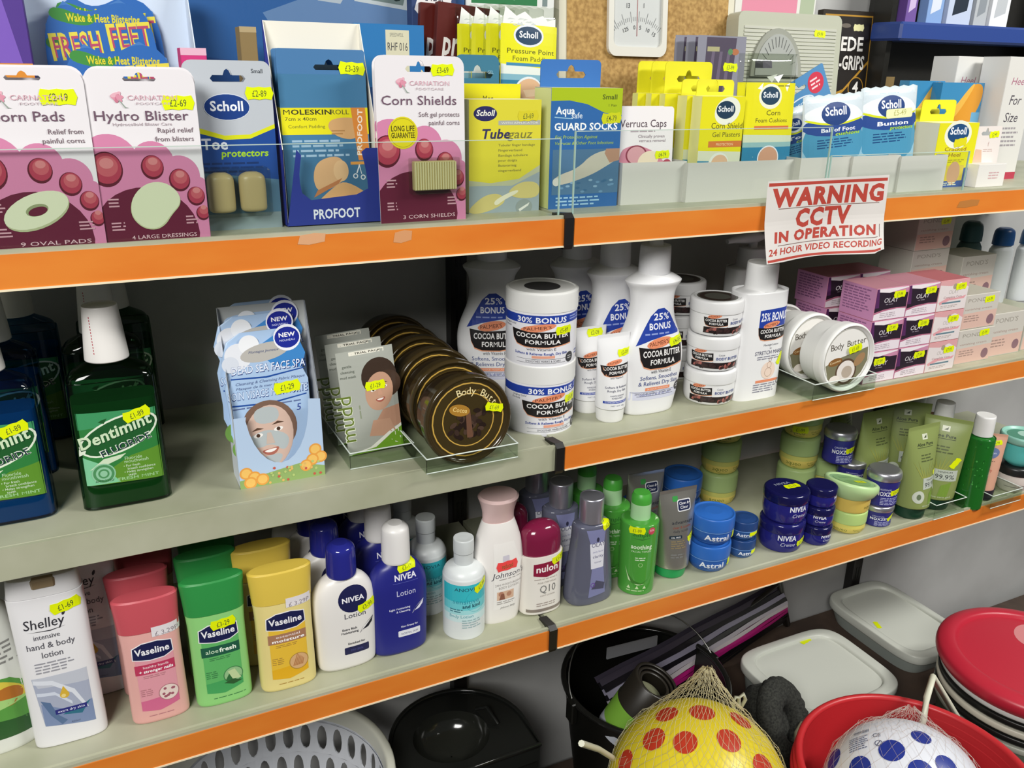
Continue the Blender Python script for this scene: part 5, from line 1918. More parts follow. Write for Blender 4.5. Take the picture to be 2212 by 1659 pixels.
x, y, w, h = fit(S3, 2180, 1066, 1000, 72)
t1, secs = jar('white jar with black lid at the shelf end, under a turquoise pot', x, y, S3, w, h, '#d9cfc8', '#1f2020', lambda a: a.r(-.2, .24, .6, .255, '#5a5450').t('cream', .3, .29, '#5a5450', w=.24, sz=.1, sh=.3), None, .32, 0, bot=.82)
t = thing('cream_pot', 'turquoise round pot with wide lid on the white jar at the shelf end', 'cream pot', (x + .002, y, S3 + h + .0005))
ht = .062
r = w / 2
loft(MB(), dense([(0, .6 * r, .6 * r), (0, .6 * r, .6 * r), (.15 * ht, .88 * r, .88 * r), (.4 * ht, .98 * r, .98 * r), (.72 * ht, r, r), (.72 * ht, r, r)]), '#5fc9c4', 44).build('pot', t)
M = MB()
loft(M, dense([(.725 * ht, 1.0 * r, 1.0 * r), (.725 * ht, 1.0 * r, 1.0 * r), (.8 * ht, 1.22 * r, 1.22 * r), (.95 * ht, 1.24 * r, 1.24 * r), (ht, 1.16 * r, 1.16 * r), (ht, 1.16 * r, 1.16 * r), (.93 * ht, 1.02 * r, 1.02 * r), (.93 * ht, 1.02 * r, 1.02 * r)], 4), '#8fc4b4', 48)
l_ = M.build('lid', t)
a = Art(1, 1)
a.e(0, 0, .9 * r, '#4a8a72').e(0.01, 0, .5 * r, '#a9cfc0')
pr('lid_print', l_, a, lambda u, v, o: (u, v, .93 * ht + o))


# ================================================================ top shelf (S1): foot care
def card(name, label, cat, x, y, w, h, k, art, hole=None, z=S1, rx=-2, ry=0, rz=0, group=None, r=.006, th=.0012, edge=None, top_only=True):
    t = thing(name, label, cat, (x, y, z), rz, group, rx, ry)
    M = MB()
    sheet(M, rrect(-w / 2, 0, w / 2, h, r, top_only=top_only), 0, th, k, [slot(*hole)[::-1]] if hole else (), edge=edge)
    M.build('card', t)
    if art:
        a = Art(w, h)
        art(a)
        pr('print', t, a, flat(0))
    return t


def lift(a, n=30):
    for i, q in enumerate(a.L):
        a.L[i] = (*q[:3], q[3] + n)
    return a


def fspan(u0, u1, v, y):
    a, b = aty(u0, v, y), aty(u1, v, y)
    return (a.x + b.x) / 2, b.x - a.x


def carnation(title, sub, foot, pad):
    def f(a):
        ar = a.w / a.h
        P_, D_ = '#cf82a6', '#611a33'
        def clip(cx, cz, r, k, rz):
            q = []
            for x, z in ell(cx, cz, r, rz * ar, 30):
                q.append((min(max(x, -.5), .5), max(z, 0)))
            a.p(q, k)
        a.p([(-.5, 0), (.5, 0), (.5, .3), (.42, .36), (.25, .46), (.0, .5), (-.25, .52), (-.5, .52)], P_)
        for cx, cz, r in ((-.36, .47, .27), (.03, .47, .2), (.27, .39, .19), (.41, .29, .15)):
            clip(cx, cz, r, P_, r * 1.05)
        clip(-.1, .04, .5, D_, .48)
        if foot:
            a.p([(-.5, 0), (.3, 0), (.34, .1), (.1, .2), (-.3, .2), (-.5, .1)], D_)
        for cx, cz, r in ((-.4, .44, .15), (.02, .445, .105), (.26, .365, .1), (.4, .265, .085), (.45, .16, .065)):
            clip(cx, cz, r, '#5a1828', r * 1.12)
            clip(cx + .004, cz + .006, r * .9, '#a83a4e', r * .98)
            clip(cx + .01, cz + .018, r * .66, '#bb5a62', r * .66)
            clip(cx + .01, cz + .035, r * .42, '#cc8080', r * .34)
        if pad == 'oval':
            a.e(-.06, .215, .3, '#aeb58c', .155, 22).e(-.065, .225, .3, '#d6dcbc', .15, 22).e(-.06, .225, .1, '#8f9970', .055, 15).e(-.055, .218, .085, D_, .04, 15)
        elif pad == 'blob':
            a.s([(-.24, .17), (-.2, .28), (-.05, .355), (.12, .355), (.24, .29), (.25, .22), (.15, .16), (.08, .1), (-.02, .07), (-.15, .09)], '#b9c095')
            a.s([(-.235, .175), (-.195, .283), (-.05, .358), (.12, .358), (.238, .293), (.246, .226), (.145, .165), (.07, .108), (-.02, .078), (-.145, .096)], '#d3dab8')
        a.g(-.42, .26, .12, '#c99aa5', 3, .02, al='l').g(-.42, .12, .14, '#c99aa5', 3, .02).g(.28, .14, .14, '#c99aa5', 3, .02)
        a.t(foot, .06, .022, '#dcb8bf', w=.62, sz=.024)
        for i in range(7):
            a.e(-.22 + .02 * cos(i), .845 + .012 * sin(i * 2), .04, ('#d992a6', '#e3b0bd', '#c9788f')[i % 3], .02, i * 50)
        a.p([(-.21, .83), (-.2, .83), (-.15, .79), (-.12, .785), (-.16, .785)], '#9aa59c')
        a.t('CARNATION', .1, .828, '#d5aab6', w=.46, sz=.028).t('FOOTCARE', .1, .802, '#c9b5bc', w=.32, sz=.014)
        a.t(title, -.02, .715, '#6f5566', w=.86 if len(title) > 9 else .64, sz=.056)
        for i, q in enumerate(sub):
            a.t(q, .44, .645 - i * .05, '#7d6a72', w=.028 * len(q), sz=.028, al='r')
    return f


CG = 'white and pink foot care cards'
CW, CH = .0975, .161
xh = aty(300, 165, .016).x
c1 = card('footcare_card', 'white and pink blister dressing card behind the clear front, front one', 'foot care card', xh, .016, CW, CH, 'P#e3dfe2',
          carnation('Hydro Blister', ('Rapid relief', 'from blisters'), '4 LARGE DRESSINGS', 'blob'), (0, CH * .95, .026, .008), group=CG, r=.013, rx=-1.2)
a = Art(CW, CH)
a.t('Hydrocolloid Blister Care', -.02, .685, '#b5a5ac', w=.54, sz=.018)
pr('small_print', c1, lift(a), flat(0))
stickf(c1, 0, .032, .131, '£2-69', .03, 0)
dup(c1, (xh + .0015, .026, S1 + .002), 'white and pink blister dressing card, second behind the clear front', drop=('price_sticker', 'small_print'))
xp = aty(47, 165, .016).x
c2 = card('footcare_card', 'white and pink corn pad card cut by the photo edge', 'foot care card', xp, .014, CW, CH, 'P#e3dfe2',
          carnation('Corn Pads', ('Relief from', 'painful corns'), '9 OVAL PADS', 'oval'), (0, CH * .95, .026, .008), group=CG, r=.013, rx=-1.2)
stickf(c2, 0, .026, .136, '£2-19', .032, 0)
dup(c2, (xp + .001, .024, S1 + .002), 'white and pink corn pad card, second behind the front one', drop=('price_sticker',))

xs, ws = fspan(812, 1000, 200, .045)
hs = topz(xs, .045, 120) - S1
c3 = card('footcare_card', 'white and pink corn shield card with yellow guarantee seal', 'foot care card', xs, .04, ws * 1.02, hs, 'P#e3dfe2',
          carnation('Corn Shields', ('Soft gel protects', 'painful corns'), '3 CORN SHIELDS', ''), (0, hs * .93, .03, .012), group=CG, r=.011, rx=-1.5)
a = Art(ws, hs)
a.e(-.22, .55, .17, '#d9cf1c').e(-.22, .55, .155, '#b5ab1a', ring=.008).t('LONG LIFE', -.22, .56, '#4a4512', w=.27, sz=.033, b=1).t('GUARANTEE', -.22, .52, '#4a4512', w=.27, sz=.033, b=1)
pr('guarantee_seal', c3, lift(a, 26), flat(0))
M = MB()
box(M, -.014, -.011, hs * .2, .036, -.002, hs * .38, '#c9bb84', .001)
for i in range(17):
    box(M, -.0135 + i * .003, -.0122, hs * .205, -.0120 + i * .003, -.011, hs * .375, '#e0d6a5')
M.build('corn_shields', c3)
M = MB()
box(M, -.018, -.0145, hs * .18, .04, -.0013, hs * .4, 'T#f4f6f2', .001)
M.build('blister', c3)
stickf(c3, 0, .026, hs * .92, '£3-69', .028, 2)
dup(c3, (xs + .003, .058, S1), 'white and pink corn shield card behind the one with the seal', drop=('price_sticker', 'guarantee_seal', 'corn_shields', 'blister'))

# toe protector card
xs, ws = fspan(397, 582, 160, .06)
hs = topz(xs, .06, 130) - S1


def scholl_oval(a, x, z, r, k='#1f3f7c', rz=None):
    a.e(x, z, r * 1.03, '#dfe6ee', (rz or r * .56) * 1.05).e(x, z, r, k, rz or r * .56).t('Scholl', x, z - r * .16 * a.w / a.h, '#eef2f8', w=r * 1.5, b=1)


def toe(a):
    a.p([(-.5, 0), (.5, 0), (.5, .62), (.2, .56), (-.1, .555), (-.5, .62)], '#1f4a94').p([(-.5, .6), (-.1, .545), (.2, .55), (.5, .61), (.5, .635), (.2, .575), (-.1, .57), (-.5, .635)], '#d9dd1c')
    a.p([(-.5, 0), (.5, 0), (.5, .3), (-.5, .36)], '#5a7f9c').r(-.5, 0, .5, .1, '#8a9aa0')
    scholl_oval(a, -.04, .735, .26, '#1c3f86')
    a.t('Small', .34, .93, '#3a4048', w=.14, sz=.025).t('Toe', -.22, .49, '#e3eaf4', w=.3, sz=.065, b=1).t('protectors', .12, .445, '#a8d42c', w=.56, sz=.042, b=1, sh=.1)
    a.g(-.4, .4, .8, '#16346c', 3, .025)


c4 = card('footcare_card', 'blue and grey toe protector card with two foam tubes', 'foot care card', xs, .058, ws * 1.03, hs, 'P#b9bfc6', toe, (-.0, hs * .905, .03, .013), r=.009, rx=-1)
for q in (-.019, .013):
    M = MB()
    loft(M, dense([(.02, .006, .005), (.02, .006, .005), (.022, .0125, .0095, 2.6), (.03, .0135, .0105, 2.8), (.052, .0135, .0105, 2.8), (.058, .0115, .009, 2.5), (.061, .006, .005), (.061, .006, .005)], 4), '#c2ac7c', 24, cx=q, cy=-.011)
    M.build('foam_tube', c4)
M = MB()
box(M, -.038, -.0235, .016, .031, -.0013, .066, 'T#f2f5f2', .003)
M.build('blister', c4)
stickf(c4, 0, .03, hs * .815, '£2-89', .029, 0)
dup(c4, (xs + .002, .082, S1), 'blue and grey toe protector card behind the front one', drop=('price_sticker',))

# moleskin counter box with packs
bw = .1065
bx = (.1923 + .2985) / 2 - .002
t = thing('display_box', 'blue counter display box with tall white back, holding moleskin packs', 'display box', (bx, .053, S1), 0)
bd, bh, fh = .06, topz(bx, .113, 48) - S1, .082
M = MB()
sheet(M, rrect(-bw / 2, 0, bw / 2, bh, .001), bd - .001, bd, 'P#ece8da', back='P#24389c')
for s_ in (-1, 1):
    pts = [(0, 0), (bd, 0), (bd, bh), (bd - .004, bh), (0, fh)]
    M.add([(s_ * bw / 2, *q) for q in pts], [(0, 1, 2, 3, 4)], 'P#2a3aa5')
    M.add([(s_ * (bw / 2 - .0009), *q) for q in pts], [(0, 1, 2, 3, 4)], 'P#efece0')
    M.add([(s_ * (bw / 2 - .0009 * e), *q) for e in (0, 1) for q in pts[2:]], [(1, 2, 5, 4)], 'P#efece0')
box(M, -bw / 2, 0, 0, bw / 2, bd, .001, 'P#efece0')
M.build('carton', t)
M = MB()
cu_ = [(-bw / 2, 0), (bw / 2, 0), (bw / 2, fh), (bw * .36, fh)] + [(bw * .33 + .006 * sin(i * pi / 8) - .002, fh - .004 - (fh - .042) * i / 4) for i in range(5)] + [(bw * .24, .032), (-bw * .24, .028)] + [(-bw * .33 - .002 * sin(i), .036 + (fh - .042) * i / 4) for i in range(5)] + [(-bw * .36, fh), ]
sheet(M, cu_, 0, .001, 'P#1c2f8c', back='P#efece0')
fp = M.build('front_panel', t)
a = Art(bw, bh)
a.t('PROFOOT', .02, .035, '#e3e6f2', w=.5, sz=.05, b=1)
pr('name_print', fp, a, flat(0))


def moleskin(a):
    a.p([(-.5, 0), (.5, 0), (.5, 1), (-.5, 1)], '#44799f').r(-.5, .0, .5, .5, '#3f6f92').r(-.5, .6, .5, .78, '#e3dc1c')
    a.t('MOLESKIN', -.2, .735, '#3a3a22', w=.56, sz=.034, b=1).t('ROLL', .17, .735, '#55552c', w=.22, sz=.034).t('7cm x 40cm', -.28, .695, '#5a5a2a', w=.36, sz=.024).t('Comfort Padding', -.22, .645, '#7a7a2c', w=.42, sz=.022)
    a.s([(.02, .66), (.06, .7), (.2, .715), (.36, .71), (.4, .6), (.3, .56), (.14, .58), (.05, .62)], '#d0a570').g(.06, .62, .2, '#b0844e', 2, .02)
    a.p([(.3, .78), (.47, .78), (.5, .42), (.36, .42)], '#d98a3c').t('PROFOOT', .42, .61, '#f4e6d2', w=.52, sz=.036, rot=86, b=1)
    a.g(-.4, .55, .66, '#9ab9d0', 4, .033)
    a.s([(-.14, .42), (.1, .46), (.2, .4), (.2, .3), (.06, .24), (-.14, .2), (-.2, .3)], '#cfa678').e(.14, .35, .09, '#d9b486', .12).s([(-.2, .12), (.06, .25), (.2, .28), (.5, .16), (.5, .1), (.3, 0), (-.2, 0)], '#d6a873').p([(-.2, .17), (.1, .26), (.15, .3), (-.15, .22)], '#b5774a')
    a.e(.31, .31, .03, '#dfe6ea', ring=.012).e(.4, .3, .03, '#dfe6ea', ring=.012).p([(.32, .33), (.335, .33), (.38, .4), (.365, .4)], '#dfe6ea').p([(.39, .32), (.38, .325), (.35, .4), (.362, .4)], '#dfe6ea').r(.26, .39, .46, .41, '#d99a4a')


pw_, ph_ = .096, topz(bx, .085, 103) - S1 - .003
M0 = None
for i, yy in enumerate((.066, .078, .09)):
    lb = ('blue moleskin roll pack at the front of the counter box', 'blue moleskin roll pack in the middle of the counter box', 'blue moleskin roll pack at the back of the counter box')[i]
    if i == 0:
        M0 = card('moleskin_pack', lb, 'moleskin pack', bx, yy, pw_, ph_, 'P#3f74a5', None, (0.008, ph_ * .905, .03, .011), z=S1 + .002, group='moleskin packs', r=.003, rx=-4)
        a = Art(pw_, ph_ * .86)
        moleskin(a)
        pr('print', M0, a, flat(0))
        stickf(M0, 0, .033, ph_ * .895, '£3-39', .03, -3)
    else:
        dup(M0, (bx, yy, S1 + .002), lb, drop=('price_sticker',))


def tbox(name, label, cat, x0, x1, y, h, d, k, art, tabh, tabk, sidek=None, topk=None, group=None, z=S1, tw=.86, rz=0):
    """carton with a hang tab standing up from its back panel"""
    w = x1 - x0
    t = thing(name, label, cat, ((x0 + x1) / 2, y, z), rz, group)
    M = MB()
    box(M, -w / 2, 0, 0, w / 2, d, h, k, .0005, {'left': sidek or k, 'top': topk or k})
    M.build('carton', t)
    a = Art(w, h)
    art(a)
    pr('print', t, a, flat(0))
    if tabh:
        M = MB()
        sheet(M, rrect(-w * tw / 2, h - .001, w * tw / 2, h + tabh, .006, top_only=True), d - .0012, d, tabk, [slot(0, h + tabh * .5, w * .36, .016)[::-1]], back='P#d8d8d0')
        M.build('hang_tab', t)
    return t


def gauz(a):
    a.r(-.5, 0, .5, 1, '#d9d03a').p([(-.5, 0), (.5, 0), (.5, .42), (.2, .3), (-.2, .27), (-.5, .3)], '#b9bd9a').p([(-.5, 0), (.5, 0), (.5, .36), (.1, .24), (-.5, .25)], '#9aa8ac')
    a.e(-.28, .88, .16, '#2a2a5c', .09).t('Scholl', -.28, .862, '#f0f0e4', w=.25, b=1, sh=.2).r(-.1, .78, .49, .82, '#a9aca5').t('WITH APPLICATOR', .2, .79, '#dfe0d4', w=.52, sz=.018)
    a.t('Tube', -.14, .665, '#33325a', w=.4, sz=.085, b=1, sh=.2).t('gauz', .2, .665, '#7a793c', w=.34, sz=.08, sh=.2)
    for i, (q, ww) in enumerate((('Tubular finger bandage', .52), ('Fingerverband', .34), ('Bandage tubulaire', .42), ('pour doigts', .27), ('Buisvormig', .26), ('vingerverband', .33))):
        a.t(q, -.1, .595 - i * .045, '#7a7640', w=ww, sz=.022, al='l')
    a.s([(-.5, .05), (-.3, .16), (-.1, .18), (.02, .12), (-.05, .06), (-.3, 0), (-.5, 0)], '#cfc27a').s([(.05, .2), (.25, .28), (.5, .26), (.5, .12), (.2, .12), (.08, .15)], '#cfc27a')
    a.s([(-.16, .09), (-.1, .13), (.1, .19), (.2, .2), (.18, .17), (-.02, .11), (-.12, .06)], '#e3e0c4').e(.28, .04, .12, '#8f9a96', .1).p([(.2, .02), (.36, .08), (.34, .05), (.22, 0)], '#dfe0d8')


h = topz(.46, .07, 215) - S1
g1 = tbox('bandage_box', 'yellow finger bandage box with line drawn hands, in front', 'bandage box', .4125, .508, .07, h, .04, 'P#d9d03a', gauz, 0, '', 'P#e9e5a0', 'P#efeccb', 'yellow bandage boxes')
stickf(g1, 0, .03, h * .86, '£3-69', .028, 2, '#d6cb2c')
t = tbox('bandage_box', 'yellow finger bandage box behind, showing only its upper edge', 'bandage box', .4135, .503, .118, topz(.46, .118, 181) - S1, .024, 'P#e0d81c', lambda a: a.r(-.5, 0, .5, 1, '#e0d81c').t('Meg', .0, .86, '#5a5620', w=.16, sz=.05, b=1), 0, '', None, 'P#d9d7b0', 'yellow bandage boxes')
xs, ws = fspan(988, 1082, 150, .1445)
card('footcare_card', 'teal hang card behind the yellow bandage boxes', 'foot care card', xs, .1445, ws, topz(xs, .1445, 118) - S1, 'P#2f6f8a', lambda a: a.t('GEL', .3, .88, '#9ac4d4', w=.14, sz=.02), (0.0, (topz(xs, .1445, 118) - S1) * .88, .036, .016), r=.008)


def aqua(a):
    a.r(-.5, 0, .5, 1, '#2f66a5').p([(-.5, 1), (.5, 1), (.5, .78), (.25, .8), (0, .87), (-.25, .9), (-.5, .895)], '#a9bf1c')
    a.t('Aqua', -.3, .79, '#eef2f4', w=.26, sz=.06, b=1).t('safe', -.14, .755, '#dfe8ee', w=.16, sz=.05).p([(-.45, .77), (-.2, .755), (-.2, .75), (-.45, .76)], '#9ac4dc')
    a.t('Small', .32, .91, '#5a6a1c', w=.22, sz=.04, b=1).t('1 Pair', .36, .85, '#5a6a1c', w=.13, sz=.022)
    a.t('GUARD SOCKS', .0, .66, '#f0f4f4', w=.9, sz=.06, b=1).t('For Protection Against', -.14, .59, '#a9c43c', w=.6, sz=.028, sh=.2).t('Verrucas & Other Foot Infections', -.02, .54, '#a9c43c', w=.84, sz=.026, sh=.2)
    a.r(-.46, .12, .5, .5, '#4f7596').s([(.1, .46), (.4, .5), (.5, .5), (.5, .42), (.34, .36), (.1, .28), (-.2, .22), (-.38, .2), (-.44, .25), (-.36, .29), (-.1, .34)], '#c2bfae').p([(.3, .5), (.5, .5), (.5, .4), (.36, .38), (.28, .46)], '#b08a72').e(-.4, .23, .05, '#d6d6cc')
    R = random.Random(6)
    for i in range(16):
        a.e(R.uniform(-.4, .45), R.uniform(.13, .24), .03, R.choice(('#6a93b4', '#3f6a8f', '#86a9c2')), .014)
    a.g(-.4, .085, .7, '#9ac4e0', 3, .03)


h = topz(.57, .07, 190) - S1
q = tbox('sock_box', 'blue and lime guard sock box with hang tab, beside the shelf joint', 'sock box', .5215, .6235, .07, h, .045, 'P#2f66a5', aqua, .033, 'P#2f6cb5', 'P#d3d99a', 'P#dfe3c4')
stickf(q, 0, .036, h * .755, '£4-79', .03, 3, '#c9cf1c')


# pressure point padding bags
def ppad(a):
    a.r(-.47, .1, .47, .91, '#e3e01c', .02).p([(-.46, .1), (.46, .1), (.46, .69), (-.46, .71)], '#dfe6e0').p([(-.46, .1), (.46, .1), (.46, .66), (-.46, .66)], '#7fb0c2').p([(-.46, .1), (.46, .1), (.46, .63), (-.46, .63)], '#2f7aa0').r(-.46, .1, .46, .54, '#2a3f7c')
    a.e(-.02, .855, .25, '#dfe3ea', .16).e(-.02, .855, .22, '#1f3f5c', .13).t('Scholl', -.02, .845, '#eef2f4', w=.32, b=1)
    a.t('Pressure Point', .02, .765, '#55561c', w=.8, sz=.026).t('Foam Padding', .04, .728, '#6a6b22', w=.66, sz=.025).r(-.38, .702, .46, .717, '#3f86b0')
    a.e(.0, .565, .25, '#dfe6ea', .24).e(.0, .565, .23, '#d9b08a', .21, 10).p([(-.1, .58), (.15, .59), (.15, .555), (-.05, .545)], '#e6c9a5').t('IMMEDIATE', .34, .6, '#e9eef4', w=.24, sz=.014).t('RELIEF', .34, .575, '#e9eef4', w=.2, sz=.02, b=1)


bag0 = None
bx0 = aty(1138, 130, .155).x
bh_ = topz(bx0, .155, 14) - S1
for i in range(4):
    lb = f'yellow foam padding bag with clear crinkled top, {("front", "second", "third", "last")[i]} of its row'
    loc = (bx0 - .012 * i, .155 + .019 * i, S1 + .001)
    if i == 0:
        bag0 = thing('padding_bag', lb, 'foam padding bag', loc, 0, 'yellow foam padding bags', -3, 2)
        M = MB()
        mp = pillow(M, .086, bh_, .011, 'T#f6f8f4', 12, 16, True)
        M.build('film', bag0)
        a = Art(.086, bh_)
        ppad(a)
        pr('print_card', bag0, a, mp, .007, [bh_ * j / 16 for j in range(17)])
        a = Art(.086, bh_)
        R = random.Random(11)
        a.p([(-.44, .91), (.44, .91), (.44, .95), (.3, .935), (.22, .96), (.05, .94), (-.08, .975), (-.22, .95), (-.4, .995)], 'P#e9ece6')  # pale patch paints the blown-out glare on the clear film top
        for j in range(10):
            x_, z_ = R.uniform(-.4, .3), R.uniform(.905, .93)
            a.p([(x_, z_), (x_ + R.uniform(.05, .14), z_ + R.uniform(-.01, .01)), (x_ + .04, z_ + R.uniform(.0, .015))], '#c9cfca')  # grey slivers paint the tone of its creases
        pr('painted_crease_glare', bag0, a, mp, .007)
    else:
        dup(bag0, loc, lb)

# white display trays
def tray(label, u0, u1, v0, vt, y, d=.07, n='display_tray'):
    x0, x1 = aty(u0, v0, y).x, aty(u1, v0, y).x
    h = topz((x0 + x1) / 2, y, vt) - S1
    t = thing(n, label, 'display tray', ((x0 + x1) / 2, y, S1), 0, 'white card display trays')
    w = x1 - x0
    M = MB()
    for q in ((-w / 2, 0, 0, w / 2, .0012, h), (-w / 2, d - .0012, 0, w / 2, d, h * 1.15), (-w / 2, .0013, .0, -w / 2 + .0012, d - .0013, h), (w / 2 - .0012, .0013, .0, w / 2, d - .0013, h), (-w / 2 + .0013, .0013, 0, w / 2 - .0013, d - .0013, .001)):
        box(M, *q, 'P#cfcdc6')
    M.build('carton', t)
    return t, (x0 + x1) / 2, w, h


t1, tx1, tw1, th1 = tray('white card tray holding the verruca cards', 1340, 1476, 442, 350, .07)
t2, tx2, tw2, th2 = tray('long white card tray holding the yellow plaster boxes', 1480, 1716, 438, 348, .062, .11)
t3, tx3, tw3, th3 = tray('short white card tray with a scuffed corner, behind the warning sign', 1720, 1826, 430, 340, .05)
t4, tx4, tw4, th4 = tray('white card tray in front of the blue foot bags', 1832, 1932, 422, 336, .046)
t5, tx5, tw5, th5 = tray('white card tray just past the edge of the warning sign', 1936, 2034, 414, 336, .042)


def verruca(a):
    a.t('Verruca Caps', -.06, .79, '#5a4a52', w=.86, sz=.08).g(-.3, .74, .6, '#b5a8ae', 1, .03).t('Clinically proven', .34, .68, '#8a7a82', w=.5, sz=.032, al='r').t('verruca removal', .36, .635, '#8a7a82', w=.5, sz=.032, al='r')
    a.s([(-.5, .2), (.5, .2), (.46, .34), (.2, .52), (-.1, .6), (-.3, .6), (-.5, .54)], '#d08a9c').e(-.18, .5, .2, '#8a3a4c', .15).e(-.18, .5, .17, '#d5a0a5', .13).e(.04, .44, .2, '#e9dcc0', .14, 20).e(.4, .38, .1, '#b0485c', .1)


xs, ws = fspan(1336, 1450, 290, .085)
hs = topz(xs, .085, 232) - S1
q = card('footcare_card', 'white verruca cap card standing in its tray', 'foot care card', xs + .002, .08, .085, hs, 'P#e9e5e5', verruca, None, z=S1 + .0012, r=.005, rx=-3, group=CG)
stickf(q, 0, .026, hs * .5, '£4-79', .024, 2)
dup(q, (xs + .001, .098, S1 + .0012), 'white verruca cap card second in its tray', drop=('price_sticker',))


def plaster(big):
    def f(a):
        a.r(-.5, 0, .5, 1, '#e3dc1c').p([(-.5, 0), (.5, 0), (.5, .46), (-.5, .48)], '#d6dcc0').p([(-.5, 0), (.5, 0), (.5, .36), (-.5, .38)], '#2f86a8')
        a.e(.1, .86, .3, '#e6ead9', .24, 20).e(.06, .87, .22, '#1f3a52', .16).t('Scholl', .06, .855, '#e9eef0', w=.36, b=1)
        a.t('Corn Shield', .12, .69, '#5a561c', w=.74, sz=.06).t('Gel Plasters', .12, .61, '#6f6a24', w=.66, sz=.05).r(-.28, .51, .5, .57, '#d07a3c').t('PROTECTION', .1, .525, '#efd4a5', w=.4, sz=.026)
        a.e(.0, .34, .24, '#dfe6d9', .22).e(.02, .34, .2, '#d9b592', .18)
    return f


PG = 'yellow plaster boxes with hang tabs'
hb = topz(.79, .075, 208) - S1
x0, x1 = aty(1510, 300, .075).x, aty(1602, 300, .075).x
b0 = tbox('plaster_box', 'yellow corn shield plaster box with small hang tab, in front', 'plaster box', x0, x1, .075, hb - .0015, .022, 'P#e3dc1c', plaster(0), .021, 'P#e6df22', 'P#eeeb9a', 'P#f0eec4', PG, z=S1 + .0015)
dup(b0, (b0.location.x - .007, .099, S1 + .0015), 'yellow corn shield plaster box directly behind the front one')
hb2 = topz(.79, .125, 203) - S1
b1 = tbox('plaster_box', 'taller yellow plaster box with wide hang tab, first of three behind', 'plaster box', b0.location.x - .062, b0.location.x + .03, .124, hb2 - .0015, .014, 'P#e3dc1c', plaster(1), .042, 'P#e6df16', 'P#eeea8a', 'P#f0eec4', PG, z=S1 + .0015)
for i in range(2):
    dup(b1, (b1.location.x - .012 * (i + 1), .1395 + .0155 * i, S1 + .0015), f'taller yellow plaster box with wide hang tab, {("second", "third")[i]} of three behind')


def cushion(a):
    a.r(-.5, .0, .5, .8, '#e3dc1c').p([(-.5, 0), (.5, 0), (.5, .43), (-.5, .44)], '#cfd9c0').p([(-.5, 0), (.5, 0), (.5, .385), (-.5, .385)], '#8fb8b8').p([(-.5, 0), (.5, 0), (.5, .35), (-.5, .35)], '#2f80a5').e(.0, .27, .22, '#dfe6ea', .2).e(.0, .27, .2, '#c99a7c', .18)
    a.e(-.04, .705, .23, '#e9ead0', .19).e(-.04, .71, .19, '#1f4058', .14).t('Scholl', -.04, .698, '#e6edf0', w=.3, b=1)
    a.t('Corn', .04, .575, '#5f5b1e', w=.3, sz=.036).t('Foam Cushions', .02, .525, '#6a6622', w=.66, sz=.03).r(-.32, .475, .4, .5, '#cf7040').g(.1, .775, .3, '#8a8620', 1, .02)


hc = topz(.86, .085, 117) - S1
x0, x1 = aty(1604, 280, .085).x, aty(1708, 280, .085).x
cb = thing('padding_bag', 'yellow foam cushion bag with clear header, standing at the tray end', 'foam padding bag', ((x0 + x1) / 2, .08, S1 + .0015), 0, None, -3)
M = MB()
mp = pillow(M, x1 - x0, hc, .012, 'T#f4f6f2', 12, 16)
M.build('film', cb)
a = Art(x1 - x0, hc)
cushion(a)
pr('print_card', cb, a, mp, .008, [hc * j / 16 for j in range(17)])
a = Art(x1 - x0, hc)
a.r(-.22, .9, -.04, .95, '#2a2a33').p([(.0, .84), (.2, .86), (.1, .8)], '#f2f4f2').p([(.25, .78), (.36, .8), (.3, .74)], '#ffffff').p([(-.3, .76), (-.2, .8), (-.22, .75)], '#f2f4f2')  # white slivers are painted glints on the clear film
pr('header_print_glints', cb, a, mp, .008)
dup(cb, (cb.location.x + .003, .098, S1 + .0015), 'yellow foam cushion bag half hidden behind the front one', rz=-8)


def insole(a):
    a.p([(-.5, 0), (.5, 0), (.5, 1), (-.5, 1)], '#8a8a98').p([(-.4, 0), (.12, 0), (.3, .99), (-.32, .99)], '#4f4658')
    for i in range(3):
        a.p([(-.3 + i * .16, .5), (-.22 + i * .16, .5), (-.14 + i * .16, .9), (-.2 + i * .16, .9)], '#6a5f74')
    a.r(-.3, .9, -.05, .93, '#a9a57c').e(.28, .9, .08, '#b0704a', .05).e(.18, .9, .05, '#5a8a5c', .05)


x0, x1 = aty(1512, 120, .2).x, aty(1616, 120, .2).x
hs = topz(x0, .2, 75) - S1
ic = card('insole_card', 'grey and purple insole card at the front of three behind the yellow boxes', 'insole card', (x0 + x1) / 2, .2, x1 - x0, hs, 'P#85858f', insole, None, group='grey insole cards', rx=-2, r=.007)
stickf(ic, 0, .018, hs * .80, '£3-99', .028, -3)
for i in range(2):
    dup(ic, (ic.location.x - .011 * (i + 1), .213 + .013 * i, S1), f'grey and purple insole card, {("second", "last")[i]} of three behind the yellow boxes', drop=('price_sticker',))


# blue tilted card, foot bags
p = aty(1790, 200, .165)
t = card('footcare_card', 'blue heel card tilted on its corner, with a red offer seal', 'foot care card', p.x - .005, .165, .1, .12, 'P#4a86b8', lambda a: a.e(.28, .82, .16, '#cf3a50').g(.18, .86, .2, '#f0d5d8', 3, .05).e(-.12, .66, .3, '#dfe6ee', .12).e(-.12, .66, .28, '#4a86b8', .1).t('PROFOOT', -.12, .645, '#eef4f8', w=.5, sz=.045, sh=.2).p([(-.5, .5), (-.3, .5), (-.2, .62), (-.5, .62)], '#d9dc1c'),
         (-.01, .104, .034, .012), z=S1 + .055, rx=-3, ry=-27, r=.003)


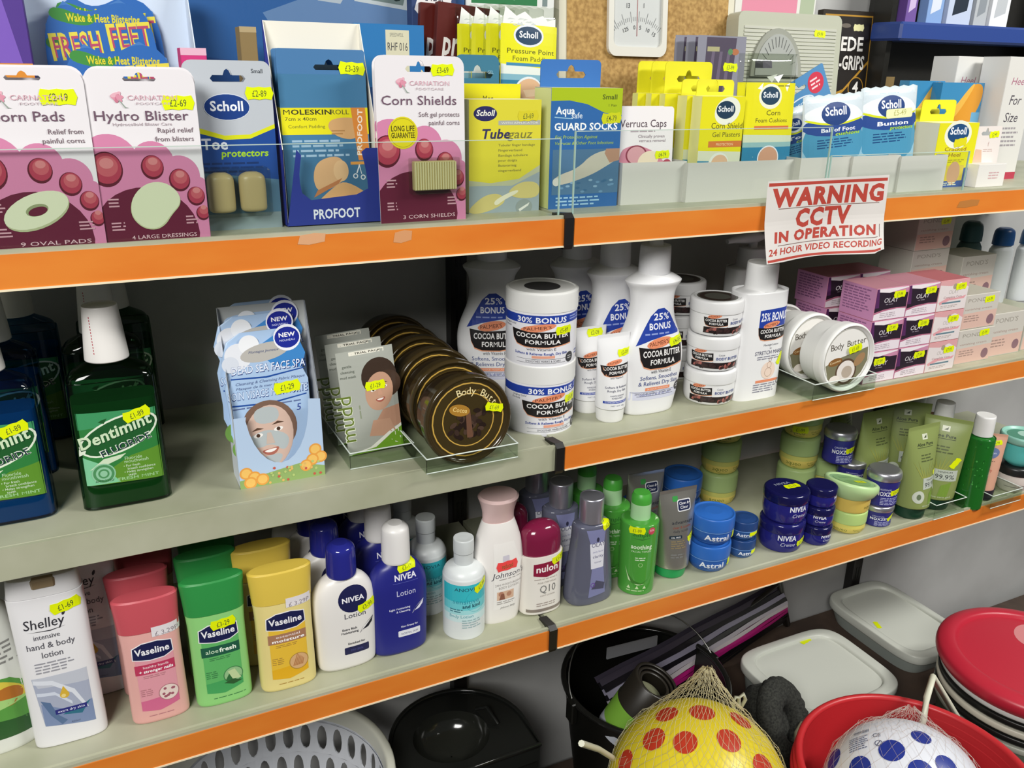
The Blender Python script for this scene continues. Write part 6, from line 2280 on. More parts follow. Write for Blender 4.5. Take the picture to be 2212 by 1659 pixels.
def footbag(tx, l1, l2):
    def f(a):
        a.r(-.48, .04, .48, .97, '#cdd9e0').s([(-.5, .02), (.5, .02), (.5, .72), (.1, .68), (-.5, .74)], '#8fbcd0').s([(-.5, .3), (.5, .28), (.5, .72), (.1, .7), (-.5, .74)], '#4a93b5').s([(-.5, .6), (.5, .58), (.5, .77), (.1, .71), (-.5, .78)], '#2a4a8f')
        a.s([(-.48, .77), (-.2, .72), (.1, .71), (.48, .76), (.48, .8), (.3, .9), (-.1, .92), (-.48, .86)], '#e9eef0').s([(-.48, .78), (-.2, .725), (.1, .715), (.48, .765), (.48, .745), (.1, .695), (-.2, .705), (-.48, .755)], '#d6dd1c')
        a.e(.0, .815, .24, '#1f3f7c', .14).t('Scholl', .0, .8, '#eef2f8', w=.36, b=1)
        a.t(l1, .04, .635, '#eef2f8', w=.58, sz=.04, b=1).t(l2, .2, .592, '#a8d42c', w=.44, sz=.034, b=1, sh=.15).g(-.3, .55, .6, '#1c4a7c', 4, .026).g(-.2, .94, .4, '#8fb0c2', 1, .02)
    return f


FG = 'blue and white foot bags'
def bag(label, u0, u1, v0, vt, y, f, ry=0, rz=0, z=S1 + .0015):
    x0, x1 = aty(u0, v0, y).x, aty(u1, v0, y).x
    h = topz((x0 + x1) / 2, y, vt) - z
    t = thing('foot_bag', label, 'foot care bag', ((x0 + x1) / 2, y, z), rz, FG, -4, ry)
    M = MB()
    mp = pillow(M, x1 - x0, h, .014, '#d5e0e4', 12, 16, True)
    M.build('pouch', t)
    a = Art(x1 - x0, h)
    f(a)
    pr('print', t, a, mp, .008, [h * j / 16 for j in range(17)])
    return t, mp, x1 - x0, h


bag('blue and white ball of foot bag, tilted, above the sign', 1745, 1872, 300, 205, .07, footbag('', 'Ball of Foot', 'cushions'), -4)
t, mp, w, h = bag('blue and white bunion protector bag beside the ball of foot bag', 1866, 1984, 290, 188, .072, footbag('', 'Bunion', 'protectors'), -3)
a = Art(w, h)
a.r(-.1, .7, .4, .79, '#e9e9b5', .03).t('£5-49', .15, .725, '#b5b56a', w=.24).e(.3, .05, .16, '#d98a2c', .08)
pr('price_label', t, lift(a), mp, .008)
bag('small blue and white toe bag half hidden beside the yellow cushion bag', 1700, 1768, 310, 232, .105, footbag('', 'Toe', 'caps'), -12)


# orange and blue gel packs
def gelpack(a):
    a.r(-.5, 0, .5, 1, '#3a86b5').s([(-.5, .62), (-.2, .7), (.2, .99), (.48, .99), (.5, .8), (.2, .5), (.0, .3), (-.5, .28)], '#d9952c').s([(-.5, .62), (-.2, .7), (.2, .99), (.3, .99), (-.1, .62), (-.5, .52)], '#e3b04a').s([(-.5, .22), (-.1, .3), (.3, .2), (.3, .12), (-.5, .1)], '#44506c').r(.3, .0, .5, .7, '#6aa9d0')


for i, (u0, u1, vt, y) in enumerate(((1958, 2034, 174, .16), (2030, 2120, 178, .14))):
    x0, x1 = aty(u0, 220, y).x, aty(u1, 220, y).x
    q = carton('gel_pack', ('orange and blue gel pack behind the bunion bag', 'orange and blue glossy gel pack beside the white handwritten packs')[i], 'gel pack', x0, x1, y, S1, topz(x0, y, vt) - S1, .02, 'G#3a86b5', gelpack, 'orange and blue gel packs')


def heel(a):
    a.r(-.5, 0, .5, 1, '#e0da1c').e(.0, .82, .34, '#e9ead5', .24).e(.0, .84, .27, '#1f4a78', .16).t('Scholl', .0, .825, '#eef2f6', w=.42, b=1).t('Cracked', .0, .57, '#8a5a2c', w=.56, sz=.06).t('Heel', .0, .48, '#8a5a2c', w=.32, sz=.06).g(-.3, .42, .6, '#a59a2c', 2, .03)
    a.r(-.5, 0, .5, .3, '#3a5a9c').r(-.3, .1, .3, .34, '#d9c44a').e(.05, .22, .16, '#c9a07c', .2).g(-.3, .06, .5, '#dfe3c4', 2, .03)


x0, x1 = aty(2018, 340, .062).x, aty(2102, 340, .062).x
hb = topz(x0, .062, 266) - S1
q = tbox('heel_cream_box', 'yellow cracked heel box with hang tab past the sign', 'heel cream box', x0, x1, .062, hb, .045, 'P#e0da1c', heel, .033, 'P#e3dc16', 'P#e6e6cf', 'P#ecebc0')
stickf(q, 0, .008, hb * .7, '', .03, 8, '#dcd41c')
xs, ws = fspan(1980, 2012, 250, .13)
card('footcare_card', 'yellow hang card peeping out behind the bunion bag', 'foot care card', xs, .122, .06, topz(xs, .122, 234) - S1, 'P#dcd51c', None, (0, (topz(xs, .122, 234) - S1) * .88, .024, .012), r=.006)


def hcream(a):
    a.t('f', .1, .66, '#c2a5a0', sz=.08).g(-.05, .6, .4, '#c9b0a8', 2, .03).p([(-.4, .2), (.0, .24), (-.1, .6), (-.3, .62)], '#d9b59a').g(-.1, .3, .4, '#c9b0a8', 3, .03)


xs, ws = fspan(2082, 2142, 330, .066)
hs = topz(xs + .02, .066, 273) - S1
q = card('footcare_card', 'small pale pink hang card behind the white box', 'foot care card', xs + .02, .068, ws * 1.06, hs, 'P#ded5d0', hcream, (0, hs * .89, .022, .012), r=.003, rx=-2)
stickf(q, 0, .018, hs * .86, '£2-49', .024, 4)


def hand(a):
    a.r(-.49, .0, .49, .995, '#d6d4cf').t('Heel', -.05, .78, '#a86a80', w=.52, sz=.06, sh=.2).t('For', -.05, .62, '#4f4a52', w=.42, sz=.08, sh=.2).t('Size', -.08, .48, '#4f4a52', w=.5, sz=.08, sh=.2).g(-.3, .42, .6, '#9a9498', 5, .035).r(-.5, 0, .5, .06, '#b0364c')


x0 = aty(2160, 240, .11).x
x1 = aty(2212, 240, .11).x
hh = topz(x0, .11, 122) - S1
b0 = carton('insole_pack', 'tall white pack with handwriting, at the shelf end', 'insole pack', x0, x1 + .01, .11, S1, hh, .05, 'P#d6d4cf', hand, 'tall white handwritten packs', {'left': 'P#e6e5e2'})
dup(b0, (b0.location.x - .046, .172, S1), 'tall white pack with handwriting, second one set back under the blue shelf')
x0, x1 = aty(2111, 380, .042).x, aty(2171, 375, .042).x
carton('small_box', 'small blank white box lying at the front of the top shelf end', 'box', x0, x1, .042, S1, topz(x0, .042, 356) - S1, .05, 'P#d9d6d2', lambda a: a.g(-.1, .6, .4, '#c9a5a8', 3, .12), None, {'left': 'P#e9e8e6'})

# clear risers at the shelf front
for lb, x0, x1, hh in (('clear acrylic riser along the front of the corn and blister cards', -.485, .503, .092), ('clear acrylic riser in front of the white card trays', .5225, .926, .1),
                       ('lower clear acrylic riser past the warning sign', .931, 1.212, .062)):
    M = MB()
    box(M, -(x1 - x0) / 2, 0, 0, (x1 - x0) / 2, .002, hh, 'T#fafcfb')
    t = thing('acrylic_riser', lb, 'shelf riser', ((x0 + x1) / 2, .0085, S1 - .0005), 0, 'clear risers on the top shelf')
    M.build('pane', t)
    M = MB()
    box(M, -(x1 - x0) / 2, -.0001, hh - .0004, (x1 - x0) / 2, .0021, hh + .0004, '#bccdc2')
    for s_ in (-1, 1):
        box(M, s_ * (x1 - x0) / 2 - .0008, -.0001, 0, s_ * (x1 - x0) / 2 + .0008, .0021, hh, '#9dbab2')
    M.build('polished_edge', t)


# ---------------------------------------------------------------- warning sign
x0, x1, z0, z1 = .8105, 1.0335, 1.303, 1.4135
w, h = x1 - x0, z1 - z0


def bend(u, v, o):
    s_ = 1 - v / h
    uu = (u + w / 2) / w
    y = -.0045 - .005 * sin(uu * 7 + s_ * 2) * s_ - .03 * max(0, s_ - .5) ** 1.4
    curl = max(0, uu - .90) * max(0, s_ - .45) * 5
    y -= .05 * curl ** 2 * 1.6
    return (u - .03 * curl * s_, y - o, v + .006 * sin(uu * 3) * s_ * .5 + .03 * curl * s_ * .6)


t = thing('warning_sign', 'white and red paper camera warning sign hanging over the orange strip', 'sign', ((x0 + x1) / 2, 0, z0), group=None)
a = Art(w, h)
a.n = -2
a.p([(-.5, .01), (-.35, .0), (0, .012), (.4, .0), (.5, .02), (.5, 1), (-.5, .99)], 'P#d5d0cb')
M = a.mesh(MB(), bend, .006, [h * i / 20 for i in range(21)])
M.build('paper', t)
a = Art(w, h)
RD_ = 'P#b03a2c'
a.r(-.49, .925, .49, .965, RD_).r(-.49, .02, .47, .05, RD_).t('WARNING', .02, .68, RD_, w=.93, sz=.215, b=2).t('CCTV', -.02, .41, RD_, w=.46, sz=.22, b=2)
a.t('IN OPERATION', .0, .245, RD_, w=.86, sz=.125, b=2, sh=.06).t('24 HOUR VIDEO RECORDING', .0, .095, RD_, w=.96, sz=.08, b=1, sh=.15)
for z_ in (.645, .2):
    a.r(-.4, z_, .44, z_ + .008, 'P#6a4a44')
a.r(.455, .2, .46, .37, 'P#6a4a44')
pr('print', t, a, bend, .006, [h * i / 20 for i in range(21)])


# ---------------------------------------------------------------- back row of the top shelf
def back_box(name, label, cat, u0, u1, v, y, h, d, k, art, faces=None, group=None, rz=0):
    x0, x1 = aty(u0, v, y).x, aty(u1, v, y).x
    return carton(name, label, cat, x0, x1, y, S1, h, d, k, art, group, faces, None, rz), x0, x1


def scalebox(a):
    a.r(-.5, 0, .5, 1, '#2c5a94').p([(-.5, 0), (.5, 0), (.5, .5), (-.5, .62)], '#234a84')
    a.p([(-.24, .80), (.16, .99), (.5, .80), (.5, .70), (.1, .66), (-.2, .72)], '#5f7fa8')
    a.p([(-.05, .86), (.04, .98), (.10, .98), (.03, .85)], '#a9b5bd').p([(.08, .865), (.28, .835), (.3, .93), (.11, .965)], '#b9c2c4').p([(.12, .875), (.26, .855), (.275, .92), (.135, .945)], '#6f7f7c').t('00', .215, .878, '#22302e', w=.08, sz=.045, rot=-10, b=1)
    a.p([(.3, .86), (.46, .82), (.46, .835), (.3, .875)], '#8fa5b5').p([(-.12, .86), (.08, .9), (.08, .91), (-.12, .875)], '#9ab0c0')


back_box('scale_box', 'large blue bathroom scale box with printed digital scale, along the wall', 'scale box', 396, 1003, 60, .285, .285, .06, 'P#2c5a94', scalebox)
t, x0, x1 = back_box('gift_box', 'white box with green print band beside the blue scale box', 'box', 1006, 1196, 40, .29, .3, .05, 'P#dfe1de', lambda a: a.r(-.49, .5, .49, .995, '#e3e5e2').r(-.44, .84, .3, .99, '#2f7a4a').t('Convenient, easy to use', -.08, .87, '#a9d4b0', w=.66, sz=.03).r(.36, .84, .42, .98, '#7a8a8a'))
M = MB()
xs, ws = fspan(905, 985, 20, .26)
back_box('offer_pack', 'dark pack with white jagged offer badge peeping over the maroon packs', 'pack', 890, 985, 30, .255, .268, .02, 'P#2a3f6c', lambda a: a.p([(.46 * cos(i * pi / 12) * (1 if i % 2 else .84), .93 + .16 * sin(i * pi / 12) * (1 if i % 2 else .84)) for i in range(24)], '#e6e4e4').t('2 YEAR', 0, .93, '#3a3a4c', w=.4, sz=.03, b=1).g(-.3, .9, .6, '#8a3a4c', 2, .03))


def prom(a):
    a.r(-.5, 0, .5, 1, '#5a1a14').t('pro', -.2, .74, '#efe9e2', w=.42, sz=.13, b=1, sh=.12).t('·r', .2, .74, '#d9a02c', w=.24, sz=.13, b=1, sh=.12).t('Pa', .3, .66, '#e0c9a0', w=.12, sz=.04)
    a.e(-.1, .5, .16, '#c99a8a', .2, 0, .012).e(.3, .5, .16, '#c99a8a', .2, 0, .012)


xs, ws = fspan(918, 1052, 80, .225)
hs = topz(xs, .225, 14) - S1
q = carton('insole_pack', 'maroon insole pack leaning in front of the other maroon one', 'insole pack', xs - ws / 2, xs + ws / 2, .222, S1 + .003, hs, .012, 'P#5a1a14', prom, 'maroon insole packs')
q.rotation_euler = (rad(-2), rad(5), 0)
o = dup(q, (xs - .01, .238, S1 + .003), 'maroon insole pack behind the leaning one', ry=3)


def rhf(a):
    a.r(-.5, 0, .5, 1, '#2f78b5').r(-.5, 0, .5, .66, '#24508f').p([(-.06, .64), (.28, .64), (.28, .97), (-.06, .97)], '#d6d2b5').t('SPEEDWELL', .1, .935, '#7a7a72', w=.2, sz=.02).t('RHF 016', .11, .86, '#4a4a4c', w=.3, sz=.045).t('0304 DP', .11, .66, '#4a4a4c', w=.3, sz=.045).p([(.4, .66), (.5, .66), (.5, .74), (.45, .76)], '#d9cfae')


back_box('blue_box', 'bright blue box with cream stock label in front of the scale box', 'box', 766, 916, 100, .2, topz(.36, .2, 52) - S1, .05, 'P#2f78b5', rhf, {'top': 'P#3f86c0'})
back_box('brown_box', 'small brown card box with open flap beside the white display back', 'box', 520, 556, 100, .205, topz(.2, .205, 58) - S1, .03, 'P#8a7448', lambda a: a.r(-.5, .97, .5, 1, '#b5a27a'))
back_box('pink_box', 'small bright pink box top behind the grey toe card', 'box', 390, 446, 118, .13, topz(.13, .13, 104) - S1, .03, 'P#cf2f78', lambda a: a.r(-.5, .96, .5, 1, '#e6b5c8'))


# fresh feet sachets in a pale display
xs, ws = fspan(78, 348, 80, .2)
t = thing('display_box', 'pale blue display box holding the cloud shaped foot sachets', 'display box', (xs + .01, .17, S1))
bw, bd, bh = ws + .05, .075, .25
M = MB()
box(M, -bw / 2, bd - .001, 0, bw / 2, bd, bh, 'P#cfdcec')
for s_ in (-1, 1):
    pts = [(0, 0), (bd - .0011, 0), (bd - .0011, bh), (bd - .02, bh), (0, .12)]
    vs = [(s_ * bw / 2, *q) for q in pts] + [(s_ * (bw / 2 - .001), *q) for q in pts]
    M.add(vs, [(0, 1, 2, 3, 4), (5, 6, 7, 8, 9)] + [(i, (i + 1) % 5, (i + 1) % 5 + 5, i + 5) for i in range(5)], 'P#d9e4f2')
box(M, -bw / 2 + .0011, 0, 0, bw / 2 - .0011, .001, .1, 'P#cfdcec')
M.build('carton', t)


def feet(a):
    a.s([(-.48, .0), (.48, .0), (.52, .6), (.46, .92), (.2, .99), (-.1, .9), (-.3, .97), (-.5, .86), (-.52, .5)], '#2a66b0').s([(-.4, .95), (-.1, .88), (.02, .92), (-.06, .84), (-.24, .84), (-.46, .88)], '#3c8a3c')
    for i in range(6):
        a.e(-.36 + .1 * i, .52 - .03 * (i % 3), .09, ('#4aa53c', '#2f8a4a', '#b5c92c')[i % 3], .05, i * 30)
    a.e(-.42, .74, .08, '#3a7a3a', .06).e(.1, .48, .1, '#8a8f8a', .06).e(-.3, .35, .14, '#9fc4c0', .06)
    a.t('Wake & Heat Blistering', .04, .86, '#d9cf2c', w=.66, sz=.045, b=1).t('FRESH', -.22, .66, '#e0d24a', w=.48, sz=.14, b=2, rot=5).t('FEET', .27, .72, '#e0d24a', w=.42, sz=.14, b=2, rot=5).t('FRESH', -.22, .667, '#b5486a', w=.44, sz=.12, rot=5).t('FEET', .27, .727, '#b5486a', w=.38, sz=.12, rot=5)
    a.t('Tingling', -.05, .3, '#e0a5a5', w=.5, sz=.08, sh=.2).r(.05, .4, .22, .47, '#9ac43c')


f0 = None
for i, (dx, dy, dz) in enumerate(((.006, .018, -.005), (-.008, .042, .028), (.0, .056, .045))):
    lb = ('blue and green cloud shaped foot sachet in front with price tag', 'blue and green cloud shaped foot sachet second in the display', 'blue and green cloud shaped foot sachet at the back of the display')[i]
    dz = topz(.03, .17 + dy, (82, -10, -22)[i]) - .185 - S1 - .012
    loc = (xs + dx + .01, .17 + dy, S1 + .012 + dz)
    sw_, sh2 = .112, .185
    if i == 0:
        f0 = thing('foot_sachet', lb, 'foot sachet', loc, 0, 'cloud shaped foot sachets', -4)
        M = MB()
        cl = [(-.46, .0), (.46, .0), (.5, .6), (.44, .9), (.2, .99), (-.1, .9), (-.3, .97), (-.48, .84), (-.5, .5)]
        sheet(M, [(x * sw_, z * sh2) for x, z in cl], 0, .004, 'P#3a74b8')
        M.build('pouch', f0)
        a = Art(sw_, sh2)
        feet(a)
        pr('print', f0, a, flat(0))
    else:
        o = dup(f0, loc, lb)
        if i == 1:
            stickf(o, 0, .024, .115, '99p', .034, 6)

p = aty(-10, 60, .18)
carton('purple_box', 'purple box with orange foot at the photo edge', 'box', p.x - .045, aty(76, 110, .18).x - .004, .175, S1, .25, .04, 'P#4a2a86', lambda a: a.r(-.5, .0, .5, .6, '#5a349a').p([(.1, .62), (.4, .62), (.2, .98), (.1, .98)], '#7a58b8').r(-.5, .6, .5, .655, '#d98a2c').e(-.2, .95, .2, '#a59a3c', .16))

# bathroom scales
x0, x1 = aty(1198, 60, .335).x, aty(1572, 60, .335).x
w = x1 - x0
t = thing('bathroom_scale', 'cork topped bathroom scale with square dial, standing against the wall', 'bathroom scale', ((x0 + x1) / 2, .305, S1), 0, None, -4)
M = MB()
h = .315
sheet(M, rrect(-w / 2, 0, w / 2, h, .03), 0, .03, '#d6d2bd')
M.build('case', t)
M = MB()
sheet(M, rrect(-w / 2 + .013, .013, w / 2 - .013, h - .013, .02), -.0015, -.0001, 'cork')
M.build('cork_top', t)
dx0, dx1 = aty(1325, 60, .3).x - t.location.x, aty(1452, 60, .3).x - t.location.x
dz1 = h - .008
dz0 = topz(t.location.x, .3, 117) - S1 - .004
M = MB()
sheet(M, rrect(dx0, dz0, dx1, dz1, .014), -.008, -.0016, '#dcdad0', [rrect(dx0 + .009, dz0 + .014, dx1 - .009, dz1 - .01, .01)[::-1]])
dl = M.build('dial_frame', t)
M = MB()
sheet(M, rrect(dx0 + .008, dz0 + .012, dx1 - .008, dz1 - .008, .01), -.0035, -.0017, 'P#c9ccca')
M.build('dial', dl)
a = Art(1, 1)
cxd, czd, rr = (dx0 + dx1) / 2, dz0 - .02 + .02, .075
for i in range(27):
    an = rad(50 + i * 3.1)
    for k in ((.062, .068) if i % 4 else (.060, .076),):
        c_, s_ = cos(an), sin(an)
        a.p([(cxd + c_ * k[0] - s_ * .0003, czd + s_ * k[0] + c_ * .0003 - .01), (cxd + c_ * k[0] + s_ * .0003, czd + s_ * k[0] - c_ * .0003 - .01), (cxd + c_ * k[1] + s_ * .0003, czd + s_ * k[1] - c_ * .0003 - .01), (cxd + c_ * k[1] - s_ * .0003, czd + s_ * k[1] + c_ * .0003 - .01)], '#55585a')
for q, an in (('125', 112), ('0', 95), ('5', 84), ('10', 70), ('15', 57)):
    a.t(q, cxd + .054 * cos(rad(an)), czd + .054 * sin(rad(an)) - .014, '#3c3f42', w=.004 * len(q), sz=.006, rot=an - 90)
for q, an in (('13', 102), ('1', 82)):
    a.t(q, cxd + .084 * cos(rad(an)), czd + .084 * sin(rad(an)) - .012, '#3c3f42', w=.004 * len(q), sz=.007)
a.p([(cxd - .0005, czd + .03), (cxd + .0005, czd + .03), (cxd + .0004, czd + .085), (cxd - .0004, czd + .085)], '#a03a3a')
pr('dial_print', dl, a, flat(-.0036))

x0, x1 = aty(1583, 60, .3).x, aty(1806, 60, .3).x
w = x1 - x0
h = topz(x0, .3, 22) - S1
t = thing('bathroom_scale', 'pale grey ribbed bathroom scale with arched dial, beside the cork one', 'bathroom scale', ((x0 + x1) / 2, .27, S1), 0, None, -4)
M = MB()
sheet(M, rrect(-w / 2, 0, w / 2, h, .012), 0, .03, '#b9bba8')
M.build('case', t)
M = MB()
for i in range(40):
    z_ = .01 + i * (h - .03) / 40
    box(M, -w / 2 + .012, -.0012, z_, w / 2 - .012, -.0001, z_ + .004, '#c2c3b5')
M.build('ribbed_mat', t)
M = MB()
ax = -.032
sheet(M, ell(ax, h * .62, .054, .075, 24, 0, 0, 180), -.006, -.0013, '#9a9c90')
dl = M.build('dial_frame', t)
M = MB()
sheet(M, ell(ax, h * .62 + .002, .046, .064, 24, 0, 0, 180), -.0075, -.0061, 'P#a5a8a2')
M.build('dial', dl)
a = Art(1, 1)
for i in range(13):
    an = rad(20 + i * 11.6)
    a.p([(ax + .028 * cos(an), h * .62 + .004 + .042 * sin(an)), (ax + .028 * cos(an) + .001, h * .62 + .004 + .042 * sin(an)), (ax + .04 * cos(an) + .001, h * .62 + .004 + .058 * sin(an)), (ax + .04 * cos(an), h * .62 + .004 + .058 * sin(an))], '#4a4d4c')
pr('dial_print', dl, a, flat(-.0076))
q = tagart(.062, h - .03, '£9-99', .026, -4)
pr('price_sticker', t, lift(q), flat(-.001))
back_box('pink_pack', 'box with pink front rising behind the ribbed scale', 'box', 1588, 1762, 12, .33, topz(1.05, .33, -40) - S1, .03, 'P#d9d9d2', lambda a: a.r(-.42, .5, .26, .99, '#d98aa0').r(.3, .6, .48, .99, '#a9b59a'))


def suede(a):
    a.r(-.5, 0, .5, 1, '#2a2118').r(-.46, .02, .46, .975, '#b5862c').r(-.44, .03, .44, .965, '#1c1612').p([(-.44, .03), (.44, .03), (.44, .3), (-.1, .34), (-.44, .42)], '#a58672').p([(-.44, .46), (.0, .52), (.44, .7), (.44, .68), (.0, .5), (-.44, .44)], '#b5862c')
    a.t('SUEDE', -.05, .76, '#eeeae4', w=.74, sz=.085, b=1, st=.7).t('HEEL-GRIPS', -.06, .645, '#eeeae4', w=.86, sz=.085, b=1).e(.25, .53, .15, '#b5862c', .15).e(.25, .53, .135, '#15110f', .135).t('4', .25, .5, '#f0ece6', sz=.07, b=1)
    a.e(-.05, .91, .09, '#6a6258', .03)


xs, ws = fspan(1806, 1892, 100, .27)
hs = topz(xs, .27, 25) - S1
xr = aty(1893, 100, .318).x
hs = topz(xr, .318, 25) - S1
q = carton('heel_grip_pack', 'black and gold suede heel grip pack leaning beside the scale', 'heel grip pack', xr - .125, xr, .316, S1, hs, .014, 'P#2a2118', suede)
q.rotation_euler = (rad(-3), 0, 0)
stickf(q, 0, .024, hs * .9, '', .026, 0, '#e0dca5')

# dark display unit with a blue shelf
ux = aty(1921, 60, .29).x
t = thing('display_unit', 'dark display unit with a blue shelf at the end of the top shelf', 'display unit', (ux, .29, S1 + .0005))
M = MB()
box(M, 0, .04, 0, .42, .052, .5, '#1b1a17')
box(M, 0, .0, 0, .012, .0399, .5, '#15140f')
box(M, .408, .0, 0, .42, .0399, .5, '#15140f')
M.build('cabinet', t)
zs = topz(ux, .262, 88) - S1
M = MB()
box(M, -.004, -.03, zs, .425, .0398, zs + .031, '#2b4488', .004)
M.build('blue_shelf', t)
M = MB()
box(M, .02, .037, .06, .075, .0398, .165, 'P#7a6438')
M.build('brown_card', t)
for i, (dx, w_, k, k2, lb) in enumerate(((.03, .026, '#6a4a94', '#c9b5d9', 'purple blister pack'), (.085, .04, '#7fa0d0', '#d5dbe6', 'pale blue blister pack'), (.14, .062, '#b9c4d9', '#26303c', 'white and black clear pack'),
                                         (.215, .034, '#aeb2b5', '#8a9096', 'grey tall box'), (.262, .05, '#e6e8ea', '#b9bdc0', 'white tall box'))):
    q = carton('hygiene_pack', lb + ' standing on the blue shelf', 'pack', ux + dx, ux + dx + w_, .285 + .002 * i, S1 + zs + .0315, .16, .02, 'P' + k,
               (lambda k2: lambda a: a.p([(-.3, .1), (.3, .16), (.36, .5), (-.2, .6)], k2).e(.05, .3, .2, k2, .4).g(-.3, .7, .5, k2, 4, .05))(k2), 'packs on the blue shelf')


# ================================================================ base deck: tubs, basket, boxes
# ---- laundry basket
bp = atz(600, 1680, .53)
BR, BH = .166, .53 - DECK
t = thing('laundry_basket', 'white plastic laundry basket with rows of oval holes under the lower shelf', 'laundry basket', (bp.x, bp.y, DECK))
M = MB()
nc, nr, z0, z1 = 34, 5, .03, BH - .035


def brad(z):
    return BR * (.78 + .22 * (z / BH) ** .8)


def cell(i, j, sgn):
    u0, dz = i + (.5 if j % 2 else 0), (z1 - z0) / nr
    out = [(u0 - .5, z0 + j * dz), (u0 + .5, z0 + j * dz), (u0 + .5, z0 + (j + 1) * dz), (u0 - .5, z0 + (j + 1) * dz)]
    hole = [(u0 + .3 * cos(2 * pi * q / 12), z0 + (j + .5) * dz + dz * .4 * sin(2 * pi * q / 12)) for q in range(12)]
    return out, hole


ref_o, ref_h = cell(0, 0, 1)
ct = [tuple(q) for q in tessellate_polygon([[Vector((a * .03, b, 0)) for a, b in ref_o], [Vector((a * .03, b, 0)) for a, b in ref_h]])]
for j in range(nr):
    for i in range(nc):
        o, hl = cell(i, j, 1)
        fl = o + hl
        for off in (0, -.0025):
            vs = []
            for a, z in fl:
                r, an = brad(z) + off, 2 * pi * a / nc
                vs.append((r * cos(an), r * sin(an), z))
            M.add(vs, ct, '#dfe2e8', True)
        vs = []
        for off in (0, -.0025):
            for a, z in hl:
                r, an = brad(z) + off, 2 * pi * a / nc
                vs.append((r * cos(an), r * sin(an), z))
        M.add(vs, [(q, (q + 1) % 12, (q + 1) % 12 + 12, q + 12) for q in range(12)], '#dfe2e8')
loft(M, [(0, .76 * BR, .76 * BR, 2), (.003, .79 * BR, .79 * BR, 2), (z0, brad(z0), brad(z0), 2)], '#dfe2e8', 48, True, False)
loft(M, [(z1, brad(z1), brad(z1), 2), (BH - .02, brad(BH), brad(BH), 2)], '#dfe2e8', 48, False, False)
M.build('basket_wall', t)
M = MB()
loft(M, dense([(BH - .03, BR * 1.0, BR * 1.0), (BH - .03, BR * 1.06, BR * 1.06), (BH - .006, BR * 1.07, BR * 1.07), (BH, BR * 1.04, BR * 1.04), (BH, BR * .99, BR * .99), (BH - .01, BR * .975, BR * .975), (BH - .03, BR * .97, BR * .97)], 3), '#d5d5c6', 64, False, False)
M.build('rim', t)

# ---- black bin with a dished top
p = atz(995, 1595, .48)
t = thing('kitchen_bin', 'black plastic bin with dished lid, flat fronted, beside the laundry basket', 'bin', (p.x, p.y, DECK))
R_, HB = .118, .32


def dee(r, yf, n=28):
    return [(r * cos(pi * i / n), r * sin(pi * i / n)) for i in range(n + 1)] + [(-r * .98, yf), (r * .98, yf)]


def plate(M, loops, z, k):
    ts = tessellate_polygon([[Vector((*q, 0)) for q in l] for l in loops])
    f = [q for l in loops for q in l]
    M.add([(*q, z) for q in f], [tuple(a) for a in ts], k)


M = MB()
lo, hi = dee(R_ * .9, -.058), dee(R_ * .99, -.066)
n_ = len(lo)
M.add([(*q, 0) for q in lo] + [(*q, HB - .03) for q in hi], [(i, (i + 1) % n_, (i + 1) % n_ + n_, i + n_) for i in range(n_)], '#141513')
plate(M, [lo], 0, '#141513')
M.build('bin_body', t)
M = MB()
hl = [(-.012 + .066 * cos(2 * pi * i / 32), .012 + .06 * sin(2 * pi * i / 32)) for i in range(32)]
out = dee(R_, -.07)
plate(M, [out, hl[::-1]], HB, 'G#1b1c1a')
m = len(out)
M.add([(*q, HB) for q in out] + [(*q, HB - .032) for q in out], [((i + 1) % m, i, i + m, (i + 1) % m + m) for i in range(m)], 'G#1b1c1a')
tubepath(M, [(*q, HB + .002) for q in out], .004, 'G#1b1c1a', 8, True)
rings = []
for j in range(7):
    a_ = j / 6
    rr = cos(a_ * pi / 2) * .98 + .02
    rings += [(-.012 + .066 * rr * cos(2 * pi * i / 32), .012 + .06 * rr * sin(2 * pi * i / 32), HB - .045 * sin(a_ * pi / 2)) for i in range(32)]
M.add(rings, [(j * 32 + i, j * 32 + (i + 1) % 32, (j + 1) * 32 + (i + 1) % 32, (j + 1) * 32 + i) for j in range(6) for i in range(32)], 'G#22231f', True)
M.build('dished_lid', t)
M = MB()
box(M, -R_ * .96, -.0705, .02, R_ * .96, -.0703, .02 + .001, '#2a2b28')
M = MB()
tubepath(M, [(.05, .05, HB + .004), (.062, .03, HB + .02), (.07, .0, HB + .004)], .003, '#191a18', 8)
M.build('lid_grip', t)

# ---- black bucket and what stands in it
kp = atz(1400, 1480, .475) + Vector((.006, .018, 0))
KR, KH = .158, .475 - DECK
t = thing('bucket', 'black bucket holding a striped windbreak and rolls under the lower shelf', 'bucket', (kp.x, kp.y, DECK + .0005))
M = MB()
loft(M, dense([(0, .72 * KR, .72 * KR), (0, .72 * KR, .72 * KR), (KH, .97 * KR, .97 * KR), (KH, .97 * KR, .97 * KR)], 3), '#12120f', 56, True, False)
loft(M, [(.004, .7 * KR, .7 * KR, 2), (KH, .95 * KR, .95 * KR, 2)][::-1], '#12120f', 56, False, False)
loft(M, [(.004, .7 * KR, .7 * KR, 2), (.0041, .001, .001, 2)], '#12120f', 56, False, False)
M.build('bucket_wall', t)
M = MB()
tubepath(M, [(KR * .97 * cos(2 * pi * i / 56), KR * .97 * sin(2 * pi * i / 56), KH) for i in range(56)], .006, 'G#191917', 8, True)
M.build('rim', t)
M = MB()
tubepath(M, [(KR * .99 * cos(an) * 1.0, KR * .55 * sin(an) * .0 + .10 * sin(an), KH + .085 * sin(an)) for an in [pi * i / 24 for i in range(25)]], .0014, 'M#8a8a86', 6)
M.build('wire_handle', t)
M = MB()
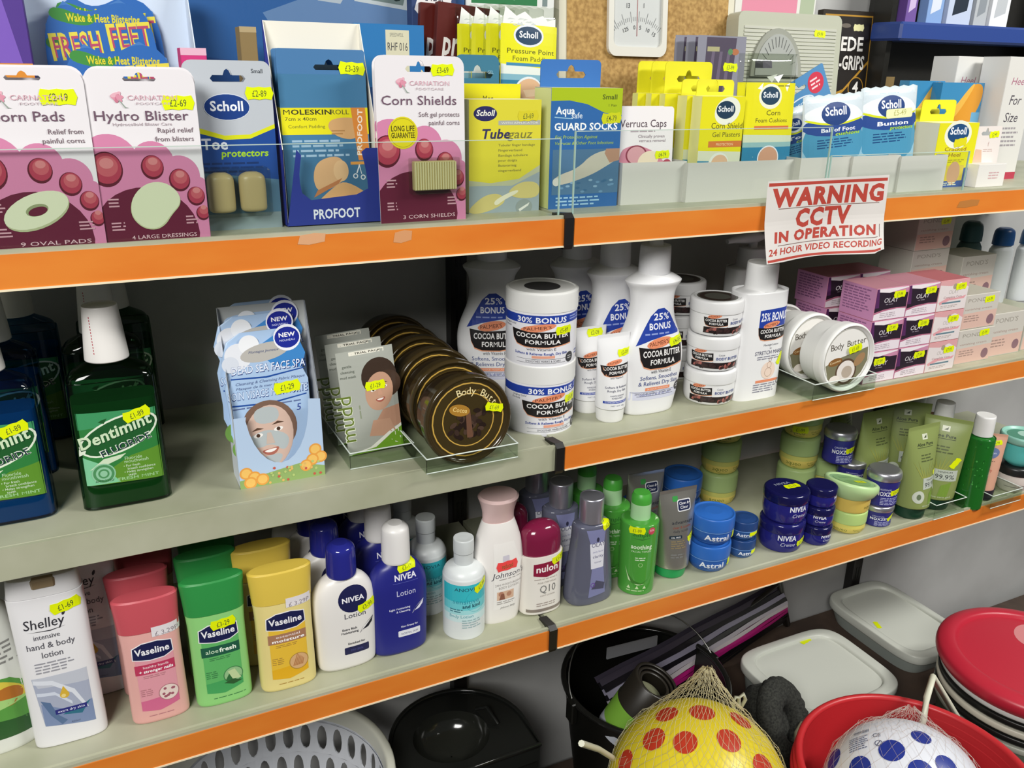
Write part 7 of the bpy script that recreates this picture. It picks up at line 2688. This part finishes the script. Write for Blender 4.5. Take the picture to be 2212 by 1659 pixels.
for s_ in (-1, 1):
    box(MB(), s_ * KR - .006, -.012, KH - .04, s_ * KR + .006, .012, KH + .004, '#12120f', .002).build('handle_lug', t)

# striped windbreak leaning out of the bucket
a0, a1 = Vector((kp.x - .05, kp.y + .0, .36)), Vector((1.272, .285, .40))
b0, b1 = Vector((kp.x - .10, kp.y + .005, .50)), Vector((1.222, .272, .515))
t = thing('windbreak', 'rolled windbreak of pink, grey and black stripes sticking out of the bucket', 'windbreak', (kp.x, kp.y, .36))
o3 = Vector((kp.x, kp.y, .36))
M = MB()
cols = ['#3a3540', '#17151a', '#8a8698', '#17151a', '#b5aeb8', '#d0c7ca', '#c42482', '#c42482', '#17151a', '#1d1a1f', '#17151a']
ns = len(cols)
nrm = (a1 - a0).cross(b0 - a0).normalized()
if nrm.y > 0:
    nrm = -nrm
for i, k in enumerate(cols[::-1]):
    f0, f1 = i / ns, (i + 1) / ns
    vs = []
    for f in (f0, f1):
        for g in range(9):
            q = a0.lerp(a1, g / 8).lerp(b0.lerp(b1, g / 8), f) + nrm * (.014 * sin(f * pi) + .002 * sin(g * 1.7 + i)) - o3
            vs.append(q)
    vs2 = [v - nrm * .012 for v in vs]
    M.add(vs, [(g, g + 1, g + 10, g + 9) for g in range(8)], k, True)
    M.add(vs2, [(g + 9, g + 10, g + 1, g) for g in range(8)], k, True)
M.build('striped_cloth', t)
M = MB()
dr = (b1 - a1).normalized()
tubepath(M, [b1 + dr * .02 - o3, a1 - dr * .012 - o3], .0085, '#17130f', 10)
M.build('pole', t)
M = MB()
tubepath(M, [b1 + dr * .014 - o3, b1 + Vector((-.02, -.012, .012)) - o3, b1 + Vector((-.06, -.016, -.004)) - o3, b1 + Vector((-.14, -.02, -.03)) - o3], .005, '#17130f', 8)
M.build('tie_cord', t)

# roll with paper sleeve
p0, p1 = aty(1412, 1480, .085), aty(1345, 1570, .115)
t = thing('mat_roll', 'dark rolled mat with pale core and green white sleeve in the bucket', 'mat roll', tuple(p0))
ax = (p1 - p0).normalized()
qm = ax.to_track_quat('Z', 'Y').to_matrix().to_4x4()
M = MB()
for i in range(3):
    rr = .042 - i * .006
    loft(M, [(-.004 * (3 - i) + .002, rr - .006, rr - .006, 2), (-.004 * (3 - i), rr - .003, rr - .003, 2), (-.004 * (3 - i) + .002, rr, rr, 2), (.12, rr, rr, 2)], '#26221c', 36, False, False, xf=qm)
M.build('rolled_mat', t)
M = MB()
loft(M, [(.02, .0255, .0255, 2), (.022, .001, .001, 2)], '#7f8066', 28, False, False, xf=qm)
M.build('core', t)
M = MB()
loft(M, [(.05, .0432, .0432, 2), (.1, .0432, .0432, 2)], 'P#7fb53c', 36, False, False, xf=qm)
loft(M, [(.1, .0432, .0432, 2), (.12, .0432, .0432, 2)], 'P#b5b9c2', 36, False, False, xf=qm)
M.build('paper_sleeve', t)
p0, p1 = aty(1312, 1412, .2), aty(1420, 1384, .235)
t = thing('card_strip', 'pale grey card strip lying behind the rolled mat', 'card strip', tuple((p0 + p1) / 2))
M = MB()
d_ = (p1 - p0) / 2
vs = [tuple(s_ * d_ + Vector((0, yy, zz))) for yy in (0, .003) for s_, zz in ((-1, -.013), (1, -.013), (1, .011), (-1, .011))]
M.add(vs, [(0, 1, 2, 3), (7, 6, 5, 4), (0, 4, 5, 1), (1, 5, 6, 2), (2, 6, 7, 3), (3, 7, 4, 0)], 'P#8f9094')
M.build('card', t)


# ---- white lidded boxes
PLAT = .335
M = MB()
box(M, .985, .002, DECK + .0005, 1.665, .344, PLAT, 'floor_lino', .003)
tag(M.build('low_platform'), 'dark brown low platform carrying the white lidded boxes', 'platform')


def lidbox(label, x0, x1, y0, y1, zl):
    t = thing('storage_box', label, 'storage box', ((x0 + x1) / 2, (y0 + y1) / 2, PLAT + .0005), 0, 'white lidded storage boxes')
    w, d, h = (x1 - x0) / 2, (y1 - y0) / 2, zl - PLAT
    M = MB()
    loft(M, dense([(0, .86 * w, .86 * d, 5), (0, .86 * w, .86 * d, 5), (.01, .89 * w, .89 * d, 5), (h - .022, .95 * w, .95 * d, 5), (h - .022, .95 * w, .95 * d, 5)], 3), '#98a09a', 56)
    M.build('box_body', t)
    M = MB()
    loft(M, dense([(h - .022, .97 * w, .97 * d, 5), (h - .022, .97 * w, .97 * d, 5), (h - .018, w, d, 5), (h - .004, w, d, 5), (h, .97 * w, .97 * d, 5), (h, .84 * w, .84 * d, 5), (h - .006, .81 * w, .81 * d, 5), (h - .006, .81 * w, .81 * d, 5)], 3), '#cdd0c6', 64)
    M.build('lid', t)
    return t, h, w, d


q, hA, w, d = lidbox('white lidded storage box nearer the bucket, with yellow tag at its back', 1.06, 1.325, -.002, .22, .42)
pr('price_sticker', q, tagart(.05, .088, '', .03, 10), lambda u, v, o: (u, v, hA - .0055 + o))
q, hB, w, d = lidbox('white lidded storage box by the wall, with small yellow tag at its side', 1.43, 1.622, .066, .338, .39)
pr('price_sticker', q, tagart(-.06, .0, '', .026, 70), lambda u, v, o: (u, v, hB - .0055 + o))

# ---- black fluffy slipper resting on the box
p = atz(1640, 1525, .47)
t = thing('fluffy_slipper', 'black ribbed fluffy slipper between the netted ball and the white box', 'slipper', (1.0, .0, .445), 24, None, 62, 0)
M = MB()
N, m = 48, 20
vs = []
R = random.Random(12)
for j in range(N):
    an = 2 * pi * j / N
    for i in range(m):
        q = 2 * pi * i / m
        r = .021 + .0035 * abs(sin(an * 11)) + .001 * R.random()
        vs.append(((.05 + r * cos(q)) * cos(an) * .92, (.05 + r * cos(q)) * sin(an) * 1.15, .9 * r * sin(q)))
M.add(vs, [(j * m + i, ((j + 1) % N) * m + i, ((j + 1) % N) * m + (i + 1) % m, j * m + (i + 1) % m) for j in range(N) for i in range(m)], 'fuzz', True)
M.build('cuff', t)
M = MB()
loft(M, [(-.06, .03, .05, 2), (-.05, .05, .07, 2), (-.02, .056, .075, 2), (-.005, .05, .065, 2)], 'fuzz', 32)
M.build('foot', t)
M = MB()
tubepath(M, [(.035, -.02, .012), (.02, -.012, .022), (.0, -.018, .018), (-.014, -.03, .02), (-.02, -.04, .008)], .0055, '#8f8870', 8)
M.build('pull_loop', t)

# ---- front row: netted ball, red bowls with ball, red lidded buckets
CZ = .376
t = thing('crate', 'low dark crate carrying the netted balls and red bowls, below the picture', 'crate', (.84, -.32, 0))
M = MB()
x0, x1, y0, y1 = -.3, .3, -.15, .17
for q in ((x0, y0, 0, x1, y0 + .01, CZ - .001), (x0, y1 - .01, 0, x1, y1, CZ - .001), (x0, y0 + .0101, 0, x0 + .01, y1 - .0101, CZ - .001), (x1 - .01, y0 + .0101, 0, x1, y1 - .0101, CZ - .001)):
    box(M, *q, '#23211f')
box(M, x0, y0, CZ - .001, x1, y1, CZ, '#2b2927')
M.build('crate_shell', t)


def ball(name, label, c, r, kb, kd, dots, rot, net, group):
    t = thing(name, label, 'ball', (c.x, c.y, c.z - r), 0, group)
    M = MB()
    nu, nv = 56, 32
    vs, fs = [(0, 0, 0)], []
    for j in range(1, nv):
        f = pi * j / nv
        for i in range(nu):
            a_ = 2 * pi * i / nu
            vs.append((r * sin(f) * cos(a_), r * sin(f) * sin(a_), r - r * cos(f)))
    vs.append((0, 0, 2 * r))
    for i in range(nu):
        fs.append((0, 1 + (i + 1) % nu, 1 + i))
        o = 1 + (nv - 2) * nu
        fs.append((o + i, o + (i + 1) % nu, len(vs) - 1))
    for j in range(nv - 2):
        for i in range(nu):
            a_, b_ = 1 + j * nu + i, 1 + j * nu + (i + 1) % nu
            fs.append((a_, b_, b_ + nu, a_ + nu))
    M.add(vs, fs, kb, True)
    for d_, s_ in dots:
        d_ = Vector(d_).normalized()
        x_ = d_.orthogonal().normalized()
        y_ = d_.cross(x_)
        ring = [Vector((0, 0, r)) + d_ * (r + .0006)]
        n1, n2 = 20, 3
        for k in range(1, n2 + 1):
            g = s_ * k / n2
            for i in range(n1):
                a_ = 2 * pi * i / n1
                ring.append(Vector((0, 0, r)) + (d_ * cos(g) + (x_ * cos(a_) + y_ * sin(a_)) * sin(g)) * (r + .0006))
        f_ = [(0, 1 + i, 1 + (i + 1) % n1) for i in range(n1)] + [(1 + k * n1 + i, 1 + (k + 1) * n1 + i, 1 + (k + 1) * n1 + (i + 1) % n1, 1 + k * n1 + (i + 1) % n1) for k in range(n2 - 1) for i in range(n1)]
        M.add(ring, f_, kd, True)
    M.build('ball_skin', t)
    return t


def ballpix(u, v, c, r):
    """direction from the ball's centre to the point of it seen at a pixel"""
    d_ = ray(u, v).normalized()
    oc = EYE - c
    b_ = d_.dot(oc)
    q = b_ * b_ - oc.dot(oc) + r * r
    s_ = -b_ - (q ** .5 if q > 0 else 0)
    return (EYE + d_ * s_ - c).normalized()


r = .13
for _ in range(6):
    c = atz(1505, 1712, CZ + r)
    r = 193 / FPX * dep(*c)
YC, YR = c, r
fixed = [((1517, 1538), .14), ((1412, 1596), .135), ((1480, 1603), .13), ((1575, 1599), .135), ((1440, 1542), .13), ((1600, 1555), .13), ((1650, 1660), .15), ((1350, 1645), .13)]
dots = [(ballpix(u, v, c, r), s_) for (u, v), s_ in fixed]
for q in ((1, 1, .2), (.2, 1, .3), (-1, .6, .2), (.6, -.3, -.8), (-.5, -.8, -.6), (0, .8, -.6), (1, -.2, -.4), (-.3, -.9, .0), (.5, -.9, -.1), (-1, -.2, -.2)):
    d_ = Vector(q).normalized()
    if min((d_ - k[0]).length for k in dots) > .45:
        dots.append((d_, .135))
yb = ball('netted_ball', 'yellow ball with red spots in a cream net bag', c, r, '#e3cf2c', '#bf3a24', dots, 0, True, 'spotted net balls')


def netmesh(t, c, r, tip, k, wire, ncol, nrow, name):
    """diamond net hugging the ball and gathered to a tip"""
    M = MB()
    ax = (tip - c).normalized()
    x_ = ax.orthogonal().normalized()
    y_ = ax.cross(x_)
    L = (tip - c).length
    R = random.Random(5)
    def pt(i, j):
        f = j / nrow
        a_ = 2 * pi * (i + .5 * (j % 2)) / ncol
        f0 = .52
        if f < f0:
            g = pi * .62 - (pi * .62 - pi * .2) * f / f0
            rr, hh = (r + .0015) * sin(g), (r + .0015) * cos(g)
        else:
            e = (f - f0) / (1 - f0)
            rr = (r + .0015) * sin(pi * .2) * (1 - e) ** 1.15 + .004
            hh = (r + .0015) * cos(pi * .2) * (1 - e) + L * e
        jt = .0035 * (f > .3)
        return c + ax * (hh + R.uniform(-jt, jt)) + (x_ * cos(a_) + y_ * sin(a_)) * (rr + R.uniform(0, jt))
    o = Vector(t.location)
    P_ = [[pt(i, j) - o for i in range(ncol)] for j in range(nrow + 1)]
    for j in range(nrow):
        for i in range(ncol):
            n2 = (i + (1 if j % 2 else -1)) % ncol
            for q in (i, n2):
                a_, b_ = P_[j][i], P_[j + 1][q]
                tubepath(M, [a_, b_], wire, k, 3)
    M.build(name, t)


tip = aty(1528, 1442, YC.y + .02)
netmesh(yb, YC, YR, tip, '#d3c9a0', .00028, 44, 28, 'net_bag')
M = MB()
o = Vector(yb.location)
q0 = YC + ballpix(1330, 1640, YC, YR) * (YR + .004) - o
q1 = aty(1256, 1606, YC.y - .03) - o
tubepath(M, [q0, q0.lerp(q1, .5) + Vector((0, 0, .004)), q1], .0045, '#d9d9c4', 8)
M.build('net_tie', yb)
M = MB()
q0 = YC + ballpix(1590, 1530, YC, YR) * (YR + .01) - o
for s_ in (-1, 1):
    tubepath(M, [q0 + Vector((s_ * .006, 0, -.01)), q0 + Vector((s_ * .012, -.002, .006)), q0 + Vector((s_ * .008, 0, .016)), q0 + Vector((0, 0, .012)), q0 + Vector((s_ * .001, -.002, -.004))], .003, '#b5b59c', 8)
M.build('net_clip', yb)

# red bowls, nested
tp = atz(1960, 1680, .549)
tp = Vector((tp.x + .012, tp.y - .002, 0))
TR, TH = .176, .146
rb = None
for i in range(3):
    zz = .378 + .0125 * i
    lb = ('lowest of three nested red bowls under the blue spotted ball', 'middle of three nested red bowls under the blue spotted ball', 'top red bowl of the nest, with the blue spotted ball in it')[i]
    loc = (tp.x + .003 * i, tp.y, zz)
    if i == 0:
        rb = thing('washing_bowl', lb, 'bowl', loc, 0, 'nested red bowls')
        M = MB()
        loft(M, dense([(0, .74 * TR, .74 * TR), (0, .74 * TR, .74 * TR), (.01, .79 * TR, .79 * TR), (TH, .95 * TR, .95 * TR), (TH, .95 * TR, .95 * TR)], 4), '#b8262c', 72, True, False)
        loft(M, dense([(TH, .94 * TR, .94 * TR), (TH, .94 * TR, .94 * TR), (.012, .775 * TR, .775 * TR), (.004, .74 * TR, .74 * TR), (.004, .74 * TR, .74 * TR), (.004, .001, .001), (.004, .001, .001)], 4), '#b8262c', 72, False, False)
        M.build('bowl_wall', rb)
        M = MB()
        tubepath(M, [(.975 * TR * cos(2 * pi * q / 72), .975 * TR * sin(2 * pi * q / 72), TH) for q in range(72)], .0062, '#c22a30', 10, True)
        M.build('rim', rb)
    else:
        dup(rb, loc, lb)
WR = .1165
wc = atz(1926, 1736, .5)
wc = Vector((tp.x - .03, tp.y - .012, .378 + .025 + .0045 + WR))
dots = [(ballpix(u, v, wc, WR), s_) for (u, v), s_ in (((1926, 1620), .155), ((1990, 1592), .12), ((1800, 1640), .15), ((1857, 1658), .15), ((2045, 1655), .14), ((1990, 1668), .15))]
for q in ((1, 1, .2), (.2, 1, .3), (-1, .6, .2), (.6, -.3, -.8), (-.5, -.8, -.6), (0, .8, -.6), (1, -.2, -.4), (-.3, -.9, -.2), (.5, -.9, -.3)):
    d_ = Vector(q).normalized()
    if min((d_ - k[0]).length for k in dots) > .45:
        dots.append((d_, .16))
wb = ball('netted_ball', 'white ball with blue spots sitting in the red bowl', wc, WR, '#e3e6ee', '#24368f', dots, 0, False, 'spotted net balls')
netmesh(wb, wc, WR, wc + Vector((.05, .05, .085)).normalized() * (WR + .02), '#d9c9bf', .00018, 34, 20, 'net_bag')
cm = ballpix(1872, 1615, wc, WR)
e1 = (ballpix(1900, 1610, wc, WR) - cm).normalized()
e1 = (e1 - cm * e1.dot(cm)).normalized()
e2 = cm.cross(e1)


def onball(u, v, o):
    g = (u * u + v * v) ** .5 / WR
    d_ = cm if g < 1e-6 else cm * cos(g) + (e1 * u + e2 * v) / (g * WR) * sin(g)
    return tuple(Vector((0, 0, WR)) + d_ * (WR + .0006 + o))


a = Art(.04, .04)
a.g(-.7, .6, .8, '#6a6f8a', 7, .1).e(.45, .1, .14, '#5a5f78', ring=.03).p([(.35, .0), (.38, -.02), (.55, .2), (.52, .22)], '#5a5f78')
for i in range(14):
    a.r(-.5 + i * .045, .8, -.48 + i * .045, .98, '#4a4f68')
a.t('CE', .4, .42, '#3a3f58', w=.3, sz=.2)
pr('safety_print', wb, a, onball, .004, [-.02 + .004 * i for i in range(14)])
pr('price_sticker', wb, tagart(0, 0, '', .02, 30), (lambda d0: lambda u, v, o: tuple(Vector((0, 0, WR)) + (d0 * (WR + .0012 + o) + d0.orthogonal().normalized() * u + d0.cross(d0.orthogonal().normalized()) * v)))(ballpix(1806, 1606, wc, WR)))

# stack of buckets with the red lid
lp = atz(2230, 1430, .525)
BKR = .152
bk = None
for i, (k, kr, lb) in enumerate((('#6f7a6a', '#b9bcae', 'grey green bucket with white handle, lowest under the red lid'), ('#1c1c1a', '#1c1c1a', 'black bucket nested in the grey green one'),
                                 ('#d9d4c2', '#d9d4c2', 'cream bucket nested between two black ones'), ('#1c1c1a', '#1c1c1a', 'black bucket nested just below the white rim'), ('#d6d6d0', '#dcdcd8', 'white bucket on top of the nest, under the red lid'))):
    zz = .0005 + .0165 * i
    hh = .435
    t = thing('bucket', lb, 'bucket', (lp.x, lp.y, zz), 0, 'nested buckets under the red lid')
    M = MB()
    loft(M, dense([(0, .7 * BKR, .7 * BKR), (0, .7 * BKR, .7 * BKR), (hh, .95 * BKR, .95 * BKR), (hh, .95 * BKR, .95 * BKR)], 3), k, 56, True, False)
    M.build('bucket_wall', t)
    M = MB()
    loft(M, dense([(hh - .007, .955 * BKR, .955 * BKR), (hh - .007, 1.0 * BKR, 1.0 * BKR), (hh + .003, 1.005 * BKR, 1.005 * BKR), (hh + .005, .98 * BKR, .98 * BKR), (hh + .005, .95 * BKR, .95 * BKR)], 3), kr, 64, False, False)
    M.build('rim', t)
    if i == 0:
        M = MB()
        q0, q1 = aty(2015, 1462, lp.y - .02), aty(1996, 1550, lp.y - .05)
        tubepath(M, [Vector((-BKR * .97, 0, hh - .02)), q0 - Vector((lp.x, lp.y, zz)), q0.lerp(q1, .5) - Vector((lp.x, lp.y, zz)) + Vector((-.004, 0, 0)), q1 - Vector((lp.x, lp.y, zz)), q1 - Vector((lp.x + .005, lp.y, zz + .06))], .0055, '#d9d9c4', 8)
        M.build('handle', t)
zz = .0005 + .0165 * 4 + .435 + .0055
t = thing('tub_lid', 'round red plastic lid with raised rim on top of the bucket stack', 'lid', (lp.x, lp.y, zz))
M = MB()
loft(M, dense([(0, 1.03 * BKR, 1.03 * BKR), (0, 1.03 * BKR, 1.03 * BKR), (.012, 1.075 * BKR, 1.075 * BKR), (.026, 1.06 * BKR, 1.06 * BKR), (.034, .97 * BKR, .97 * BKR), (.034, .88 * BKR, .88 * BKR), (.027, .84 * BKR, .84 * BKR), (.027, .84 * BKR, .84 * BKR)], 5), '#c0283c', 80)
M.build('lid_shell', t)
a = Art(1, 1)
a.e(.06, .045, .04, '#d98a8c', .03, 30)  # paler pink oval on the red lid top
pr('lid_oval', t, a, lambda u, v, o: (u, v, .027 + o))
